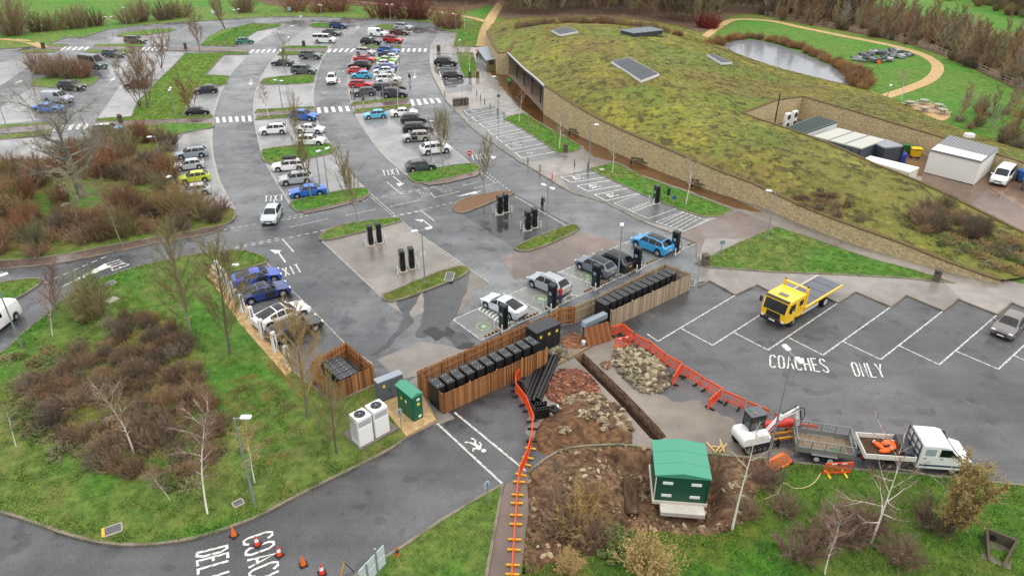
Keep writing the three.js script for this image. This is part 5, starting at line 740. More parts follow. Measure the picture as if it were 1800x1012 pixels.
// --- lamp posts [base x, base y, top y, heads, label]
const lampHead = rbox(.62, .16, .34, 0, 0, 0, .075, 3), lampLens = box(.42, .04, .22, 0, -.09, 0);
[[449, 893, 735, 1, 'tall lamp post on the near lawn beside the delivery road'], [38, 612, 490, 1, 'lamp post beside the white van'], [1348, 820, 624, 2, 'tall lamp post behind the fallen orange barrier'], [1348, 420, 338, 1, 'lamp post at the edge of the lawn wedge'], [747, 497, 405, 2, 'twin-headed lamp on the bark and grass island'], [1085.5, 497, 391, 1, 'lamp post between the parked charging cars'], [961, 416, 329, 2, 'twin-headed lamp on the rear charging island'], [1035, 298, 220, 1, 'lamp post at the start of the long lawn'], [577.7, 344, 264, 2, 'twin-headed lamp beside the blue saloon'], [562, 322, 249, 1, 'lamp post behind the silver SUV'], [876, 208, 136, 1, 'lamp post beside the row of bollards'], [675, 190, 140, 2, 'lamp post on the middle crossing strip'], [657, 112, 66, 1, 'lamp post among the tightly parked cars'], [567, 47.5, 9, 2, 'twin-headed lamp on the top left island'], [687.6, 50, 8, 2, 'twin-headed lamp on the top middle island'], [491, 28, -6, 1, 'lamp post beside the top road'], [510, 90, 66, 2, 'short twin-headed lamp by the white campervan'], [496, 190, 142, 2, 'twin-headed lamp beside the red-twigged birch'], [802, 58, 24, 1, 'lamp post on the small lawn by the pale path'], [811, 123, 70, 1, 'lamp post on the lawn beside the black SUV'], [225, 56, 13, 1, 'lamp post on the far verge'], [198, 63, 30, 2, 'twin-headed lamp beside the brown people carrier'], [422.6, 64, 17, 2, 'twin-headed lamp on the triangular bank'], [313, 221, 157, 2, 'twin-headed lamp on the bank footpath'], [15, 235, 168, 1, 'lamp post at the left edge of the far car park'], [284, 289, 240, 1, 'lamp post in the wooded verge'], [311, 347, 308, 1, 'lamp post beside the lowest silver hatchback'], [758, 283, 212, 1, 'lamp post beside the white SUV'], [410, 512, 467, 1, 'short lamp between the white charging posts'], [1546, 226, 188, 1, 'lamp post behind the yard wall']].forEach(([bx, by, ty, n, label], i) => {
  const h = i === 29 ? 6.5 : Math.max(2.6, rise(bx, by, ty)), g = thing('lamp_post', G(bx, by).setY(.02), i * .9, label, 'lamp post', 'lamp posts');
  mesh('post', merge(cyl(.085, .07, h * .35, 0, 0, 0, 10), cyl(.065, .045, h * .65, 0, h * .35, 0, 10)), steel, g); mesh('base', cyl(.16, .13, .12, 0, 0, 0, 12), steel, g);
  for (let k = 0; k < n; k++) { const s = k ? -1 : 1; mesh('arm', bar(V(0, h - .06, 0), V(s * .5, h + .04, 0), .03), steel, g); const hd = mesh('lamp_head', lampHead, whiteP, g); hd.position.set(s * .68, h + .06, 0); const le = mesh('lens', lampLens, M('#c9cdd0', .2), hd); le.position.y = 0; }
  if (i === 10 || i === 4) mesh('sign_plate', box(.5, .4, .03, 0, h * .55, .1), i === 10 ? MAT.rubber : whiteP, g);
});
// --- rapid chargers: tall dark cabinets with screen and two cables
function charger(px, py, turn, label, group, h = 2.15) {
  const g = thing('rapid_charger', G(px, py).setY(.02), turn, label, 'charger', group);
  mesh('plinth', box(.8, .1, .9, 0, .05, 0), M('#b9b4a8', .8), g); mesh('cabinet', rbox(.5, h, .72, 0, h / 2 + .1, 0, .05), blackGloss, g); mesh('top_band', rbox(.52, .2, .74, 0, h - .02, 0, .03), M('#27313a', .3), g);
  const fr = [-.26, .26]; for (const x of fr) { const scr = mesh('screen', box(.02, .3, .36, x, h * .66, 0), M('#7f97a5', .2), g); mesh('panel', box(.02, .75, .5, x, h * .36, 0), M('#1f3a3c', .3), g); }
  for (const z of [-.42, .42]) { const c = new THREE.CatmullRomCurve3([V(0, h * .72, z * .88), V(.12, h * .62, z * 1.25), V(.14, .45, z * 1.4), V(.05, .35, z * 1.2), V(0, h * .42, z * .9)]); mesh('cable', new THREE.TubeGeometry(c, 14, .03, 5), MAT.rubber, g); mesh('connector', rbox(.12, .26, .1, .05, h * .52, z * .93, .03), M('#2d2f33', .4), g); }
  for (const [x, z] of [[-.6, -.5], [-.6, .5]]) mesh('guard_post', cyl(.05, .05, .85, x, 0, z, 8), whiteP, g);
  return g;
}
[[652, 430, 'left charger of the pair on the brown pad beside the grass island'], [667, 426, 'right charger of the pair on the brown pad beside the grass island'], [708, 476, 'left charger of the pair in the middle of the brown pad'], [724, 471, 'right charger of the pair in the middle of the brown pad'], [878, 376, 'left charger of the pair beside the bark island'], [888.5, 372, 'right charger of the pair beside the bark island'], [927, 404, 'left charger of the pair on the dark wet pad'], [939, 399, 'right charger of the pair on the dark wet pad'], [1153, 357, 'charger standing on the edge of the long lawn']].forEach(([x, y, l], i) => charger(x, y, .35 + Math.PI * (i % 2), l, 'island chargers'));
const rowTurn = yawOf(chargeRow.f0, chargeRow.f1);
[[885, 578, 'charger behind the white car in the charging row'], [970, 541, 'charger beside the person in red'], [1047, 505, 'charger behind the grey hatchback with tail light'], [1119, 473, 'charger behind the black SUV'], [1186, 444, 'charger behind the light blue car']].forEach(([x, y, l]) => charger(x, y, rowTurn, l, 'chargers of the fence row', 2.3));
// --- white charging posts
[[385, 491], [396, 505], [409, 528], [428, 553], [445, 575], [463, 598], [485, 621], [507, 646]].forEach(([x, y], i) => {
  const g = thing('charging_post', G(x, y).setY(.2), .95, ['first', 'second', 'third', 'fourth', 'fifth', 'sixth', 'seventh', 'eighth'][i] + ' white charging post along the gravel strip, counted from the far end', 'charging post', 'white charging posts');
  const s = new THREE.Shape(); s.moveTo(-.24, 0); s.lineTo(.24, 0); s.quadraticCurveTo(.3, 1, .22, 1.9); s.lineTo(-.22, 1.9); s.quadraticCurveTo(-.3, 1, -.24, 0); const hole = new THREE.Path(); hole.moveTo(-.1, .25); hole.lineTo(.1, .25); hole.lineTo(.1, 1.7); hole.lineTo(-.1, 1.7); s.holes.push(hole);
  mesh('shell', new THREE.ExtrudeGeometry(s, { depth: .3, bevelEnabled: true, bevelSize: .03, bevelThickness: .03, bevelSegments: 2 }).translate(0, 0, -.15), whiteP, g); g.scale.set(.72, .95, .72); mesh('core', box(.19, 1.44, .2, 0, .97, 0), M('#3d2024', .4), g); mesh('cable', new THREE.TubeGeometry(new THREE.CatmullRomCurve3([V(0, 1.2, .15), V(.1, .6, .35), V(0, .15, .3), V(-.2, .1, .4)]), 10, .025, 5), MAT.rubber, g);
});
// --- timber fences: posts and rails singly, thin boards joined by panel
const woodMap = texture(256, .8, (u, v) => { const n = fbm(u * 40, v * 3, 3, 0) * 90 + speck(u, v, 256) * 25; return [150 + n, 143 + n, 136 + n]; });
function fence(label, px, h, tone, { gapEnds = [], railSide = 1 } = {}) {
  const g = tag(thing('timber_fence'), label, 'fence'), P = P2(px), r = rng(px.length * 31 + Math.floor(px[0][0])), wood = M('#ffffff', .9, { vertexColors: true, map: woodMap }), postM = M(tone[2], .9, { map: woodMap });
  for (let s = 0; s + 1 < P.length; s++) {
    const a = P[s], b = P[s + 1], len = a.distanceTo(b), d = V().subVectors(b, a).setY(0).normalize(), nrm = V(-d.z, 0, d.x).multiplyScalar(railSide), n = Math.max(1, Math.round(len / 2.4));
    for (let k = 0; k < n; k++) {
      const p = a.clone().lerp(b, k / n), q = a.clone().lerp(b, (k + 1) / n), boards = [], L = p.distanceTo(q), m = Math.floor(L / .115), turn = yawOf(p, q);
      for (let i = 0; i < m; i++) { const c = p.clone().lerp(q, (i + .5) / m), hh = h * (1 + (r() - .5) * .05), bx = box(.098, hh, .022, 0, hh / 2 + .04, 0).rotateY(turn + (r() - .5) * .03).translate(c.x, 0, c.z); const t = new THREE.Color(tone[0]).lerp(new THREE.Color(tone[1]), r()), arr = new Float32Array(24 * 3); for (let w = 0; w < 24; w++) { arr[w * 3] = t.r; arr[w * 3 + 1] = t.g; arr[w * 3 + 2] = t.b; } bx.setAttribute('color', new THREE.BufferAttribute(arr, 3)); boards.push(bx); }
      const bm = mesh('board_panel', mergeGeometries(boards), wood, g); bm.userData.kind = 'stuff';
      for (const y of [.35, h * .62, h * .93]) mesh('rail', beam(p.clone().addScaledVector(nrm, .045).setY(y), q.clone().addScaledVector(nrm, .045).setY(y), .045, .09), postM, g);
      mesh('post', box(.1, h + .08, .1, 0, h / 2, 0).rotateY(turn).translate(p.x + nrm.x * .12, 0, p.z + nrm.z * .12), postM, g);
    }
    if (s === P.length - 2) mesh('post', box(.1, h + .08, .1, b.x + nrm.x * .12, h / 2, b.z + nrm.z * .12), postM, g);
  }
  return g;
}
const fresh = ['#7d4f2b', '#dfa468', '#c08a55'], old = ['#9d8f78', '#dccfb6', '#c0b198'];
fence('new brown timber fence round the long row of black cabinets', [[932, 598], [735, 687], [780, 728], [962, 645]], 1.75, fresh, { railSide: -1 });
fence('section of brown fence linking the two cabinet compounds', [[934, 597], [966, 583], [982, 572], [1009, 568]], 1.7, fresh, { railSide: 1 });
fence('weathered grey timber fence round the second cabinet row', [[1009, 568], [1046, 552], [1166, 492], [1212, 511], [1074, 577]], 1.75, old, { railSide: 1 });
fence('small square brown fence round four low black cabinets', [[588, 707], [549, 668], [612, 632], [660, 675], [588, 708]], 1.6, fresh, { railSide: 1 });
{ // loose fence panel leaning against the compound
  const a = G(1034, 612), b = G(1076, 598), g = thing('loose_fence_panel', a.clone().lerp(b, .5).setY(.05), yawOf(a, b), 'loose brown fence panel leaning by the open trench', 'fence panel'); g.rotation.order = 'YXZ'; g.rotation.x = -.45; const L = a.distanceTo(b);
  for (let i = 0; i < 9; i++) mesh('board', box(L / 9 - .02, 1.6, .03, -L / 2 + (i + .5) * L / 9, .8, 0), M(i % 2 ? '#8f5a33' : '#a56d40', .9, { map: woodMap }), g); for (const y of [.3, 1.3]) mesh('rail', box(L, .09, .05, 0, y, -.05), M('#7d5230', .9), g);
}
// --- cabinets
function cabinet(name, pos, turn, w, h, d, mat, label, cat, group, o = {}) {
  const g = thing(name, pos, turn, label, cat, group); mesh('plinth', box(w * .96, .08, d * .96, 0, .04, 0), M('#3a3b3d', .8), g); mesh('body', rbox(w, h - .06, d, 0, h / 2 + .04, 0, .025), mat, g); const lid = mesh('lid', rbox(w + .05, .09, d + .06, 0, h + .05, 0, .03), o.lid || mat, g);
  if (o.bolts) for (const x of [-.12, .12]) for (const z of [-.3, .3]) mesh('lifting_eye', cyl(.035, .03, .03, x * w * 1.6, h + .095, z * d, 6), M('#c6c9cb', .3), lid);
  if (o.doors) for (let i = 0; i < o.doors; i++) { const dw = w / o.doors; const dd = mesh('door', box(dw - .03, h - .22, .03, -w / 2 + (i + .5) * dw, h / 2 + .03, d / 2 + .01), o.doorMat || mat, g); mesh('handle', box(.04, .2, .04, -w / 2 + (i + .5) * dw + dw * .36, h / 2, d / 2 + .04), M('#2a2c2e', .4), dd); }
  (o.signs || []).forEach(([x, y, c, sw, sh]) => mesh('warning_sign', box(sw || .22, sh || .22, .012, x, y, d / 2 + .035), M(c, .5), g));
  return g;
}
const along = (a, b, n, fn) => { for (let i = 0; i < n; i++) fn(a.clone().lerp(b, n > 1 ? i / (n - 1) : 0), i); };
const f1 = yawOf(G(780, 728), G(962, 645));
along(G(767, 674, 1.95).setY(0), G(934, 600, 1.95).setY(0), 11, (p, i) => cabinet('power_cabinet', p, f1, .62, 1.95, 1.2, black, `${ordinal[i]} black power cabinet from the delivery road end of the brown fence compound`, 'cabinet', 'black cabinets in the brown compound', { bolts: true, lid: M('#2b2d31', .45) }));
const f2 = yawOf(G(1077, 575), G(1212, 511));
along(G(1060, 531, 2).setY(0), G(1178, 478, 2).setY(0), 12, (p, i) => cabinet('power_cabinet', p, f2, .6, 2.0, 1.15, black, `${ordinal[i]} black power cabinet from the trench end of the weathered compound`, 'cabinet', 'black cabinets in the weathered compound', { lid: M('#2b2d31', .45) }));
const f3 = yawOf(G(588, 708), G(660, 675));
along(G(584, 636, 1).setY(0), G(609, 659, 1).setY(0), 4, (p, i) => cabinet('power_cabinet', p, f3, 1.5, 1.0, .62, black, `${ordinal[i]} low black cabinet from the far side of the small enclosure`, 'cabinet', 'low cabinets in the small enclosure', { bolts: true, lid: M('#34373b', .45) }));
cabinet('switch_cabinet', G(955, 572, 1.95).setY(0), f1, 2.5, 1.95, 1.35, black, 'large black switch cabinet with yellow warning signs beside the trench', 'cabinet', null, { doors: 3, doorMat: M('#1f2024', .5), signs: [[-.8, 1.5, '#e3cf4a'], [.05, 1.5, '#e3cf4a'], [.85, 1.5, '#e3cf4a']], lid: M('#303338', .5) });
{ const p = G(1046, 557, 1.75).setY(0), g = thing('cable_trunking', p, f2, 'long pale blue-grey metal box on legs beside the black cabinets', 'metal box'); mesh('box', rbox(2.5, .5, .55, 0, 1.5, 0, .05), M('#77858f', .45), g); mesh('end_plate', box(.03, .42, .46, -1.27, 1.5, 0), M('#9fb0ba', .4), g); for (const x of [-1.05, 1.05]) for (const z of [-.2, .2]) mesh('leg', box(.08, 1.3, .08, x, .65, z), M('#44474a', .5), g); }
const gT = yawOf(G(667, 711), G(697, 699));
cabinet('feeder_cabinet', G(682, 705).add(V(.12, .2, -.35)), gT, 2.0, 1.7, .6, M('#5f6873', .5), 'slate grey twin-door feeder cabinet beside the green kiosk', 'cabinet', null, { doors: 2, doorMat: M('#586069', .5), signs: [[-.55, 1.3, '#e3cf2e', .18, .24]], lid: M('#8c97a1', .5) });
{ // green kiosk with a shallow ridge roof
  const a = G(727, 746), b = G(744, 737), c = G(701, 722), w = a.distanceTo(b), d = a.distanceTo(c), mid = b.clone().lerp(c, .5).setY(.2), g = thing('electric_kiosk', mid, yawOf(a, b), 'tall dark green electricity kiosk with yellow and white labels', 'kiosk'), m = M('#0f5c43', .45), H = 2.05;
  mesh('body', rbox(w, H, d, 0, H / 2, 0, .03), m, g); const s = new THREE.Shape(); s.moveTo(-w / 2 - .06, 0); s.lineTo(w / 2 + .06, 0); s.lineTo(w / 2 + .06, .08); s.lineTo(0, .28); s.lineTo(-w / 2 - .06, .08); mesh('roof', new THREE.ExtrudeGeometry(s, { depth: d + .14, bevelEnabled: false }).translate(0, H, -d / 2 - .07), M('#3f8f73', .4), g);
  mesh('door', box(.03, H - .2, d * .46, -w / 2 - .012, H / 2, d * .24), m, g); mesh('door', box(.03, H - .2, d * .46, -w / 2 - .012, H / 2, -d * .24), m, g); mesh('front_panel', box(w - .1, H - .2, .03, 0, H / 2, d / 2 + .012), m, g);
  for (const [y, c2, hh, x] of [[1.75, '#e8e9e6', .18, .05], [1.35, '#e8d832', .2, .05], [.3, '#e8e9e6', .18, .1]]) mesh('label', box(.24, hh, .012, x, y, d / 2 + .036), M(c2, .5), g); for (const [z, c2] of [[.2, '#e8e9e6'], [-.35, '#e8d832']]) mesh('label', box(.012, .22, .16, -w / 2 - .036, 1.35, z), M(c2, .5), g);
}
// --- two white fan units
setting('concrete_slab', merge(flat(P2([[602, 765], [633, 796], [702, 757], [668, 734]]), .25), ribbon(P2([[602, 765], [633, 796], [702, 757], [668, 734]]), .02, 0, .246, true)), MAT.concrete, 'concrete slab under the white units');
[[[633, 792], [659, 778], 'white heat pump unit nearer the delivery road end'], [[661, 776], [687, 762], 'white heat pump unit nearer the green kiosk']].forEach(([p, q, label]) => {
  const a = G(...p), b = G(...q), w = a.distanceTo(b) - .06, t = yawOf(a, b), g = thing('heat_pump', a.clone().lerp(b, .5).setY(.25), t, label, 'heat pump', 'white heat pumps'); const D = 1.05, H = 2.2, m = M('#e6e7e8', .4);
  mesh('casing', rbox(w, H, D, 0, H / 2, -D / 2, .04), m, g); mesh('grille', box(w - .16, .42, .02, 0, H - .4, .006), M('#a9adb1', .5), g); mesh('side_grille', box(.02, H - .6, D - .2, -w / 2 - .006, H / 2, -D / 2), M('#c0c3c6', .5), g); mesh('front_panel', box(w - .1, 1.2, .015, 0, .85, .006), m, g);
  mesh('fan_well', cyl(.34, .34, .03, 0, H + .002, -D / 2, 22), M('#1d1e21', .6), g); mesh('fan_ring', new THREE.TorusGeometry(.35, .03, 6, 24).rotateX(Math.PI / 2).translate(0, H + .03, -D / 2), M('#3c3d42', .4), g); for (let i = 0; i < 5; i++) mesh('fan_blade', box(.28, .02, .12, .17, H + .04, 0).rotateY(i * 1.257).translate(0, 0, -D / 2), M('#3a3b40', .4), g); mesh('fan_hub', cyl(.07, .06, .05, 0, H + .03, -D / 2, 10), M('#8a8c90', .4), g);
});
const grainTint = texture(256, 2, (u, v) => 205 + 40 * fbm(u * 20, v * 20, 3, 20) + 12 * speck(u, v, 256));
// --- green substation
{
  const bl = G(1149, 878), br = G(1241, 885), w = bl.distanceTo(br), t = yawOf(bl, br), eave = 1.95, back = G(1150, 774, 2.3).setY(0), D = Math.min(5.6, Math.max(3, bl.distanceTo(back) - .2)), g = thing('substation', bl.clone().lerp(br, .5).setY(-.15), t, 'dark green substation building with a pale green ridged roof and four white vents', 'substation');
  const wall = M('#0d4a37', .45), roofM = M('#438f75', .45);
  mesh('plinth', box(w + .16, .26, D + .16, 0, .02, -D / 2), M('#c9c3b4', .9), g); mesh('slab', box(w * .84, .3, .75, .15, -.2, .4), M('#d9d4ca', .9, { map: grainTint }), g);
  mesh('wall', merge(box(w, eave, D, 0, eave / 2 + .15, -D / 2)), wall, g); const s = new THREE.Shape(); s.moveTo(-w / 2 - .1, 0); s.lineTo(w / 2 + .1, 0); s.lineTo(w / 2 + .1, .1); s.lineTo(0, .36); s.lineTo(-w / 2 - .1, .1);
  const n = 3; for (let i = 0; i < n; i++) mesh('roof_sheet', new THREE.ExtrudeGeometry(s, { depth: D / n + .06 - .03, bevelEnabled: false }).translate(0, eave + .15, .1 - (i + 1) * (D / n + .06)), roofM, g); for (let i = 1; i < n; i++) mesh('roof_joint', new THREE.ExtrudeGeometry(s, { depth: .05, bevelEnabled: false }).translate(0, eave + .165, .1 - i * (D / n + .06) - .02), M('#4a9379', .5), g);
  for (const x of [-.27, .27]) for (const y of [.6, 1.6]) { const v = mesh('vent', box(.6, .2, .04, x * w, y, .02), M('#e3e8e9', .5), g); for (let k = -1; k < 2; k++) mesh('louvre', box(.56, .02, .03, x * w, y + k * .06, .045), M('#c9d0d2', .5), v); }
  mesh('edge_trim', box(.06, eave, .06, -w / 2, eave / 2 + .15, 0), M('#d6cfbd', .7), g); mesh('edge_trim', box(.06, eave, .06, w / 2, eave / 2 + .15, 0), M('#0b3f2f', .5), g);
  mesh('rubble_strip', rbox(.9, .3, 3, -w / 2 - 1.3, -.3, -.6, .1), M('#9c907e', .95, { map: soilMap }), g);
}
// --- orange barriers
const panelGeo = (() => { const p = []; p.push(box(2, .16, .05, 0, .95, 0), box(2, .1, .05, 0, .2, 0), box(.08, .85, .05, -.96, .6, 0), box(.08, .85, .05, .96, .6, 0)); for (let i = 1; i < 11; i++) p.push(box(.06, .7, .035, -.96 + i * .175, .58, 0)); return merge(p); })();
const bandGeo = merge(...[-.62, -.2, .22, .62].map((x, i) => box(.3, .12, .06, x, .95, 0)));
function barrier(a, b, label, mat = redOrange, y = 0, stripes = true, feet = stripes ? yellowP : MAT.rubber) {
  const L = a.distanceTo(b), g = thing('barrier_panel', a.clone().lerp(b, .5).setY(y + .02), yawOf(a, b), label, 'barrier', 'orange site barriers'), k = L / 2; const m = mesh('panel', panelGeo, mat, g); m.scale.x = k;
  if (stripes) { const bb = mesh('reflective_band', box(1.1, .12, .06, 0, .95, 0), M('#e9d9d4', .4), g); bb.scale.x = k; mesh('red_band', box(.3, .13, .065, 0, .95, 0), M('#cf2b23', .5), g); }
  for (const x of [-.6, .6]) mesh('foot', merge(box(.12, .08, .75, x * k, .06, 0), box(.06, .2, .06, x * k, .14, 0)), feet, g);
  return g;
}
const chain = [[[1080, 614], [1109, 608], 1], [[1073, 592], [1094, 587]], [[1095, 588], [1113, 603]], [[1114, 605], [1143, 620]], [[1143, 620], [1167, 640]], [[1167, 641], [1197, 657]], [[1197, 656], [1181, 682]], [[1198, 660], [1231, 681]], [[1232, 682], [1266, 702]], [[1267, 701], [1243, 723]], [[1270, 706], [1307, 722]], [[1311, 725], [1348, 740], 2], [[1358, 745], [1388, 760], 2], [[1395, 764], [1432, 768]]];
const chainLab = ['orange barrier with white band at the corner by the loose panel', 'rearmost orange barrier against the weathered fence', 'short orange barrier joining the corner panels', 'orange barrier behind the top of the rubble heap', 'orange barrier behind the middle of the rubble heap', 'orange barrier right of the rubble heap', 'orange barrier turned inwards by the rubble heap', 'orange barrier between the two inward turned panels', 'orange barrier leading to the second inward turned panel', 'orange barrier turned inwards near the excavator', 'orange barrier behind the excavator cab', 'darker orange barrier behind the excavator arm', 'darker orange barrier under the excavator arm', 'orange barrier behind the grey trailer'];
chain.forEach(([a, b, k], i) => barrier(G(...a), G(...b), chainLab[i], k === 2 ? M('#d85f16', .5) : redOrange, 0, !!(k === 1)));
barrier(G(1445, 838), G(1494, 836), 'orange barrier with red and white band on the grass by the pickup', redOrange, .1, true);
{ const g = barrier(G(1364, 836), G(1398, 818), 'fallen darker orange barrier lying on the grass', M('#df6a22', .5), .14, false); g.rotation.order = 'YXZ'; g.rotation.x = -1.35; }
{ // continuous run beside the trench and down the footpath
  const px = [[918, 662], [907, 674], [906, 692], [925, 717], [937, 748], [934, 784], [926, 812], [913, 842], [909, 880], [907, 915], [904, 960], [901, 1005], [899, 1040]], lab = ['orange mesh barrier against the brown fence', 'orange mesh barrier at the bend by the black ducts', 'orange mesh barrier beside the black ducts', 'orange mesh barrier beside the short duct bundle', 'orange mesh barrier beside the soil heap', 'orange mesh barrier crossing the painted walkway end', 'orange mesh barrier at the kerb of the footpath', 'first orange mesh barrier on the footpath', 'second orange mesh barrier on the footpath', 'third orange mesh barrier on the footpath', 'fourth orange mesh barrier on the footpath', 'last orange mesh barrier at the bottom edge'];
  px.slice(0, -1).forEach((p, i) => { const g = barrier(G(...p), G(...px[i + 1]), lab[i], orangeP, i > 6 ? .05 : 0, false, i > 4 ? M('#d9a52a', .6) : MAT.rubber); });
}
// --- cones
function cone(px, py, label, kind) { const g = thing('traffic_cone', G(px, py), px, label, 'cone', 'traffic cones'); mesh('base', rbox(.44, .06, .44, 0, .035, 0, .02), MAT.rubber, g); const c = M(kind === 2 ? '#b8651f' : kind ? '#dd3f1e' : '#e2691a', .5); mesh('cone', new THREE.LatheGeometry([[.0, .06], [.17, .06], [.155, .1], [.03, .74], [0, .75]].map((q) => new THREE.Vector2(...q)), 16), c, g); if (kind) mesh('reflective_sleeve', new THREE.CylinderGeometry(.074, .115, .22, 16, 1, true).translate(0, .43, 0), kind === 2 ? M('#3c3a36', .6) : whiteP, g); }
cone(411, 942, 'plain orange cone at the kerb of the near lawn', 0); cone(452, 958, 'cone with white sleeve standing on the painted lettering', 1); cone(491, 976, 'cone with white sleeve right of the lettering', 1); cone(533, 993, 'plain orange cone in the delivery road', 0); cone(566, 1008, 'cone with white sleeve at the bottom edge', 1); cone(699, 977, 'dirty dark banded cone on the grass by the road sign', 2);
{ const p = G(608, 1008), g = thing('warning_lamp_frame', p, .6, 'small yellow bent frame at the bottom edge of the road', 'sign frame'); mesh('leg', bar(V(-.3, 0, 0), V(0, .9, 0), .04), M('#d89a1e', .5), g); mesh('leg', bar(V(.4, 0, .1), V(0, .9, 0), .025), MAT.rubber, g); }
// --- signs
function signPost(px, py, ty, label, build, mat = steel) { const h = rise(px, py, ty), g = thing('sign_post', G(px, py).setY(.05), 0, label, 'sign'); mesh('post', cyl(.04, .04, h, 0, 0, 0, 8), mat, g); build(g, h); return g; }
const disc = (r, y, z, mat, g, n = 'sign_face') => mesh(n, new THREE.CylinderGeometry(r, r, .03, 20).rotateX(Math.PI / 2).translate(0, y, z), mat, g);
signPost(826, 289, 267, 'red no-entry sign at the end of the grass island', (g, h) => { disc(.34, h - .2, .06, M('#d8231f', .4), g); mesh('white_bar', box(.46, .12, .012, 0, h - .2, .083), whiteP, g); });
signPost(858, 892, 848, 'round sign seen from behind at the footpath corner', (g, h) => { disc(.27, h - .25, -.06, M('#9fb0bd', .4), g); g.rotation.y = .9; }); signPost(706, 758, 720, 'small round sign beside the green kiosk', (g, h) => { disc(.24, h - .25, -.06, M('#93a3a8', .4), g); g.rotation.y = .9; });
signPost(1266, 453, 424, 'small square sign on the lawn wedge', (g, h) => mesh('sign_face', box(.5, .4, .03, 0, h - .15, .05), M('#6f8f86', .5), g)); signPost(1173.6, 356, 332, 'dark charging sign on the long lawn', (g, h) => mesh('sign_face', box(.35, .9, .04, 0, h - .4, .05), M('#1d2b30', .4), g), black); signPost(1184, 359, 346, 'small blue sign beside the dark charging sign', (g, h) => disc(.26, h - .1, .05, M('#2d5f8a', .4), g), M('#b59a7a', .7));
signPost(530, 43, 29, 'white pedestrian sign at the top junction', (g, h) => mesh('sign_face', new THREE.CylinderGeometry(.5, .5, .03, 3).rotateX(Math.PI / 2).translate(0, h, .05), whiteP, g)); signPost(509, 25, 13, 'blue sign board on the far verge', (g, h) => mesh('sign_face', box(1.0, 1.1, .04, 0, h - .4, .05), M('#8fa3b5', .5), g)); signPost(379, 36, 18, 'white notice board by the far hedge', (g, h) => mesh('sign_face', box(1.6, .9, .04, 0, h - .4, .05), whiteP, g));
{ const p = G(668, 1034), q = G(652, 1052), g = thing('direction_sign', p.setY(.1), 0, 'two-post direction sign seen from behind at the bottom edge', 'sign'), o = V().subVectors(q, p).setY(0), h = 2.6; mesh('post', cyl(.06, .06, h + .35, 0, 0, 0, 10), steel, g); mesh('post', cyl(.06, .06, h, o.x, 0, o.z, 10), steel, g); for (const [y, hh] of [[h - .35, .6], [h - 1.1, .7]]) { const d = o.clone().normalize(), m = mesh('sign_panel', box(o.length() + 1.2, hh, .04), M('#b9c3c8', .5), g); m.position.set(o.x / 2, y, o.z / 2 - .08); m.rotation.y = Math.atan2(-d.z, d.x); } }
{ const g = thing('information_totem', G(1269, 341), -.45, 'dark green information board against the stone wall', 'information board'); mesh('board', box(1.1, 2.0, .1, 0, 1.25, 0), M('#1f3f3a', .4), g); for (const x of [-.62, .62]) mesh('post', box(.12, 2.4, .12, x, 1.2, 0), M('#9a9384', .8), g); for (let i = 0; i < 4; i++) mesh('notice', box(.8, .3, .012, 0, .6 + i * .42, .058), M(i % 2 ? '#35524c' : '#4d655e', .5), g); }
// --- benches, bins, bollards
[[1124, 290, 'dark timber bench against the middle of the stone wall'], [1232, 330, 'dark timber bench against the wall near the information board'], [1013, 238, 'dark timber bench against the wall near the entrance']].forEach(([x, y, l], i) => { const g = thing('bench', G(x, y).setY(.06), -.42, l, 'bench', 'wall benches'), m = M('#4a4236', .85); for (const z of [-.16, 0, .16]) mesh('seat_slat', box(2.6, .06, .13, 0, .45, z), m, g); for (const y2 of [.62, .78]) mesh('back_slat', box(2.6, .11, .04, 0, y2, -.28), m, g); for (const x2 of [-1.15, 1.15]) mesh('leg', merge(box(.1, .45, .4, x2, .22, 0), box(.08, .5, .06, x2, .62, -.26)), M('#37332c', .8), g); });
function litterBin(px, py, label, color, group, y = .06) { const g = thing('litter_bin', G(px, py).setY(y), px * .7, label, 'bin', group), m = M(color, .8, { map: brownMap }); mesh('body', rbox(.62, 1.0, .62, 0, .52, 0, .06), m, g); mesh('hood', merge(rbox(.68, .16, .68, 0, 1.1, 0, .06), new THREE.CylinderGeometry(.2, .44, .16, 4).rotateY(Math.PI / 4).translate(0, 1.24, 0)), m, g); for (const z of [.315, -.315]) mesh('slot', box(.36, .13, .02, 0, .86, z), black, g); mesh('liner_band', box(.635, .04, .635, 0, .72, 0), M('#77716a', .7), g); return g; }
litterBin(994, 268, 'stone litter bin beside the lawn behind the disabled bays', '#b8ad98'); litterBin(1239, 467, 'stone litter bin at the corner of the lawn wedge', '#c9bfae', null, .08); litterBin(1646, 494, 'stone litter bin at the tip of the lawn wedge', '#c6bca9', null, .08); litterBin(826, 137, 'grey stone litter bin beside the small lawn', '#b5afa2'); litterBin(839.5, 137, 'yellow litter bin beside the grey one', '#e0ab3c'); litterBin(771, 90, 'stone litter bin at the top crossing', '#a69f93'); litterBin(76, 85, 'brown litter bin at the end of the sandy path', '#a58c76', null, .12); litterBin(326, 86, 'litter bin on the bank footpath', '#a58c76', null, .12); litterBin(212, 216, 'litter bin beside the teal car', '#b3a896', null, .12); litterBin(534, 82, 'litter bin on the strip by the campervan', '#8e8474', null, .12); litterBin(397, 462, 'tall stone bin on the lawn tip by the charging posts', '#b9b0a0', null, .12);
['leftmost', 'second', 'third', 'rightmost'].forEach((o, i) => litterBin(799 + i * 7, 186.5 - i * .7, `${o} of four pale recycling bins beside the disabled bays`, '#c2baa6', 'four recycling bins'));
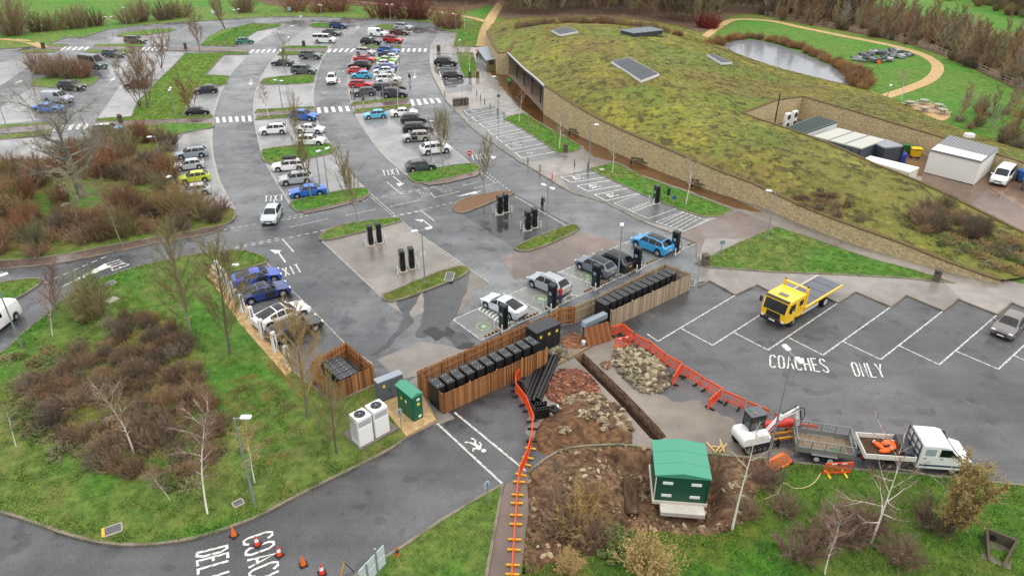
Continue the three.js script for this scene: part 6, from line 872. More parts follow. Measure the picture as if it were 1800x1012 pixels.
[[844.5, 176.5], [852, 183], [861.5, 191.5], [874, 201], [886, 208.5], [838, 169], [782, 170], [928, 290], [949, 303], [1010, 293.5], [1033, 299], [805, 92]].forEach(([x, y], i) => { const g = thing('bollard', G(x, y).setY(.06), 0, ['bollard opposite the recycling bins', 'second bollard from the recycling bins', 'third bollard from the recycling bins', 'bollard beside the lamp post', 'bollard at the tip of the lawn', 'bollard behind the recycling bins', 'bollard at the middle crossing', 'bollard at the lane edge by the disabled bays', 'bollard at the lane edge by the puddle', 'bollard near the round bin', 'bollard beside the long lawn lamp', 'bollard at the top crossing path'][i], 'bollard', 'timber bollards'); mesh('post', merge(cyl(.075, .07, .98, 0, 0, 0, 10), cyl(.07, .03, .05, 0, .98, 0, 10)), M('#4c453c', .8), g); mesh('band', cyl(.078, .078, .08, 0, .78, 0, 10), M('#8c8f92', .4), g); });
{ const g = thing('bollard', G(970.6, 317).setY(.06), 0, 'bright red bollard at the lane edge', 'bollard'); mesh('post', merge(cyl(.075, .07, .98, 0, 0, 0, 10), cyl(.07, .03, .05, 0, .98, 0, 10)), M('#c9462c', .6), g); mesh('band', cyl(.078, .078, .08, 0, .78, 0, 10), whiteP, g); }
{ // cycle shelter
  const a = G(866, 126), b = G(849, 102), g = thing('cycle_shelter', a.clone().lerp(b, .5).setY(.06), yawOf(a, b), 'open cycle shelter with five grey roof panels beside the stone wall', 'shelter'), L = a.distanceTo(b); for (let i = 0; i < 5; i++) { const r = mesh('roof_panel', box(L / 5 - .06, .07, 2.6, -L / 2 + (i + .5) * L / 5, 2.35, 0), M('#7f8b93', .3), g); r.rotation.x = -.06; } for (let i = 0; i < 6; i++) for (const z of [-1.2, 1.2]) mesh('post', cyl(.05, .05, 2.3, -L / 2 + i * L / 5, 0, z, 8), M('#55594f', .6), g); for (let i = 0; i < 5; i++) mesh('glazing', box(L / 5 - .1, 1.5, .02, -L / 2 + (i + .5) * L / 5, 1.2, -1.25), new THREE.MeshPhysicalMaterial({ color: '#a9b3b0', roughness: .1, transmission: .7, thickness: 0 }), g); for (let i = 0; i < 5; i++) mesh('timber_screen', box(L / 5 - .1, .9, .05, -L / 2 + (i + .5) * L / 5, .5, 1.25), M('#8a7c5e', .85), g); mesh('end_screen', box(.05, 1.3, 2.3, -L / 2, .7, 0), M('#6e6a3e', .9), g);
}
// --- picnic tables
[[1599, 186, 'round picnic table at the front edge of the gravel patch'], [1624, 183, 'round picnic table at the back of the gravel patch'], [1624, 196, 'round picnic table in the middle of the gravel patch'], [1649, 191, 'round picnic table on the pond path side'], [1657, 200, 'round picnic table nearest the scrub']].forEach(([x, y, l], i) => { const g = thing('picnic_table', G(x, y), i, l, 'picnic table', 'round picnic tables'), m = M('#9c968b', .85); mesh('table_top', cyl(.75, .75, .07, 0, .74, 0, 20), m, g); mesh('pedestal', merge(box(.12, .74, .12, -.3, .37, -.3), box(.12, .74, .12, .3, .37, .3), box(.12, .74, .12, -.3, .37, .3), box(.12, .74, .12, .3, .37, -.3)), m, g); for (let k = 0; k < 4; k++) { const s = mesh('seat', box(.95, .06, .28, 0, .45, 1.1).rotateY(k * Math.PI / 2), m, g); mesh('seat_arm', box(.1, .06, 1.1, 0, .38, .6).rotateY(k * Math.PI / 2), m, s); } });
// --- slate slabs by the pond
{ const r = rng(91), poly = P2([[1492, 100], [1520, 90], [1570, 89], [1604, 97], [1560, 110], [1520, 113]]), mats = ['#6a6e6f', '#9a9fa0', '#4d5152'].map((c) => M(c, .8)), geo = [0, 1, 2].map((k) => { const g = new THREE.BoxGeometry(1, .28, .6, 2, 1, 2), p = g.attributes.position; for (let i = 0; i < p.count; i++) p.setXYZ(i, p.getX(i) + (vnoise(i * 3.1 + k, 2) - .5) * .25, p.getY(i) * (.8 + vnoise(i, k) * .4), p.getZ(i) + (vnoise(i * 1.7, k + 9) - .5) * .2); g.computeVertexNormals(); return g; }); let n = 0; while (n < 55) { const x = 60 + r() * 60, z = -170 + r() * 60; if (!inside(x, z, poly)) continue; const m = mesh('slate_slab', geo[n % 3], mats[n % 3]); m.position.set(x, .12 + r() * .35, z); m.rotation.set((r() - .5) * .5, r() * 3, (r() - .5) * .5); m.scale.setScalar(.9 + r() * 1.3); tag(m, 'weathered slate slab in the jumble beside the pond', 'stone', 'slate slabs by the pond'); n++; } }
{ const g = thing('lifebuoy_post', G(1543, 119), 0, 'orange lifebuoy housing on a post by the slate slabs', 'lifebuoy'); mesh('post', box(.1, 1.4, .1, 0, .7, 0), M('#8a7a60', .8), g); mesh('housing', new THREE.CylinderGeometry(.4, .4, .2, 18).rotateX(Math.PI / 2).translate(0, 1.2, .12), M('#e5671f', .5), g); }
{ // post and rail fence along the hedgerow
  const pts = smooth(P2([[1345, 27], [1414, 38], [1478, 51], [1568, 69], [1640, 88], [1700, 112], [1760, 140], [1830, 168]]), 6), g = tag(thing('post_and_rail_fence'), 'grey post and rail fence along the hedgerow beyond the pond', 'fence'), m = M('#a1977f', .9); for (let i = 0; i < pts.length; i += 1) mesh('post', box(.16, 1.3, .16, pts[i].x, .6, pts[i].z), m, g); for (let i = 0; i + 1 < pts.length; i++) for (const y of [.5, 1.0]) mesh('rail', beam(pts[i].clone().setY(y), pts[i + 1].clone().setY(y), .05, .12), m, g);
}
// --- excavation: ducts, heaps, boards
const ductM = M('#17181a', .4);
{
  const ends = [[967, 633], [937, 706]]; const a = G(...ends[0]), b = G(...ends[1]), d = V().subVectors(b, a).normalize(), s = V(-d.z, 0, d.x), lab = ['leftmost', 'second', 'third', 'fourth', 'rightmost', 'upper left', 'upper right'];
  [[-.6, .16, 0], [-.28, .16, .3], [.04, .16, -.2], [.36, .16, .5], [.68, .16, .1], [-.44, .43, .2], [-.12, .43, .5]].forEach(([o, y, e], i) => { const p = a.clone().addScaledVector(s, o).addScaledVector(d, e * .6 - .3).setY(y), q = b.clone().addScaledVector(s, o * .8).addScaledVector(d, e).setY(y), g = thing('cable_duct', p, 0, `${lab[i]} long black cable duct lying beside the red soil heap`, 'duct', 'long black ducts'); const c = V().subVectors(q, p); mesh('pipe', (() => { const t = new THREE.CylinderGeometry(.15, .15, c.length(), 14, 1, true); t.applyQuaternion(new THREE.Quaternion().setFromUnitVectors(V(0, 1, 0), c.clone().normalize())); return t.translate(c.x / 2, c.y / 2, c.z / 2); })(), ductM, g); mesh('socket', bar(V(0, 0, 0), c.clone().normalize().multiplyScalar(.3), .17, 14), ductM, g); });
  for (let i = 0; i < 9; i++) { const p = G(943 + (i % 5) * 5, 737 - Math.floor(i / 5) * 10 - (i % 5) * .8), g = thing('short_duct', p, 0, 'short black duct standing in the bundle beside the orange mesh', 'duct', 'short black ducts'); mesh('pipe', new THREE.CylinderGeometry(.13, .13, .95, 14, 1, true).rotateX(.12).translate(0, .48, 0), ductM, g); mesh('rim', new THREE.TorusGeometry(.13, .025, 6, 14).rotateX(Math.PI / 2 + .12).translate(0, .94, .05), ductM, g); }
  const g = thing('duct_coil', G(973, 725), .4, 'small black coil of pipe wrapped in plastic', 'pipe coil'); for (let i = 0; i < 3; i++) mesh('coil', new THREE.TorusGeometry(.34 - i * .02, .08, 8, 22).rotateX(Math.PI / 2).translate(0, .1 + i * .14, 0), ductM, g); mesh('wrap', box(.12, .5, .2, .33, .25, 0), whiteP, g);
  const dd = thing('cable_duct', G(905, 676), 0, 'single black duct behind the orange mesh', 'duct', 'long black ducts'), qq = V().subVectors(G(936, 734), G(905, 676)); mesh('pipe', bar(V(.5, .15, 0), V(qq.x + .35, .15, qq.z), .14, 12), ductM, dd);
}
const chunkGeo = [0, 1, 2].map((k) => { const g = new THREE.IcosahedronGeometry(.5, 0), p = g.attributes.position; for (let i = 0; i < p.count; i++) { const q = 1 + (vnoise(p.getX(i) * 3 + k * 7 + 9, p.getY(i) * 3 + p.getZ(i) * 5 + 20) - .5) * .8; p.setXYZ(i, p.getX(i) * q * 1.5, p.getY(i) * q * .5, p.getZ(i) * q * .9); } g.computeVertexNormals(); return g; });
function heap(name, label, px, h, soil, chunks, seed, size, n, keep = () => true) {
  const poly = smooth(P2(px), 5, true), g = tag(thing(name), label, 'heap'), hf = (x, z, d) => .01 + h * (1 - Math.exp(-d * d * .28)) * (.75 + .5 * fbm(x * 1.3 + seed, z * 1.3, 3)) + (d > 0 ? .12 * vnoise(x * 4, z * 4) : 0);
  mesh('soil', terrain(poly, [], .25, hf, (x, z) => { const t = .8 + .45 * fbm(x * 2, z * 2 + seed, 3); return soil.map((c) => c * t); }), MAT.soil, g); const r = rng(seed); let x0 = 1e9, x1 = -1e9, z0 = 1e9, z1 = -1e9; for (const p of poly) { x0 = Math.min(x0, p.x); x1 = Math.max(x1, p.x); z0 = Math.min(z0, p.z); z1 = Math.max(z1, p.z); }
  const L = [[], [], []]; let k = 0, tries = 0; while (k < n && tries++ < 9e4) { const x = x0 + r() * (x1 - x0), z = z0 + r() * (z1 - z0); if (!inside(x, z, poly) || !keep(x, z)) continue; const d = edgeDist(x, z, poly)[0], s = size * (.22 + 1.5 * Math.pow(r(), 4)); L[k % 3].push([new THREE.Matrix4().compose(V(x, hf(x, z, d) + s * .06, z), new THREE.Quaternion().setFromEuler(new THREE.Euler(r() * 1.2 - .6, r() * 6, r() * 1.2 - .6)), V(s, s, s)), .7 + r() * .6]); k++; }
  L.forEach((l, i) => { if (!l.length) return; const im = new THREE.InstancedMesh(chunkGeo[i], M('#ffffff', .95), l.length); im.name = 'rubble'; im.userData.kind = 'stuff'; l.forEach(([m, q], j) => { im.setMatrixAt(j, m); im.setColorAt(j, new THREE.Color(chunks[j % chunks.length]).multiplyScalar(q)); }); im.castShadow = im.receiveShadow = true; g.add(im); });
}
heap('rubble_heap', 'heap of khaki broken concrete and stone by the orange barriers', [[1085, 618], [1110, 610], [1140, 622], [1165, 645], [1177, 668], [1160, 690], [1130, 690], [1100, 665], [1078, 640]], 1.0, [.95, .85, .66], ['#857a62', '#6f654f', '#9b9076', '#544c3c'], 5, .32, 2200);
heap('soil_heap', 'heap of red crushed brick and soil beside the black ducts', [[975, 655], [1000, 648], [1030, 655], [1050, 675], [1055, 690], [1020, 705], [985, 710], [962, 700], [960, 680]], .8, [1.2, .7, .52], ['#855342', '#6b4236', '#9a6d5a', '#4d3731'], 6, .16, 900);
heap('spoil_heap', 'wide heap of brown soil and broken slabs above the substation', [[990, 705], [1015, 692], [1050, 695], [1085, 715], [1105, 745], [1112, 772], [1100, 782], [1054, 781], [1000, 787], [960, 800], [940, 785], [945, 752]], 1.0, [.85, .68, .5], ['#72644d', '#8a7b60', '#544435', '#9b8e73', '#604a39'], 8, .34, 1100, (x, z) => vnoise(x * .8, z * .8) + (x - G(1030, 740).x) * .12 - (z - G(1030, 740).z) * .2 > .45);
heap('rubble_heap', 'small heap of stones beside the black switch cabinet', [[962, 622], [975, 612], [992, 616], [1000, 628], [985, 634], [966, 634]], .35, [1.2, 1.05, .8], ['#857b64', '#655c49'], 9, .24, 200);
heap('soil_heap', 'mound of red-brown soil at the head of the trench', [[985, 598], [1005, 585], [1028, 590], [1034, 604], [1015, 614], [992, 610]], .55, [1.35, .85, .62], ['#8a6650', '#a3846a'], 10, .13, 160);
heap('stone_pile', 'small pile of broken stones by the trench edge', [[1054, 640], [1066, 634], [1076, 644], [1066, 650]], .2, [1.1, .8, .6], ['#73553f', '#80705a'], 12, .25, 60);
{ const a = G(975, 643).setY(.09), b = G(1040, 608).setY(.09), g = tag(thing('scaffold_plank'), 'long timber plank bridging the trench', 'plank'); mesh('plank', beam(a, b, .24, .06), M('#a08a6c', .9, { map: woodMap }), g); mesh('end_band', beam(a.clone().lerp(b, -.004), a.clone().lerp(b, .02), .25, .07), steel, g); mesh('end_band', beam(a.clone().lerp(b, .98), a.clone().lerp(b, 1.004), .25, .07), steel, g); }
{ const g = thing('marker_stake', G(997, 622), 0, 'upright wooden stake beside the trench head', 'stake'); mesh('stake', box(.09, 1.5, .09, 0, .7, 0), M('#a5744a', .9), g); mesh('point', new THREE.ConeGeometry(.06, .2, 4).translate(0, 1.54, 0), M('#a5744a', .9), g); const b = thing('bucket', G(1026, 607), 0, 'white plastic bucket beside the plank', 'bucket'); mesh('pail', cyl(.14, .18, .38, 0, .02, 0, 14), whiteP, b); mesh('lid', cyl(.19, .19, .03, 0, .4, 0, 14), whiteP, b); }
{ const g = thing('timber_trestle', G(1262, 786), .3, 'pale broken timber trestle beside the excavator track', 'trestle'), m = M('#cfae76', .85); [[V(-.5, .05, -.6), V(-.45, .05, .5)], [V(-.45, .1, .45), V(.2, .3, .1)], [V(-.2, .05, .5), V(.6, .25, .1)], [V(-.4, .1, -.1), V(.3, .12, .3)], [V(.1, .1, .6), V(.2, .5, -.2)]].forEach(([a, b]) => mesh('batten', beam(a, b, .08, .08), m, g)); }
{ // clods and stones strewn over the churned earth
  const r = rng(29), big = lawns.find((l) => l.name === 'lawn12'), L = [[], [], []]; let k = 0; while (k < 1500) { const x = 1 + r() * 17, z = -46 + r() * 19; if (!inside(x, z, lawns.earth) || coarse(x, z, .6) + r() * .5 < .7) { k += .05; continue; } const s = .06 + .32 * Math.pow(r(), 4); L[Math.floor(k) % 3].push([new THREE.Matrix4().compose(V(x, big.hf(x, z, 1) + .02, z), new THREE.Quaternion().setFromEuler(new THREE.Euler(r(), r() * 6, r())), V(s, s, s)), .6 + r() * .7]); k++; }
  const root = tag(thing('earth_clods'), 'clods and stones strewn over the churned earth', 'rubble', null, 'stuff'); L.forEach((l, i) => { const im = new THREE.InstancedMesh(chunkGeo[i], M('#ffffff', .95), l.length); im.name = 'clods'; l.forEach(([m, q], j) => { im.setMatrixAt(j, m); im.setColorAt(j, new THREE.Color(['#6b543f', '#8a7458', '#55412f', '#9a8a6e'][j % 4]).multiplyScalar(q)); }); im.castShadow = im.receiveShadow = true; root.add(im); });
}
// --- small ground fixtures
[[199, 935, 'metal inspection cover with a yellow edge in the near lawn', .95, .7, 1], [419, 888, 'dark inspection cover beside the lamp post', .6, .5, 0], [193, 501, 'dark inspection cover in the lawn by the west road', .95, .7, 0], [196, 530, 'pale inspection cover in the lawn by the west road', 1.0, .8, 0], [1210, 489 + 8, 'grey inspection cover outside the weathered fence', 1.4, 1.2, 0], [790, 489, 'rectangular grey cover set in the bark island', 1.7, .8, 0], [1009 + 49, 297 + 3, 'small pale cover in the long lawn', .7, .6, 0]].forEach(([x, y, l, w, d, k], i) => { const g = thing('inspection_cover', G(x, y).setY(i === 4 ? .02 : .16), .5 + i * .2, l, 'cover'); mesh('frame', merge(box(w, .08, .08, 0, .02, d / 2), box(w, .08, .08, 0, .02, -d / 2), box(.08, .08, d - .09, w / 2, .02, 0), box(.08, .08, d - .09, -w / 2, .02, 0)), M('#a09a8a', .8), g); mesh('lid', box(w - .1, .06, d - .1, 0, .02, 0), M(i === 3 || i === 6 ? '#a8a292' : '#55585a', .6), g); if (k) mesh('edge_strip', box(.16, .1, d, -w / 2 - .02, .04, 0), M('#d8a53a', .6), g); });
{ // concrete headwall
  const g = thing('concrete_headwall', G(1752, 975).setY(.1), -.6, 'triangular concrete drain headwall set in the lower lawn', 'headwall'), m = M('#b3a98f', .9, { map: brownMap }); mesh('back_wall', box(1.5, .75, .14, 0, .35, -.9), m, g); for (const s of [-1, 1]) { const sh = new THREE.Shape(); sh.moveTo(0, 0); sh.lineTo(1.8, 0); sh.lineTo(1.8, .12); sh.lineTo(0, .72); const w = mesh('wing_wall', new THREE.ExtrudeGeometry(sh, { depth: .12, bevelEnabled: false }).rotateY(-Math.PI / 2).translate(.06, 0, 0), m, g); w.position.set(s * .72, 0, -.85); w.rotation.y = s * -.22; } mesh('floor', box(1.4, .06, 1.8, 0, .02, 0), M('#6b655b', .9), g); mesh('pipe_mouth', new THREE.CylinderGeometry(.16, .16, .1, 14).rotateX(Math.PI / 2).translate(-.3, .35, -.8), black, g);
}
{ const g = tag(thing('garden_hose'), 'pale hose trailing from the barrier across the grass', 'hose'); mesh('hose', new THREE.TubeGeometry(new THREE.CatmullRomCurve3([[1443, 834], [1432, 850], [1415, 860], [1395, 861], [1378, 852], [1366, 870], [1345, 880]].map(([x, y]) => G(x, y).setY(.16))), 40, .03, 5), M('#c9b890', .7), g); mesh('nozzle', bar(G(1345, 880).setY(.16), G(1342, 882).setY(.18), .045), M('#8a7a5a', .6), g); }
// ------------------------------------------------------------------ vehicles
const PROFILE = {   // lengths in metres; fractions run from the nose (0) to the tail (1)
  hatch: { L: 4.1, W: 1.78, H: 1.47, hood: .93, cowl: .25, r0: .43, r1: .80, rb: .965, tail: .98, belt: .93, clr: .2, wr: .31, ax: [.19, .81] },
  saloon: { L: 4.75, W: 1.84, H: 1.44, hood: .93, cowl: .27, r0: .43, r1: .68, rb: .86, tail: 1.02, belt: .93, clr: .19, wr: .33, ax: [.19, .8] },
  fastback: { L: 4.8, W: 1.9, H: 1.43, hood: .9, cowl: .25, r0: .44, r1: .62, rb: .93, tail: 1.04, belt: .92, clr: .18, wr: .35, ax: [.18, .8] },
  estate: { L: 4.7, W: 1.82, H: 1.5, hood: .95, cowl: .26, r0: .41, r1: .87, rb: .975, tail: .98, belt: .95, clr: .2, wr: .33, ax: [.19, .79], rails: true },
  suv: { L: 4.5, W: 1.88, H: 1.66, hood: 1.06, cowl: .25, r0: .4, r1: .84, rb: .97, tail: 1.1, belt: 1.06, clr: .26, wr: .36, ax: [.19, .8], rails: true },
  mpv: { L: 4.6, W: 1.84, H: 1.7, hood: 1.03, cowl: .2, r0: .36, r1: .9, rb: .98, tail: 1.08, belt: 1.04, clr: .21, wr: .33, ax: [.19, .8] },
  van: { L: 4.6, W: 1.86, H: 1.86, hood: 1.1, cowl: .19, r0: .34, r1: .965, rb: .99, tail: 1.2, belt: 1.12, clr: .24, wr: .34, ax: [.18, .78], panel: true },
  camper: { L: 5.0, W: 1.92, H: 1.98, hood: 1.12, cowl: .16, r0: .3, r1: .96, rb: .985, tail: 1.2, belt: 1.15, clr: .24, wr: .35, ax: [.18, .78] },
  minibus: { L: 6.0, W: 2.05, H: 2.5, hood: 1.25, cowl: .15, r0: .29, r1: .97, rb: .99, tail: 1.3, belt: 1.3, clr: .28, wr: .36, ax: [.16, .76] },
};
const built = {};
function carGeometry(kind) {
  if (built[kind]) return built[kind];
  const P = PROFILE[kind], X = (f) => P.L * (.5 - f), curve = (pts) => (f) => { for (let i = 0; i + 1 < pts.length; i++) if (f <= pts[i + 1][0]) { const [a, ya] = pts[i], [b, yb] = pts[i + 1], t = (f - a) / (b - a || 1); return mix(ya, yb, t * t * (3 - 2 * t) * .5 + t * .5); } return pts.at(-1)[1]; };
  const top = curve([[0, P.hood * .68], [.015, P.hood * .78], [.06, P.hood * .9], [P.cowl, P.hood + .03], [P.r0, P.H - .03], [(P.r0 + P.r1) / 2, P.H], [P.r1, P.H - .05], [P.rb, P.tail + .02], [.99, P.tail - .06], [1, P.tail - .2]]);
  const halfW = (f) => P.W / 2 * (1 - .22 * Math.pow(Math.max(0, 1 - f / .09), 2) - .14 * Math.pow(Math.max(0, (f - .92) / .08), 2));
  const arch = (f) => { let y = P.clr; for (const a of P.ax) { const d = Math.abs(X(f) - X(a)), R = P.wr + .07; if (d < R) y = Math.max(y, P.wr + Math.sqrt(R * R - d * d) * 1.0); } if (f < .02 || f > .985) y += .1; return y; };
  const ring = (f) => {
    const t = top(f), w = halfW(f), yb = Math.min(arch(f), t - .16), be = Math.min(P.belt, t - .05), up = clamp((t - be) / (P.H - P.belt)), wr = mix(w * .9, w * (kind === 'minibus' || P.panel || kind === 'camper' ? .86 : .74), up);
    return [[0, yb], [w * .86, yb], [w * .97, yb + .05], [w, mix(yb, be, .55)], [w * .975, be], [mix(w * .975, wr, .8), mix(be, t, .8)], [wr * .93, t - .02 - .03 * up], [wr * .6, t + .004], [0, t + .02]];
  };
  const fs = []; for (let i = 0; i <= 40; i++) fs.push(i / 40); for (const a of P.ax) for (let k = -6; k <= 6; k++) fs.push(a + k * (P.wr + .075) / P.L / 6); fs.push(.008, .016, .985, .993, P.cowl, P.r0, P.r1, P.rb); fs.sort((a, b) => a - b); const F = fs.filter((f, i) => f >= 0 && f <= 1 && (i === 0 || f - fs[i - 1] > .002));
  const pos = [], idx = [], N = 17; F.forEach((f) => { const r = ring(f), full = [...r.slice().reverse().map(([z, y]) => [-z, y]), ...r.slice(1)]; full.forEach(([z, y]) => pos.push(X(f), y, z)); });
  for (let i = 0; i + 1 < F.length; i++) for (let j = 0; j + 1 < N; j++) { const a = i * N + j, b = a + 1, c = a + N, d = c + 1; idx.push(a, b, d, a, d, c); }
  for (const i of [0, F.length - 1]) { const c = pos.length / 3; const r = ring(F[i]); pos.push(X(F[i]) + (i ? -.02 : .02), (r[0][1] + r.at(-1)[1]) / 2, 0); for (let j = 0; j + 1 < N; j++) i ? idx.push(i * N + j, i * N + j + 1, c) : idx.push(c, j + 1, j); }
  let body = new THREE.BufferGeometry(); body.setAttribute('position', new THREE.Float32BufferAttribute(pos, 3)); body.setIndex(idx); body.computeVertexNormals(); body.setAttribute('uv', new THREE.Float32BufferAttribute(new Float32Array(pos.length / 3 * 2), 2));
  const patch = (rows) => { const n = rows[0].length, p = [], ix = []; rows.forEach((r) => r.forEach((v) => p.push(...v))); for (let i = 0; i + 1 < rows.length; i++) for (let j = 0; j + 1 < n; j++) { const a = i * n + j; ix.push(a, a + 1, a + n + 1, a, a + n + 1, a + n); } const g = new THREE.BufferGeometry(); g.setAttribute('position', new THREE.Float32BufferAttribute(p, 3)); g.setAttribute('uv', new THREE.Float32BufferAttribute(new Float32Array(p.length / 3 * 2), 2)); g.setIndex(ix); g.computeVertexNormals(); return g; };
  const lat = (r, s) => { const pts = [r[4], r[5], r[6]], t = s * 2, i = Math.min(1, Math.floor(t)), u = t - i; return [mix(pts[i][0], pts[i + 1][0], u), mix(pts[i][1], pts[i + 1][1], u)]; };
  const side = (f0, f1, s0, s1, o) => [1, -1].map((sg) => { const rows = []; for (let i = 0; i <= 8; i++) { const f = mix(f0, f1, i / 8), r = ring(f), row = []; for (const s of [s0, (s0 + s1) / 2, s1]) { const [z, y] = lat(r, s); row.push([X(f), y + .004, sg * (z + o)]); } rows.push(row); } return patch(rows); });
  const lower = (f0, f1, o) => [1, -1].map((sg) => { const rows = []; for (let i = 0; i <= 10; i++) { const f = mix(f0, f1, i / 10), r = ring(f), y0 = Math.max(r[2][1] + .06, P.clr + .12); rows.push([[X(f), y0, sg * (mix(r[2][0], r[3][0], .5) + o)], [X(f), Math.max(r[3][1], y0 + .02), sg * (r[3][0] + o)], [X(f), r[4][1] - .02, sg * (r[4][0] + o)]]); } return patch(rows); });
  const over = (f0, f1, k, o, ox = 0) => { const rows = []; for (let i = 0; i <= 6; i++) { const f = mix(f0, f1, i / 6), r = ring(f), row = []; for (const s of [-1, -.64, -.3, 0, .3, .64, 1]) { const z = s * r[6][0] * k, a = Math.abs(z), y = a > r[7][0] ? mix(r[7][1], r[6][1], (a - r[7][0]) / (r[6][0] - r[7][0] || 1)) : mix(r[8][1], r[7][1], a / r[7][0]); row.push([X(f) + ox, y + o, z]); } rows.push(row); } return patch(rows); };
  const c = P.cowl, B = mix(P.r0, P.r1, P.panel ? .22 : kind === 'minibus' ? .16 : .28), E = P.panel ? B : kind === 'saloon' ? mix(P.r1, P.rb, .45) : mix(P.r1, P.rb, .5), mid = P.panel ? B : mix(B, E, .52);
  const windows = [side(mix(c, P.r0, .3), B - .012, .07, .92, .012)]; if (!P.panel) { if (kind === 'minibus') for (let i = 0; i < 3; i++) windows.push(side(mix(B, E, i / 3) + .01, mix(B, E, (i + 1) / 3) - .006, .1, .84, .012)); else { windows.push(side(B + .006, mid - .006, .07, .92, .012)); windows.push(side(mid + .006, E - .01, .12, .86, .012)); } }
  return built[kind] = { P, X, top, body, windows, doors: [lower(mix(c, P.r0, .1), B - .004, .006), ...(P.panel ? [] : [lower(B + .004, Math.min(mid + .03, P.ax[1] - (P.wr + .1) / P.L + .03), .006)])], windscreen: over(c + .012, P.r0 - .012, .9, .012, .008), rear: P.panel ? null : over(P.r1 + .01, P.rb - .012, .86, .012, -.008), roof: over(P.r0 + .015, P.r1 - .01, .86, .012), grille: rbox(.08, .16, P.W * .5, P.L / 2 - .01, P.hood * .56, 0, .03), bumper: rbox(.1, .14, P.W * .74, P.L / 2 - .025, P.clr + .14, 0, .04), rearBumper: rbox(.1, .16, P.W * .74, -P.L / 2 + .03, P.clr + .16, 0, .04),
    head: [1, -1].map((s) => rbox(.22, .13, .34, P.L / 2 - .12, P.hood * .74, s * P.W * .36, .05)), tailLamp: [1, -1].map((s) => rbox(.14, .24, .2, -P.L / 2 + .075, P.tail - .2, s * P.W * .385, .05)), plate: [rbox(.02, .11, .5, P.L / 2 + .035, P.clr + .2, 0, .008), rbox(.02, .11, .5, -P.L / 2 - .03, P.tail - .34, 0, .008)], mirror: [1, -1].map((s) => rbox(.14, .14, .2, X(c + .045), P.belt + .06, s * (P.W / 2 + .1), .05)), rails: P.rails ? [1, -1].map((s) => { const a = (f) => V(X(f), top(f) + .05, s * P.W * .33); return merge(bar(a(P.r0 + .03), a((P.r0 + P.r1) / 2), .022, 6), bar(a((P.r0 + P.r1) / 2), a(P.r1 - .03), .022, 6)); }) : null,
    tyre: new THREE.CylinderGeometry(P.wr, P.wr, .21, 20).rotateX(Math.PI / 2), rim: merge(new THREE.CylinderGeometry(P.wr * .68, P.wr * .68, .215, 16).rotateX(Math.PI / 2)), hub: merge(...[0, 1, 2, 3, 4].map((k) => box(P.wr * 1.2, .05, .23).rotateZ(k * Math.PI / 5))), well: box(P.wr * 2.3, P.wr * 1.2, P.W - .3, 0, P.wr * 1.1, 0) };
}
const tyreM = M('#161616', .85), rimM = M('#a9adb0', .3, { metalness: .6 }), hubM = M('#c9ccce', .3, { metalness: .5 }), carGlass = new THREE.MeshPhysicalMaterial({ color: '#0e1215', roughness: .06, side: THREE.DoubleSide }), lampM = M('#d9e0e4', .1), tailM = M('#a3191c', .2), plateW = M('#e8e8e4', .5), plateY = M('#e0b83a', .5), trimM = M('#202225', .6), paints = {};
const paintOf = (c) => paints[c] ??= paint(c, .4);
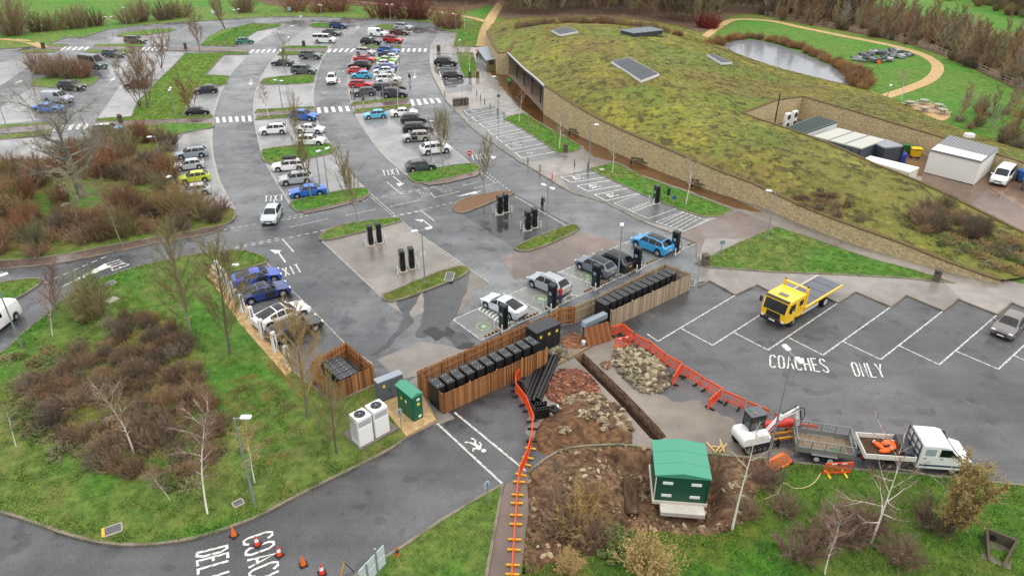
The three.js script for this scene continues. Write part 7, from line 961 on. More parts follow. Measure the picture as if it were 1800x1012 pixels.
function car(kind, color, center, yaw, label, group, o = {}) {
  const C = carGeometry(kind), P = C.P, g = thing(PROFILE[kind].panel || kind === 'camper' ? 'parked_van' : kind === 'minibus' ? 'minibus' : o.name || 'parked_car', center, yaw, label, P.panel || kind === 'camper' ? 'van' : kind === 'minibus' ? 'minibus' : 'car', group), pm = paintOf(color); if (o.s) g.scale.setScalar(o.s);
  const body = mesh('body', C.body, pm, g); mesh('windscreen', C.windscreen, carGlass, g); if (C.rear) mesh('rear_window', C.rear, carGlass, g); C.windows.forEach((pr) => pr.forEach((w) => mesh('side_window', w, o.clearRear ? carGlass : carGlass, g)));
  C.doors.forEach((pr, k) => pr.forEach((w, i) => { if (o.open && k === 0 && i === (o.open > 0 ? 0 : 1)) { const hx = C.X(P.cowl + .05), d = new THREE.Group(); d.name = 'open_door'; g.add(d); const sg = i ? -1 : 1; d.position.set(hx, 0, sg * P.W / 2); d.rotation.y = sg * -1.05; mesh('door_panel', rbox(1.0, .7, .07, -.5, P.clr + .45, 0, .03), pm, d); mesh('door_window', rbox(.8, .36, .04, -.52, P.belt + .18, 0, .02), carGlass, d); mesh('cabin_opening', box(.95, P.belt - P.clr - .2, .03, C.X(P.cowl + .17), (P.belt + P.clr) / 2 + .08, sg * (P.W / 2 + .005)), trimM, g); } else { const dm = mesh('door', w, pm, g); mesh('handle', rbox(.18, .035, .04, C.X(k ? mix(P.r0, P.r1, .55) : mix(P.r0, P.r1, .2)), P.belt - .1, (i ? -1 : 1) * (P.W / 2 + .015), .015), o.dark ? trimM : pm, dm); } }));
  if (o.roof) mesh('glass_roof', C.roof, o.roof === 'white' ? paintOf('#e4e6e8') : carGlass, g); if (C.rails && !o.roof) C.rails.forEach((r) => mesh('roof_rail', r, trimM, g));
  mesh('grille', C.grille, trimM, g); mesh('bumper', C.bumper, trimM, g); mesh('bumper', C.rearBumper, trimM, g); C.head.forEach((h) => mesh('headlight', h, lampM, g)); C.tailLamp.forEach((h) => mesh('tail_light', h, tailM, g)); mesh('number_plate', C.plate[0], plateW, g); mesh('number_plate', C.plate[1], plateY, g); C.mirror.forEach((h) => mesh('door_mirror', h, pm, g));
  for (const a of P.ax) { mesh('wheel_arch', C.well, tyreM, g).position.x = C.X(a); for (const s of [1, -1]) { const w = new THREE.Group(); w.name = 'wheel'; w.position.set(C.X(a), P.wr, s * (P.W / 2 - .115)); g.add(w); mesh('tyre', C.tyre, tyreM, w); mesh('rim', C.rim, M0.rim, w); mesh('spokes', C.hub, hubM, w); } }
  if (o.box) mesh('roof_box', rbox(1.9, .34, .75, -.15, P.H + .22, .1, .14, 3), trimM, g);
  return g;
}
const M0 = { rim: M('#5d6164', .35, { metalness: .5 }) };
// near-side line of the tyres on the ground, left end and right end (pixels), which way it faces
function parked(kind, color, l, r, face, label, group, o = {}) {
  const a = G(...l), b = G(...r), P = PROFILE[kind], d = V().subVectors(b, a).setY(0), len = d.length(); d.normalize(); let n = V(-d.z, 0, d.x); if (n.z > 0) n.negate();
  const mid = a.clone().lerp(b, .5), s = clamp(len / P.L, .93, 1.1); mid.addScaledVector(n, P.W / 2 * s).setY(o.y ?? .012);
  return car(kind, color, mid, face === 'r' ? Math.atan2(-d.z, d.x) : Math.atan2(d.z, -d.x), label, group, { ...o, s });
}
function headed(kind, color, rear, front, label, group, o = {}) { const a = G(...rear), b = G(...front); return car(kind, color, a.clone().lerp(b, .5).setY(o.y ?? .012), yawOf(a, b), label, group, o); }
const row = { top: 'cars in the top bays', mid: 'cars in the crowded middle rows', left: 'cars in the left middle rows', low: 'cars in the lower middle rows', dis: 'cars in the disabled bays', far: 'cars in the far left car park', edge: 'cars along the left lane edge', ev: 'cars in the fence charging row', post: 'cars at the white charging posts' };
[
  ['suv', '#1d3566', [576, 49.5], [609, 51], 'r', 'dark blue SUV at the top of the left bays', row.top], ['saloon', '#39443f', [564, 61], [596, 64], 'r', 'dark green saloon behind the white campervan', row.top], ['camper', '#dfe1e3', [548, 76], [588, 77], 'r', 'white campervan with dark side windows', row.top], ['van', '#e2e4e6', [643, 63.5], [679, 66], 'r', 'white panel van in the top middle bays', row.top], ['suv', '#a4a9ae', [690, 52], [722, 54.5], 'r', 'silver SUV at the very top of the middle bays', row.top], ['saloon', '#4d1c22', [682, 61], [719, 63], 'r', 'maroon saloon in the top middle bays', row.top], ['suv', '#17191d', [632, 79], [668, 80], 'r', 'black SUV in front of the white panel van', row.top], ['suv', '#b01f27', [670, 75], [706, 77.5], 'r', 'bright red SUV in the top middle bays', row.top],
  ['suv', '#b7bcc1', [623, 97], [655, 99.5], 'r', 'silver SUV just below the top middle strip', row.mid], ['saloon', '#c02a2c', [620, 109], [657, 111], 'r', 'red saloon at the top of the crowded row', row.mid], ['suv', '#191a1e', [611, 122], [650, 123], 'l', 'black SUV nose out between two red cars', row.mid], ['hatch', '#cf2f33', [614, 131], [641, 130], 'r', 'small red hatchback behind the light blue one', row.mid], ['hatch', '#3fa6cf', [616, 139], [652, 139], 'l', 'light blue hatchback in the crowded row', row.mid], ['estate', '#c01c28', [614, 155], [651, 155], 'r', 'red estate car behind the grey SUV', row.mid], ['suv', '#4a4f54', [623, 171], [658, 169], 'l', 'grey SUV at the lower end of the crowded row', row.mid],
  ['suv', '#1c62b8', [661, 95], [698, 98], 'r', 'bright blue SUV at the top of the inner row', row.mid], ['saloon', '#25314a', [664, 100], [697, 101], 'r', 'navy saloon squeezed behind a white car', row.mid], ['hatch', '#e4e6e8', [670, 105.5], [697, 107], 'l', 'white hatchback beside the lime saloon', row.mid], ['saloon', '#8fc25a', [661, 110.5], [695, 112], 'r', 'lime green saloon in the inner row', row.mid], ['hatch', '#dfe2e4', [663, 118], [692, 117.5], 'r', 'white hatchback between lime and blue saloons', row.mid], ['saloon', '#2f4fa0', [656, 125], [696, 126], 'l', 'royal blue saloon in the inner row', row.mid], ['hatch', '#cfdbe4', [655, 132], [692, 132], 'l', 'pale blue hatchback in the inner row', row.mid], ['saloon', '#b9bdc0', [658, 140], [692, 140], 'r', 'silver saloon behind the white SUV', row.mid], ['suv', '#e6e7e8', [660, 148], [704, 148], 'r', 'white SUV low in the inner row', row.mid], ['suv', '#3a352f', [678, 161], [709, 161], 'r', 'dark brown SUV half hidden by the birch', row.mid], ['hatch', '#2d3036', [659, 160], [684, 160], 'r', 'black hatchback beside the brown SUV', row.mid], ['suv', '#33384a', [669, 173], [716, 173], 'r', 'dark purple SUV under the rounded birch', row.mid],
  ['saloon', '#1f2b45', [475, 116], [512, 117], 'l', 'dark blue saloon in the left bays', row.left], ['suv', '#5a625f', [524, 104], [562, 105], 'r', 'grey green SUV below the campervan', row.left], ['mpv', '#565e63', [510, 131], [553, 132], 'r', 'grey people carrier beside the grass strip', row.left], ['hatch', '#1f5fb2', [507, 211], [553, 214], 'r', 'bright blue hatchback below the crossing strip', row.left], ['suv', '#e8e9ea', [456, 239], [505, 236], 'l', 'white SUV nose out at the lane edge', row.left], ['saloon', '#dfe2e4', [523, 235], [562, 236], 'r', 'white saloon behind another white SUV', row.left], ['suv', '#e6e8ea', [521, 258], [567, 257], 'r', 'white SUV beside the grass island', row.left], ['estate', '#e8e9ea', [477, 304], [539, 300], 'l', 'white estate car with a black roof box', row.left, { box: true }], ['suv', '#a8acae', [492, 329], [551, 323], 'l', 'silver SUV between the estate and blue saloon', row.left], ['saloon', '#1763c4', [510, 351], [575, 343], 'l', 'vivid blue saloon beside the lowest grass island', row.left],
  ['hatch', '#5fb0cf', [641, 211], [681, 208], 'l', 'pale blue small hatchback below the middle crossing', row.low], ['saloon', '#eceded', [686, 207], [735, 205], 'r', 'white saloon below the middle crossing', row.low], ['suv', '#2c3036', [706, 219], [748, 218], 'r', 'dark SUV behind the black estate', row.low], ['estate', '#15171b', [708, 235], [762, 233], 'r', 'black estate car in the lower middle row', row.low], ['suv', '#a39f9a', [709, 252], [757, 249], 'l', 'silver grey car with its door open', row.low, { open: -1 }], ['suv', '#e6e7e8', [742, 275], [795, 269], 'r', 'white SUV beside the slim bare tree', row.low, { dark: true }], ['hatch', '#41484d', [716, 305], [768, 299], 'r', 'dark grey hatchback beside the lowest grass island', row.low],
  ['suv', '#15171c', [761, 117], [804, 118], 'r', 'long black SUV in the upper disabled bay', row.dis, { y: .075 }], ['suv', '#1d2126', [777, 141], [815, 140], 'r', 'small black SUV in the lower disabled bay', row.dis, { y: .075 }],
  ['mpv', '#5b5048', [214, 77], [254, 78], 'r', 'brown people carrier at the far footpath', row.far], ['estate', '#27414a', [171, 100], [217, 103], 'r', 'dark teal estate car above the minibus', row.far], ['minibus', '#4b5a60', [121, 116], [193, 126], 'r', 'slate grey minibus in the far left car park', row.far], ['suv', '#16201f', [92, 159], [148, 162], 'r', 'black SUV below the shrub island', row.far], ['van', '#9aa2b0', [65, 181], [125, 184], 'r', 'silver panel van in the far left car park', row.far], ['saloon', '#1660b8', [55, 199], [107, 199], 'r', 'bright blue coupe in the far left car park', row.far], ['estate', '#2f7f95', [163, 236], [212, 235], 'r', 'teal car with a white roof at the crossing', row.far, { roof: 'white' }], ['hatch', '#2f7466', [414, 79], [447, 77], 'r', 'green hatchback at the end of the bank', row.far], ['hatch', '#7a4a48', [214, 157], [262, 156], 'l', 'dull red hatchback behind the bare trees', row.far],
  ['hatch', '#1a2033', [340, 167], [383, 164], 'l', 'navy hatchback beside the bank', row.edge], ['hatch', '#15161a', [329, 205], [366, 202], 'r', 'black hatchback beside the reddish tree', row.edge], ['estate', '#8b979f', [310, 282], [364, 276], 'l', 'blue grey estate at the top of the four edge cars', row.edge], ['hatch', '#b3b9c0', [310, 303], [357, 297], 'l', 'silver hatchback second of the four edge cars', row.edge], ['hatch', '#b5c22c', [316, 326], [369, 319], 'l', 'lime yellow hatchback third of the four edge cars', row.edge], ['hatch', '#b9bcc2', [312, 350], [372, 342], 'l', 'silver hatchback lowest of the four edge cars', row.edge],
  ['van', '#eaebec', [-16, 598], [42, 553], 'l', 'white van on the west road at the left edge', null],
  ['fastback', '#2046a8', [412, 511], [497, 493], 'r', 'royal blue car at the far white charging posts', row.post, { open: 1, roof: 0 }], ['fastback', '#1d3478', [424, 542], [514, 517], 'r', 'navy blue car with its door open at the posts', row.post, { open: 1, roof: 1 }], ['fastback', '#e9eaec', [458, 589], [550, 553], 'r', 'white car with a black glass roof at the posts', row.post, { roof: 1 }], ['fastback', '#23262a', [480, 612], [572, 577], 'r', 'black car behind bare branches at the posts', row.post, { roof: 1 }],
  ['fastback', '#cdd6de', [844, 538], [905, 567], 'l', 'pale silver car at the first fence charger', row.ev], ['suv', '#9aa1a6', [923, 501], [985, 529], 'l', 'silver grey hatchback beside the person in red', row.ev, { s: 1 }], ['suv', '#626f7a', [1008, 470], [1066, 495], 'l', 'blue grey SUV with red tail lights in the charging row', row.ev, { roof: 1 }], ['suv', '#0f1116', [1040, 459], [1097, 484], 'l', 'large black SUV in the charging row', row.ev, { roof: 1 }], ['suv', '#2591c9', [1106, 431], [1167, 456], 'l', 'bright blue car with a black roof in the charging row', row.ev, { roof: 1 }],
].forEach(([k, c, l, r, f, label, grp, o]) => parked(k, c, l, r, f, label, grp, o));
headed('suv', '#e4e6e8', [584.5, 138], [582, 151], 'white SUV driving down the middle lane', null, { name: 'moving_car' }); headed('hatch', '#b4bbbd', [485, 373], [472, 397], 'silver hatchback turning at the crossroads', null, { name: 'moving_car' }); headed('hatch', '#67625f', [1786, 566], [1757, 596], 'grey brown hatchback in a coach bay', null); headed('camper', '#eef0f2', [1772, 306], [1748, 331], 'white van parked in the service yard', null);
function lay(px1, px2, W) { const a = G(...px1), b = G(...px2), d = V().subVectors(b, a).setY(0), n = V(-d.z, 0, d.x).normalize(); if (n.z > 0) n.negate(); return { mid: a.clone().lerp(b, .5).addScaledVector(n, W / 2), yaw: Math.atan2(-d.z, d.x), len: d.length() }; }
function wheelAt(g, x, z, r, w = .24, rim = M0.rim, dual = false) { const k = new THREE.Group(); k.name = 'wheel'; k.position.set(x, r, z); g.add(k); mesh('tyre', new THREE.CylinderGeometry(r, r, dual ? w * 2 : w, 22).rotateX(Math.PI / 2), tyreM, k); mesh('rim', new THREE.CylinderGeometry(r * .6, r * .6, (dual ? w * 2 : w) + .02, 16).rotateX(Math.PI / 2), rim, k); mesh('hub', new THREE.CylinderGeometry(r * .22, r * .22, (dual ? w * 2 : w) + .06, 10).rotateX(Math.PI / 2), hubM, k); }
{ // yellow recovery truck
  const q = lay([1450.4, 539], [1393.5, 574], 2.4), g = thing('recovery_truck', q.mid.clone().setY(.015), q.yaw, 'yellow flatbed recovery truck parked in a coach bay', 'truck'), Y = paint('#f2c40f', .4), W = 2.4, wb = q.len, xf = wb / 2, xr = -wb / 2;
  mesh('chassis', merge(box(wb + 3.6, .26, .3, -.5, .78, -.4), box(wb + 3.6, .26, .3, -.5, .78, .4)), trimM, g);
  const s = new THREE.Shape(); s.moveTo(-1.35, 0); s.lineTo(1.28, 0); s.lineTo(1.34, .75); s.lineTo(1.05, 1.72); s.lineTo(.8, 1.85); s.lineTo(-1.35, 1.85); const cab = mesh('cab', new THREE.ExtrudeGeometry(s, { depth: W - .16, bevelEnabled: true, bevelSize: .06, bevelThickness: .06, bevelSegments: 3 }).translate(0, 0, -W / 2 + .08), Y, g); cab.position.set(xf + .05, .78, 0); const cx = xf + .05;
  const tilt = Math.atan2(.29, .97); const ws = mesh('windscreen', box(.03, .92, W - .36), carGlass, g); ws.position.set(cx + 1.27, .78 + 1.22, 0); ws.rotation.z = tilt; mesh('sun_visor', box(.3, .06, W - .2, cx + 1.08, 2.66, 0), trimM, g); mesh('grille', box(.05, .55, 1.3, cx + 1.38, 1.2, 0), trimM, g); mesh('bumper', rbox(.3, .42, W - .05, cx + 1.28, .66, 0, .08), trimM, g); mesh('number_plate', box(.02, .12, .55, cx + 1.445, .7, 0), plateW, g); for (const z of [-.95, .95]) mesh('headlight', rbox(.1, .16, .3, cx + 1.39, .82, z, .04), lampM, g);
  for (const z of [-1, 1]) { mesh('side_window', box(.75, .6, .02, cx + .55, 2.05, z * (W / 2 + .002)), carGlass, g); mesh('rear_side_window', box(.55, .5, .02, cx - .75, 2.1, z * (W / 2 + .002)), carGlass, g); const d = mesh('door', box(1.05, 1.5, .02, cx + .5, 1.45, z * (W / 2 - .006)), Y, g); mesh('handle', box(.2, .05, .04, cx + .15, 1.6, z * (W / 2 + .02)), trimM, d); mesh('door_mirror', rbox(.12, .5, .24, cx + 1.25, 2.1, z * (W / 2 + .22), .05), trimM, g); mesh('step', box(.7, .1, .2, cx + .3, .5, z * (W / 2 - .1)), trimM, g); mesh('side_guard', box(2.6, .3, .04, .0, .8, z * (W / 2 - .06)), M('#b9bcc0', .5), g); const eight = [[-.2, 0], [.05, 0]]; }
  for (const z of [-1, 1]) { const c = document.createElement('canvas'); c.width = 128; c.height = 64; const x = c.getContext('2d'); x.fillStyle = '#f2c40f'; x.fillRect(0, 0, 128, 64); x.fillStyle = '#1b1b1b'; x.font = 'bold 54px sans-serif'; x.textAlign = 'center'; x.fillText('24', 64, 52); const t = new THREE.CanvasTexture(c); t.colorSpace = THREE.SRGBColorSpace; const p = mesh('fleet_number', new THREE.PlaneGeometry(.6, .3), M('#ffffff', .4, { map: t }), g); p.position.set(cx - .75, 1.55, z * (W / 2 + .012)); if (z < 0) p.rotation.y = Math.PI; }
  mesh('roof_hatch', rbox(.5, .06, .8, cx + .25, 2.72, 0, .05), M('#6d6f6c', .5), g); mesh('beacon_bar', rbox(.22, .12, W - .1, cx - 1.62, 3.05, 0, .05), Y, g); for (const z of [-1, 1]) { mesh('headboard_post', box(.22, 2.1, .16, cx - 1.62, 2.0, z * (W / 2 - .1)), Y, g); mesh('beacon', cyl(.07, .06, .16, cx - 1.62, 3.1, z * (W / 2 - .15), 10), M('#3a2a14', .3), g); }
  const bx0 = cx - 1.5, bl = 6.3; mesh('bed', box(bl, .12, W - .1, bx0 - bl / 2, 1.2, 0), M('#5c6066', .5), g); for (const z of [-1, 1]) mesh('bed_rail', box(bl, .2, .12, bx0 - bl / 2, 1.27, z * (W / 2)), z < 0 ? Y : M('#c3b8b4', .5), g); for (let i = 0; i < 4; i++) mesh('bed_seam', box(.03, .012, W - .2, bx0 - 1 - i * 1.4, 1.268, 0), trimM, g); mesh('winch', rbox(.4, .3, .7, bx0 - .4, 1.42, 0, .06), trimM, g); mesh('tail_ramp', box(.5, .08, W - .2, bx0 - bl - .2, 1.14, 0), M('#70757b', .5), g); for (const z of [-.9, .9]) mesh('tail_light', box(.06, .14, .4, bx0 - bl + .02, 1.02, z), tailM, g);
  for (const z of [-1, 1]) { wheelAt(g, xf, z * (W / 2 - .16), .46, .28); wheelAt(g, xr, z * (W / 2 - .28), .46, .25, M('#b9bcbe', .4), true); mesh('mudguard', new THREE.CylinderGeometry(.54, .54, .34, 16, 1, true, Math.PI / 2, Math.PI).rotateX(Math.PI / 2).translate(xf, .46, z * (W / 2 - .16)), trimM, g); }
}
{ // white crew-cab dropside pickup
  const q = lay([1563, 828.5], [1673, 836.5], 2.0), g = thing('pickup_truck', q.mid.clone().setY(.015), q.yaw, 'white crew-cab dropside pickup with orange sacks in its bed', 'pickup'), Wm = paint('#e9eaeb', .4), W = 2.0, wb = q.len, xf = wb / 2, xr = -wb / 2;
  const s = new THREE.Shape(); s.moveTo(-2.0, 0); s.lineTo(1.12, 0); s.lineTo(1.18, .5); s.lineTo(1.02, .72); s.lineTo(.25, .95); s.lineTo(-.35, 1.6); s.lineTo(-.7, 1.7); s.lineTo(-1.95, 1.72); s.lineTo(-2.0, 1.6); const cab = mesh('cab', new THREE.ExtrudeGeometry(s, { depth: W - .2, bevelEnabled: true, bevelSize: .08, bevelThickness: .1, bevelSegments: 3 }).translate(0, 0, -W / 2 + .1), Wm, g); cab.position.set(xf - .2, .5, 0); const cx = xf - .2;
  const ws = mesh('windscreen', box(.03, .86, W - .3), carGlass, g); ws.position.set(cx + .03, 1.84, 0); ws.rotation.z = .745; for (const z of [-1, 1]) { const wsh = new THREE.Shape(); wsh.moveTo(-.95, 0); wsh.lineTo(.15, 0); wsh.lineTo(-.35, .56); wsh.lineTo(-.95, .58); mesh('side_window', new THREE.ExtrudeGeometry(wsh, { depth: .02, bevelEnabled: false }).translate(cx + .02, 1.48, z > 0 ? W / 2 + .001 : -W / 2 - .021), carGlass, g); mesh('rear_side_window', box(.62, .52, .02, cx - 1.5, 1.76, z * (W / 2 + .002)), M('#9aa7ab', .15), g); mesh('side_stripe', box(3.0, .14, .02, cx - .45, .74, z * (W / 2 + .005)), M('#2b4058', .4), g); for (const x of [-.45, -1.45]) { const d = mesh('door', box(.9, .75, .015, cx + x, 1.08, z * (W / 2 + .002)), Wm, g); mesh('handle', box(.18, .04, .03, cx + x - .3, 1.3, z * (W / 2 + .02)), trimM, d); } mesh('door_mirror', rbox(.14, .3, .22, cx + .15, 1.65, z * (W / 2 + .18), .05), trimM, g); mesh('headlight', rbox(.3, .2, .3, cx + 1.05, 1.02, z * .72, .06), lampM, g); }
  mesh('grille', rbox(.06, .3, 1.1, cx + 1.24, .85, 0, .03), trimM, g); mesh('bumper', rbox(.2, .24, W - .05, cx + 1.18, .6, 0, .06), trimM, g); mesh('number_plate', box(.02, .11, .5, cx + 1.29, .6, 0), plateW, g); mesh('roof_vent', cyl(.12, .08, .1, cx - 1.0, 2.28, 0, 12), whiteP, g); mesh('chassis', merge(box(wb + 2, .2, .14, -.9, .62, -.4), box(wb + 2, .2, .14, -.9, .62, .4)), trimM, g);
  const b0 = cx - 2.25, bl = 3.1, bx = b0 - bl / 2; mesh('bed_floor', box(bl, .08, W + .02, bx, .95, 0), M('#8d7a68', .9, { map: soilMap }), g); for (const z of [-1, 1]) mesh('dropside', box(bl, .36, .05, bx, 1.16, z * (W / 2 + .04)), M('#dcdad2', .5), g); mesh('tailgate', box(.05, .38, W + .1, b0 - bl, 1.17, 0), M('#dcdad2', .5), g); mesh('bulkhead', box(.05, .36, W + .08, b0 - .02, 1.15, 0), M('#c9c6be', .5), g); mesh('toolbox', rbox(.62, .5, W - .15, b0 - .42, 1.28, 0, .04), M('#2c3036', .35), g);
  const fr = M('#1f2a3d', .4); for (const z of [-.95, -.32, .32, .95]) mesh('headboard_bar', box(.06, 1.3, .06, b0 + .08, 1.65, z), fr, g); for (const y of [1.35, 1.75, 2.28]) mesh('headboard_rail', box(.06, .07, W, b0 + .08, y, 0), fr, g);
  for (const z of [-1, 1]) { wheelAt(g, xf, z * (W / 2 - .14), .34, .23); wheelAt(g, xr, z * (W / 2 - .2), .34, .23, M0.rim, false); mesh('mudguard', new THREE.CylinderGeometry(.42, .42, .3, 14, 1, true, Math.PI / 2, Math.PI).rotateX(Math.PI / 2).translate(xr, .34, z * (W / 2 - .16)), trimM, g); mesh('tail_light', box(.04, .12, .3, b0 - bl - .03, .85, z * .75), tailM, g); }
  const c = Math.cos(q.yaw), sn = Math.sin(q.yaw); [[-.3, .3, .3], [.35, -.2, 1.1], [.0, -.45, .4], [-.55, -.1, 2.0]].forEach(([x, z, t], i) => { const lx = bx + .25 + x, k = thing('orange_sack', V(q.mid.x + lx * c + z * sn, 1.02, q.mid.z - lx * sn + z * c), t, ['crumpled orange sack nearest the toolbox', 'long orange sack across the pickup bed', 'orange sack beside the near dropside', 'orange sack nearest the tailgate'][i], 'sack', 'orange sacks in the pickup bed'), sg = new THREE.SphereGeometry(.3, 12, 8), p = sg.attributes.position; for (let j = 0; j < p.count; j++) { const w = .8 + .4 * vnoise(p.getX(j) * 7 + i, p.getZ(j) * 7 + p.getY(j) * 5); p.setXYZ(j, p.getX(j) * 1.5 * w, p.getY(j) * .5 * w + .12, p.getZ(j) * .7 * w); } sg.computeVertexNormals(); mesh('sack', sg, M('#e85f12', .55), k); mesh('neck', new THREE.TorusGeometry(.1, .03, 6, 12).rotateY(Math.PI / 2).translate(.44, .12, 0), M('#e9dfd0', .5), k); });
}
{ // grey mesh-sided trailer
  const q = lay([1434, 811], [1457, 814.5], 1.9), g = thing('cage_trailer', q.mid.clone().setY(.015), q.yaw, 'grey twin-axle cage trailer coupled behind the pickup', 'trailer'), m = M('#8b8f8e', .45, { metalness: .4 }), W = 1.95, L = 3.5; mesh('floor', box(L, .08, W, 0, .62, 0), M('#9a8b74', .9, { map: woodMap }), g); for (const z of [-1, 1]) { mesh('side_board', box(L, .4, .05, 0, .86, z * W / 2), m, g); for (let i = 0; i <= 4; i++) mesh('side_post', box(.06, .95, .06, -L / 2 + i * L / 4, 1.15, z * (W / 2 + .02)), m, g); mesh('top_rail', box(L, .05, .05, 0, 1.62, z * (W / 2 + .02)), m, g); mesh('mesh_panel', merge(...[1.2, 1.35, 1.5].map((y) => box(L, .012, .012, 0, y, z * W / 2)), ...Array.from({ length: 17 }, (_, i) => box(.012, .55, .012, -L / 2 + (i + .5) * L / 17, 1.33, z * W / 2))), m, g).userData.kind = 'stuff'; for (const x of [-.42, .42]) wheelAt(g, x, z * (W / 2 + .02), .29, .2, M('#c6c9ca', .3)); mesh('mudguard', rbox(1.6, .06, .28, 0, .66, z * (W / 2 + .06), .03), m, g); }
  for (const x of [-1, 1]) { mesh('end_board', box(.05, .4, W, x * L / 2, .86, 0), m, g); mesh('end_rail', box(.05, .05, W, x * L / 2, 1.62, 0), m, g); for (const z of [-.5, 0, .5]) mesh('end_bar', box(.04, .6, .04, x * L / 2, 1.32, z * W * .9), m, g); } mesh('drawbar', merge(beam(V(L / 2, .5, -.6), V(L / 2 + 1.1, .5, 0), .08, .1), beam(V(L / 2, .5, .6), V(L / 2 + 1.1, .5, 0), .08, .1)), m, g); mesh('jockey_wheel', merge(cyl(.04, .04, .6, L / 2 + .9, .2, .15), new THREE.CylinderGeometry(.12, .12, .07, 12).rotateX(Math.PI / 2).translate(L / 2 + .9, .14, .15)), trimM, g); mesh('coupling', rbox(.3, .12, .12, L / 2 + 1.2, .5, 0, .04), trimM, g); mesh('mud_heap', (() => { const t = new THREE.SphereGeometry(.3, 10, 6).scale(1.6, .25, .9).translate(.9, .66, .3); return t; })(), M('#4f6a45', .9), g);
}
{ // mini excavator
  const g = thing('mini_excavator', G(1322, 782).setY(.02), .28, 'white and red mini excavator with its arm raised over the barriers', 'excavator'), Wm = paint('#e6e6e6', .4), Rm = paint('#c42a24', .4), dk = trimM;
  for (const z of [-.68, .68]) { const s = new THREE.Shape(); s.moveTo(-.85, 0); s.lineTo(.85, 0); s.absarc(.85, .3, .3, -Math.PI / 2, Math.PI / 2, false); s.lineTo(-.85, .6); s.absarc(-.85, .3, .3, Math.PI / 2, Math.PI * 1.5, false); mesh('track', new THREE.ExtrudeGeometry(s, { depth: .36, bevelEnabled: true, bevelSize: .02, bevelThickness: .02, bevelSegments: 1 }).translate(0, 0, z - .18), tyreM, g); for (const x of [-.85, -.4, .05, .45, .85]) mesh('track_roller', new THREE.CylinderGeometry(.16, .16, .42, 12).rotateX(Math.PI / 2).translate(x, .3, z), M('#55585c', .5), g); } mesh('undercarriage', box(1.2, .3, 1.0, 0, .5, 0), dk, g); mesh('slew_ring', cyl(.45, .45, .18, 0, .62, 0, 20), dk, g);
  mesh('blade', (() => { const s = new THREE.Shape(); s.moveTo(0, -.1); s.quadraticCurveTo(-.16, .2, .04, .5); s.lineTo(.1, .5); s.quadraticCurveTo(-.08, .2, .06, -.1); return new THREE.ExtrudeGeometry(s, { depth: 1.75, bevelEnabled: false }).translate(1.62, .12, -.87); })(), dk, g); mesh('blade_arm', merge(beam(V(.6, .42, -.4), V(1.6, .35, -.4), .1, .12), beam(V(.6, .42, .4), V(1.6, .35, .4), .1, .12)), dk, g);
  const s = new THREE.Shape(); s.moveTo(-1.25, 0); s.lineTo(.75, 0); s.lineTo(.75, .35); s.lineTo(.2, .45); s.lineTo(-.5, .6); s.lineTo(-1.1, .6); s.quadraticCurveTo(-1.38, .5, -1.25, 0); mesh('engine_cover', new THREE.ExtrudeGeometry(s, { depth: 1.5, bevelEnabled: true, bevelSize: .07, bevelThickness: .08, bevelSegments: 3 }).translate(0, .8, -.75), Wm, g); mesh('red_panel', rbox(.5, .35, 1.56, -1.05, 1.0, 0, .08), Rm, g); mesh('fuel_cover', rbox(1.0, .5, .7, .15, 1.28, .5, .1), Wm, g);
  const cg = mesh('cab_frame', merge(...[[-.55, -.72], [.55, -.72], [-.55, .12], [.55, .12]].map(([x, z]) => box(.08, 1.45, .08, x, 1.95, z)), box(1.2, .08, .08, 0, 2.66, -.72), box(1.2, .08, .08, 0, 2.66, .12)), dk, g); mesh('cab_roof', rbox(1.32, .12, 1.02, 0, 2.74, -.3, .05), M('#565b62', .4), g); for (const [w, h, d, x, y, z] of [[.02, 1.0, .72, .58, 2.05, -.3], [.02, .8, .72, -.58, 2.15, -.3], [1.0, 1.2, .02, 0, 2.0, -.76], [1.0, 1.2, .02, 0, 2.0, .16]]) mesh('cab_window', box(w, h, d, x, y, z), new THREE.MeshPhysicalMaterial({ color: '#4a5c5e', roughness: .05, transmission: .6, thickness: 0 }), g); mesh('seat', rbox(.5, .7, .5, -.15, 1.55, -.3, .1), M('#2a3230', .8), g); mesh('beacon', cyl(.07, .05, .14, -.35, 2.8, -.5, 10), M('#2f9a4d', .3), g); mesh('work_lamp', rbox(.1, .12, .1, -.2, 2.85, -.1, .03), M('#d98c2a', .4), g);
  const A = V(.85, 1.0, .1), B = V(1.85, 2.2, .1), C = V(3.15, 2.6, .1), D = V(3.5, 1.05, .1); mesh('boom', merge(beam(A, B, .24, .34), beam(B, C, .22, .28)), Wm, g); mesh('boom_stripe', merge(beam(A.clone().lerp(B, .15).add(V(0, 0, .13)), A.clone().lerp(B, .85).add(V(0, 0, .13)), .02, .16), beam(A.clone().lerp(B, .15).add(V(0, 0, -.13)), A.clone().lerp(B, .85).add(V(0, 0, -.13)), .02, .16)), Rm, g); mesh('dipper', beam(C.clone().add(V(-.15, .25, 0)), D, .2, .26), Wm, g); mesh('hydraulic_ram', merge(bar(V(1.15, .9, .1), V(2.0, 1.95, .1), .05, 8), bar(V(1.9, 2.45, .1), V(3.05, 2.95, .1), .045, 8), bar(V(3.25, 2.6, .28), V(3.57, 1.5, .22), .05, 8)), dk, g); mesh('hose', new THREE.TubeGeometry(new THREE.CatmullRomCurve3([V(2.6, 2.55, .25), V(3.3, 2.9, .35), V(3.65, 2.2, .3), V(3.55, 1.3, .25)]), 14, .03, 5), tyreM, g); mesh('quick_hitch', rbox(.34, .3, .3, 3.55, .95, .1, .05), dk, g); g.scale.setScalar(.94);
}
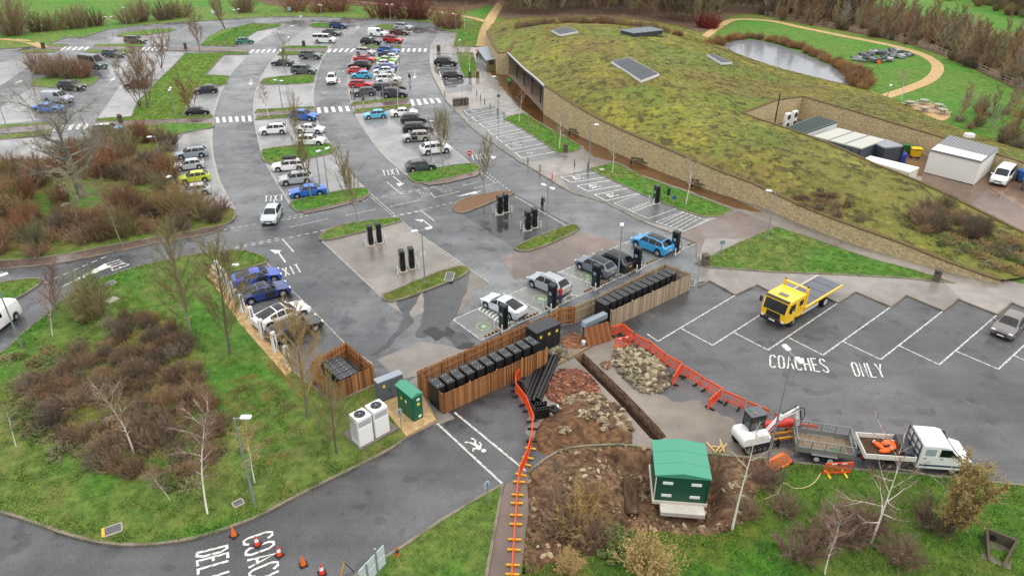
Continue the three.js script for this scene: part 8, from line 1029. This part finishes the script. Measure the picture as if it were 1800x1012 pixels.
{ // red roller and yellow attachments lying under the arm
  const g = thing('plate_attachment', G(1368, 772), .15, 'red drum attachment on a rusty yellow frame under the excavator arm', 'attachment'); mesh('drum', new THREE.CylinderGeometry(.28, .28, 2.2, 18).rotateZ(Math.PI / 2).translate(0, .95, -.5), M('#c8382c', .45), g); mesh('frame', merge(beam(V(-.8, .5, 0), V(1.1, .55, 0), .14, .16), beam(V(-.8, .5, .5), V(1.1, .55, .5), .14, .16), beam(V(-.7, .1, 0), V(-.7, .8, -.4), .1, .1), beam(V(1, .1, 0), V(1, .8, -.4), .1, .1)), M('#b97f2a', .6), g); for (let i = 0; i < 7; i++) mesh('tine', bar(V(-.7 + i * .28, .5, .2), V(-.78 + i * .3, .02, .5), .03), M('#5d4030', .7), g); mesh('end_cap', new THREE.CylinderGeometry(.3, .3, .06, 18).rotateZ(Math.PI / 2).translate(1.12, .95, -.5), M('#7a211a', .5), g);
}
// ------------------------------------------------------------------ people
const bodyCache = {};
function bodyGeometry(pose) {
  if (bodyCache[pose]) return bodyCache[pose];
  const walk = pose === 'walk' ? 1 : 0, reach = pose === 'reach' ? 1 : 0, phone = pose === 'aim' ? 1 : 0, hold = pose === 'hold' ? 1 : 0, B = [];
  const bone = (a, b, r0, r1) => B.push([V(...a), V(...b), r0, r1]);
  bone([0, .98, 0], [0, 1.18, 0], .135, .13); bone([0, 1.18, 0], [0, 1.38, 0], .14, .15); bone([0, 1.36, -.12], [0, 1.36, .12], .085, .085); bone([0, 1.4, 0], [.01, 1.56, 0], .06, .055); bone([.015, 1.6, 0], [.02, 1.67, 0], .092, .095); bone([.1, 1.6, 0], [.115, 1.585, 0], .018, .016); bone([0, .95, -.07], [0, .95, .07], .12, .12);
  for (const s of [-1, 1]) { const f = walk * s * .26, kx = f * .55 + (walk ? .05 : .01); bone([0, .93, s * .09], [kx, .5, s * .095], .092, .066); bone([kx, .5, s * .095], [f - (walk && s < 0 ? .05 : 0), .1, s * .1], .064, .045); bone([f - (walk && s < 0 ? .05 : 0) - .03, .05, s * .1], [f + .15, .04, s * .11], .045, .038);
    let el, ha; if (reach || (phone) || (hold && s > 0)) { el = [.2, 1.14, s * .22]; ha = phone ? [.42, 1.34, s * .08] : hold ? [.22, 1.32, s * .12] : [.45, 1.12, s * .16]; } else { el = [-walk * s * .1 - .02, 1.12, s * .25]; ha = [-walk * s * .16 + .06, .88, s * .25]; }
    bone([0, 1.37, s * .17], el, .058, .046); bone(el, ha, .044, .033); const d = V(...ha).sub(V(...el)).normalize(); const e = V(...ha).addScaledVector(d, .07); bone(ha, e.toArray(), .034, .036); for (let k = 0; k < 4; k++) { const o = (k - 1.5) * .018; bone([e.x, e.y, e.z + o], [e.x + d.x * .07 + .012, e.y + d.y * .07, e.z + o + d.z * .06], .011, .009); } bone([ha[0] + .02, ha[1], ha[2] - s * .025], [ha[0] + .03 + d.x * .05, ha[1] + d.y * .05, ha[2] - s * .055], .012, .01); }
  const R = 96, mc = new MarchingCubes(R, new THREE.MeshBasicMaterial(), false, false, 60000), h = 1.0, c = V(0, .9, 0); mc.isolation = 0; const fld = mc.field; const ab = B.map(([a, b]) => V().subVectors(b, a)), l2 = ab.map((v) => v.lengthSq()), p = V();
  for (let z = 0; z < R; z++) for (let y = 0; y < R; y++) for (let x = 0; x < R; x++) { p.set((x / R * 2 - 1) * h + c.x, (y / R * 2 - 1) * h + c.y, (z / R * 2 - 1) * h + c.z); let acc = 1e9; if (Math.abs(p.x) < .62 && Math.abs(p.z) < .45 && p.y > -.06 && p.y < 1.85) { for (let i = 0; i < B.length; i++) { const [a, , r0, r1] = B[i], t = clamp(((p.x - a.x) * ab[i].x + (p.y - a.y) * ab[i].y + (p.z - a.z) * ab[i].z) / l2[i]), dx = p.x - a.x - ab[i].x * t, dy = p.y - a.y - ab[i].y * t, dz = p.z - a.z - ab[i].z * t, d = Math.sqrt(dx * dx + dy * dy + dz * dz) - (r0 + (r1 - r0) * t), k = .035, q = Math.max(k - Math.abs(acc - d), 0) / k; acc = Math.min(acc, d) - q * q * k * .25; } } else acc = .5; fld[z * R * R + y * R + x] = -acc; }
  mc.update(); const n = mc.count, P = new Float32Array(mc.positionArray.slice(0, n * 3)), g = new THREE.BufferGeometry(); for (let i = 0; i < n; i++) { P[i * 3] = P[i * 3] * h + c.x; P[i * 3 + 1] = P[i * 3 + 1] * h + c.y; P[i * 3 + 2] = P[i * 3 + 2] * h + c.z; } g.setAttribute('position', new THREE.BufferAttribute(P, 3)); g.setAttribute('normal', new THREE.BufferAttribute(new Float32Array(mc.normalArray.slice(0, n * 3)), 3)); g.setAttribute('uv', new THREE.BufferAttribute(new Float32Array(n * 2), 2)); g.computeVertexNormals();
  return bodyCache[pose] = g;
}
const bodyM = M('#ffffff', .85, { vertexColors: true });
function person(px, py, turn, pose, jacket, trousers, hair, label, extra, y = .02) {
  const g = thing('person', G(px, py).setY(y), turn, label, 'person', null), b = bodyGeometry(pose).clone(), P = b.attributes.position, col = new Float32Array(P.count * 3), J = new THREE.Color(jacket), T = new THREE.Color(trousers), S = new THREE.Color('#c49a80'), Ha = new THREE.Color(hair), Sh = new THREE.Color('#1c1a19');
  const hand = { walk: [.16, .89], stand: [.06, .88], reach: [.47, 1.12], aim: [.42, 1.36], hold: [.3, 1.34] }[pose];
  for (let i = 0; i < P.count; i++) { const x = P.getX(i), yy = P.getY(i), z = P.getZ(i); let c = yy > 1.5 ? (yy > 1.66 || x < -.02 ? Ha : S) : yy > .9 ? J : yy > .1 ? T : Sh; if (yy <= .9 && yy > .7 && Math.abs(z) > .2) c = S; if ((pose === 'reach' || pose === 'aim') && x > .44 && yy > 1) c = S; col[i * 3] = c.r; col[i * 3 + 1] = c.g; col[i * 3 + 2] = c.b; }
  b.setAttribute('color', new THREE.BufferAttribute(col, 3)); mesh('body', b, bodyM, g); for (const s of [-1, 1]) { mesh('eye', new THREE.SphereGeometry(.012, 6, 5).translate(.1, 1.64, s * .032), M('#22201f', .4), g); mesh('ear', new THREE.SphereGeometry(.025, 6, 5).scale(.7, 1.2, .5).translate(.015, 1.63, s * .098), M('#c49a80', .8), g); } mesh('mouth', box(.008, .01, .045, .104, 1.565, 0), M('#8a4b42', .7), g); if (extra) extra(g); return g;
}
person(839, 106, 1.6, 'hold', '#5a2a26', '#23252b', '#2a211c', 'person under a red umbrella on the pale paving', (g) => { mesh('umbrella_canopy', new THREE.SphereGeometry(.62, 16, 6, 0, 6.2832, 0, 1.15).scale(1, .6, 1).translate(.2, 1.75, .1), M('#c8271f', .6), g); mesh('umbrella_shaft', bar(V(.22, 1.3, .12), V(.2, 2.1, .1), .012), black, g); }, .07);
person(953, 370, 1.0, 'aim', '#17181a', '#1a1b1e', '#241d19', 'person in black holding up a remote beside the rear chargers', (g) => mesh('remote', rbox(.06, .12, .2, .52, 1.4, 0, .02), M('#2d2f33', .4), g)); person(720, 144.5, 1.4, 'walk', '#2a2422', '#9b9a94', '#1f1915', 'person in dark jacket walking down the right lane'); person(617.5, 175, .3, 'stand', '#26282d', '#3b4654', '#d8cfc0', 'person in dark coat behind the grey SUV'); person(622, 174.5, .6, 'stand', '#56606a', '#5d7f9d', '#3a2d24', 'person in blue jeans behind the grey SUV'); person(639, 186, 2.5, 'walk', '#454a50', '#bfb9ae', '#3a2d24', 'person in pale trousers at the middle crossing'); person(781, 243, 1.8, 'walk', '#191a1d', '#1d1e22', '#231c18', 'person in black walking past the slim bare tree'); person(895, 152, 1.2, 'walk', '#3fb24e', '#2a2c30', '#2c231d', 'person in a bright green jacket by the entrance', null, .075); person(985, 533, 2.4, 'reach', '#b8242b', '#27406e', '#4a3a2e', 'person in a red jacket and jeans using a charger');
renderer.render(scene, camera);
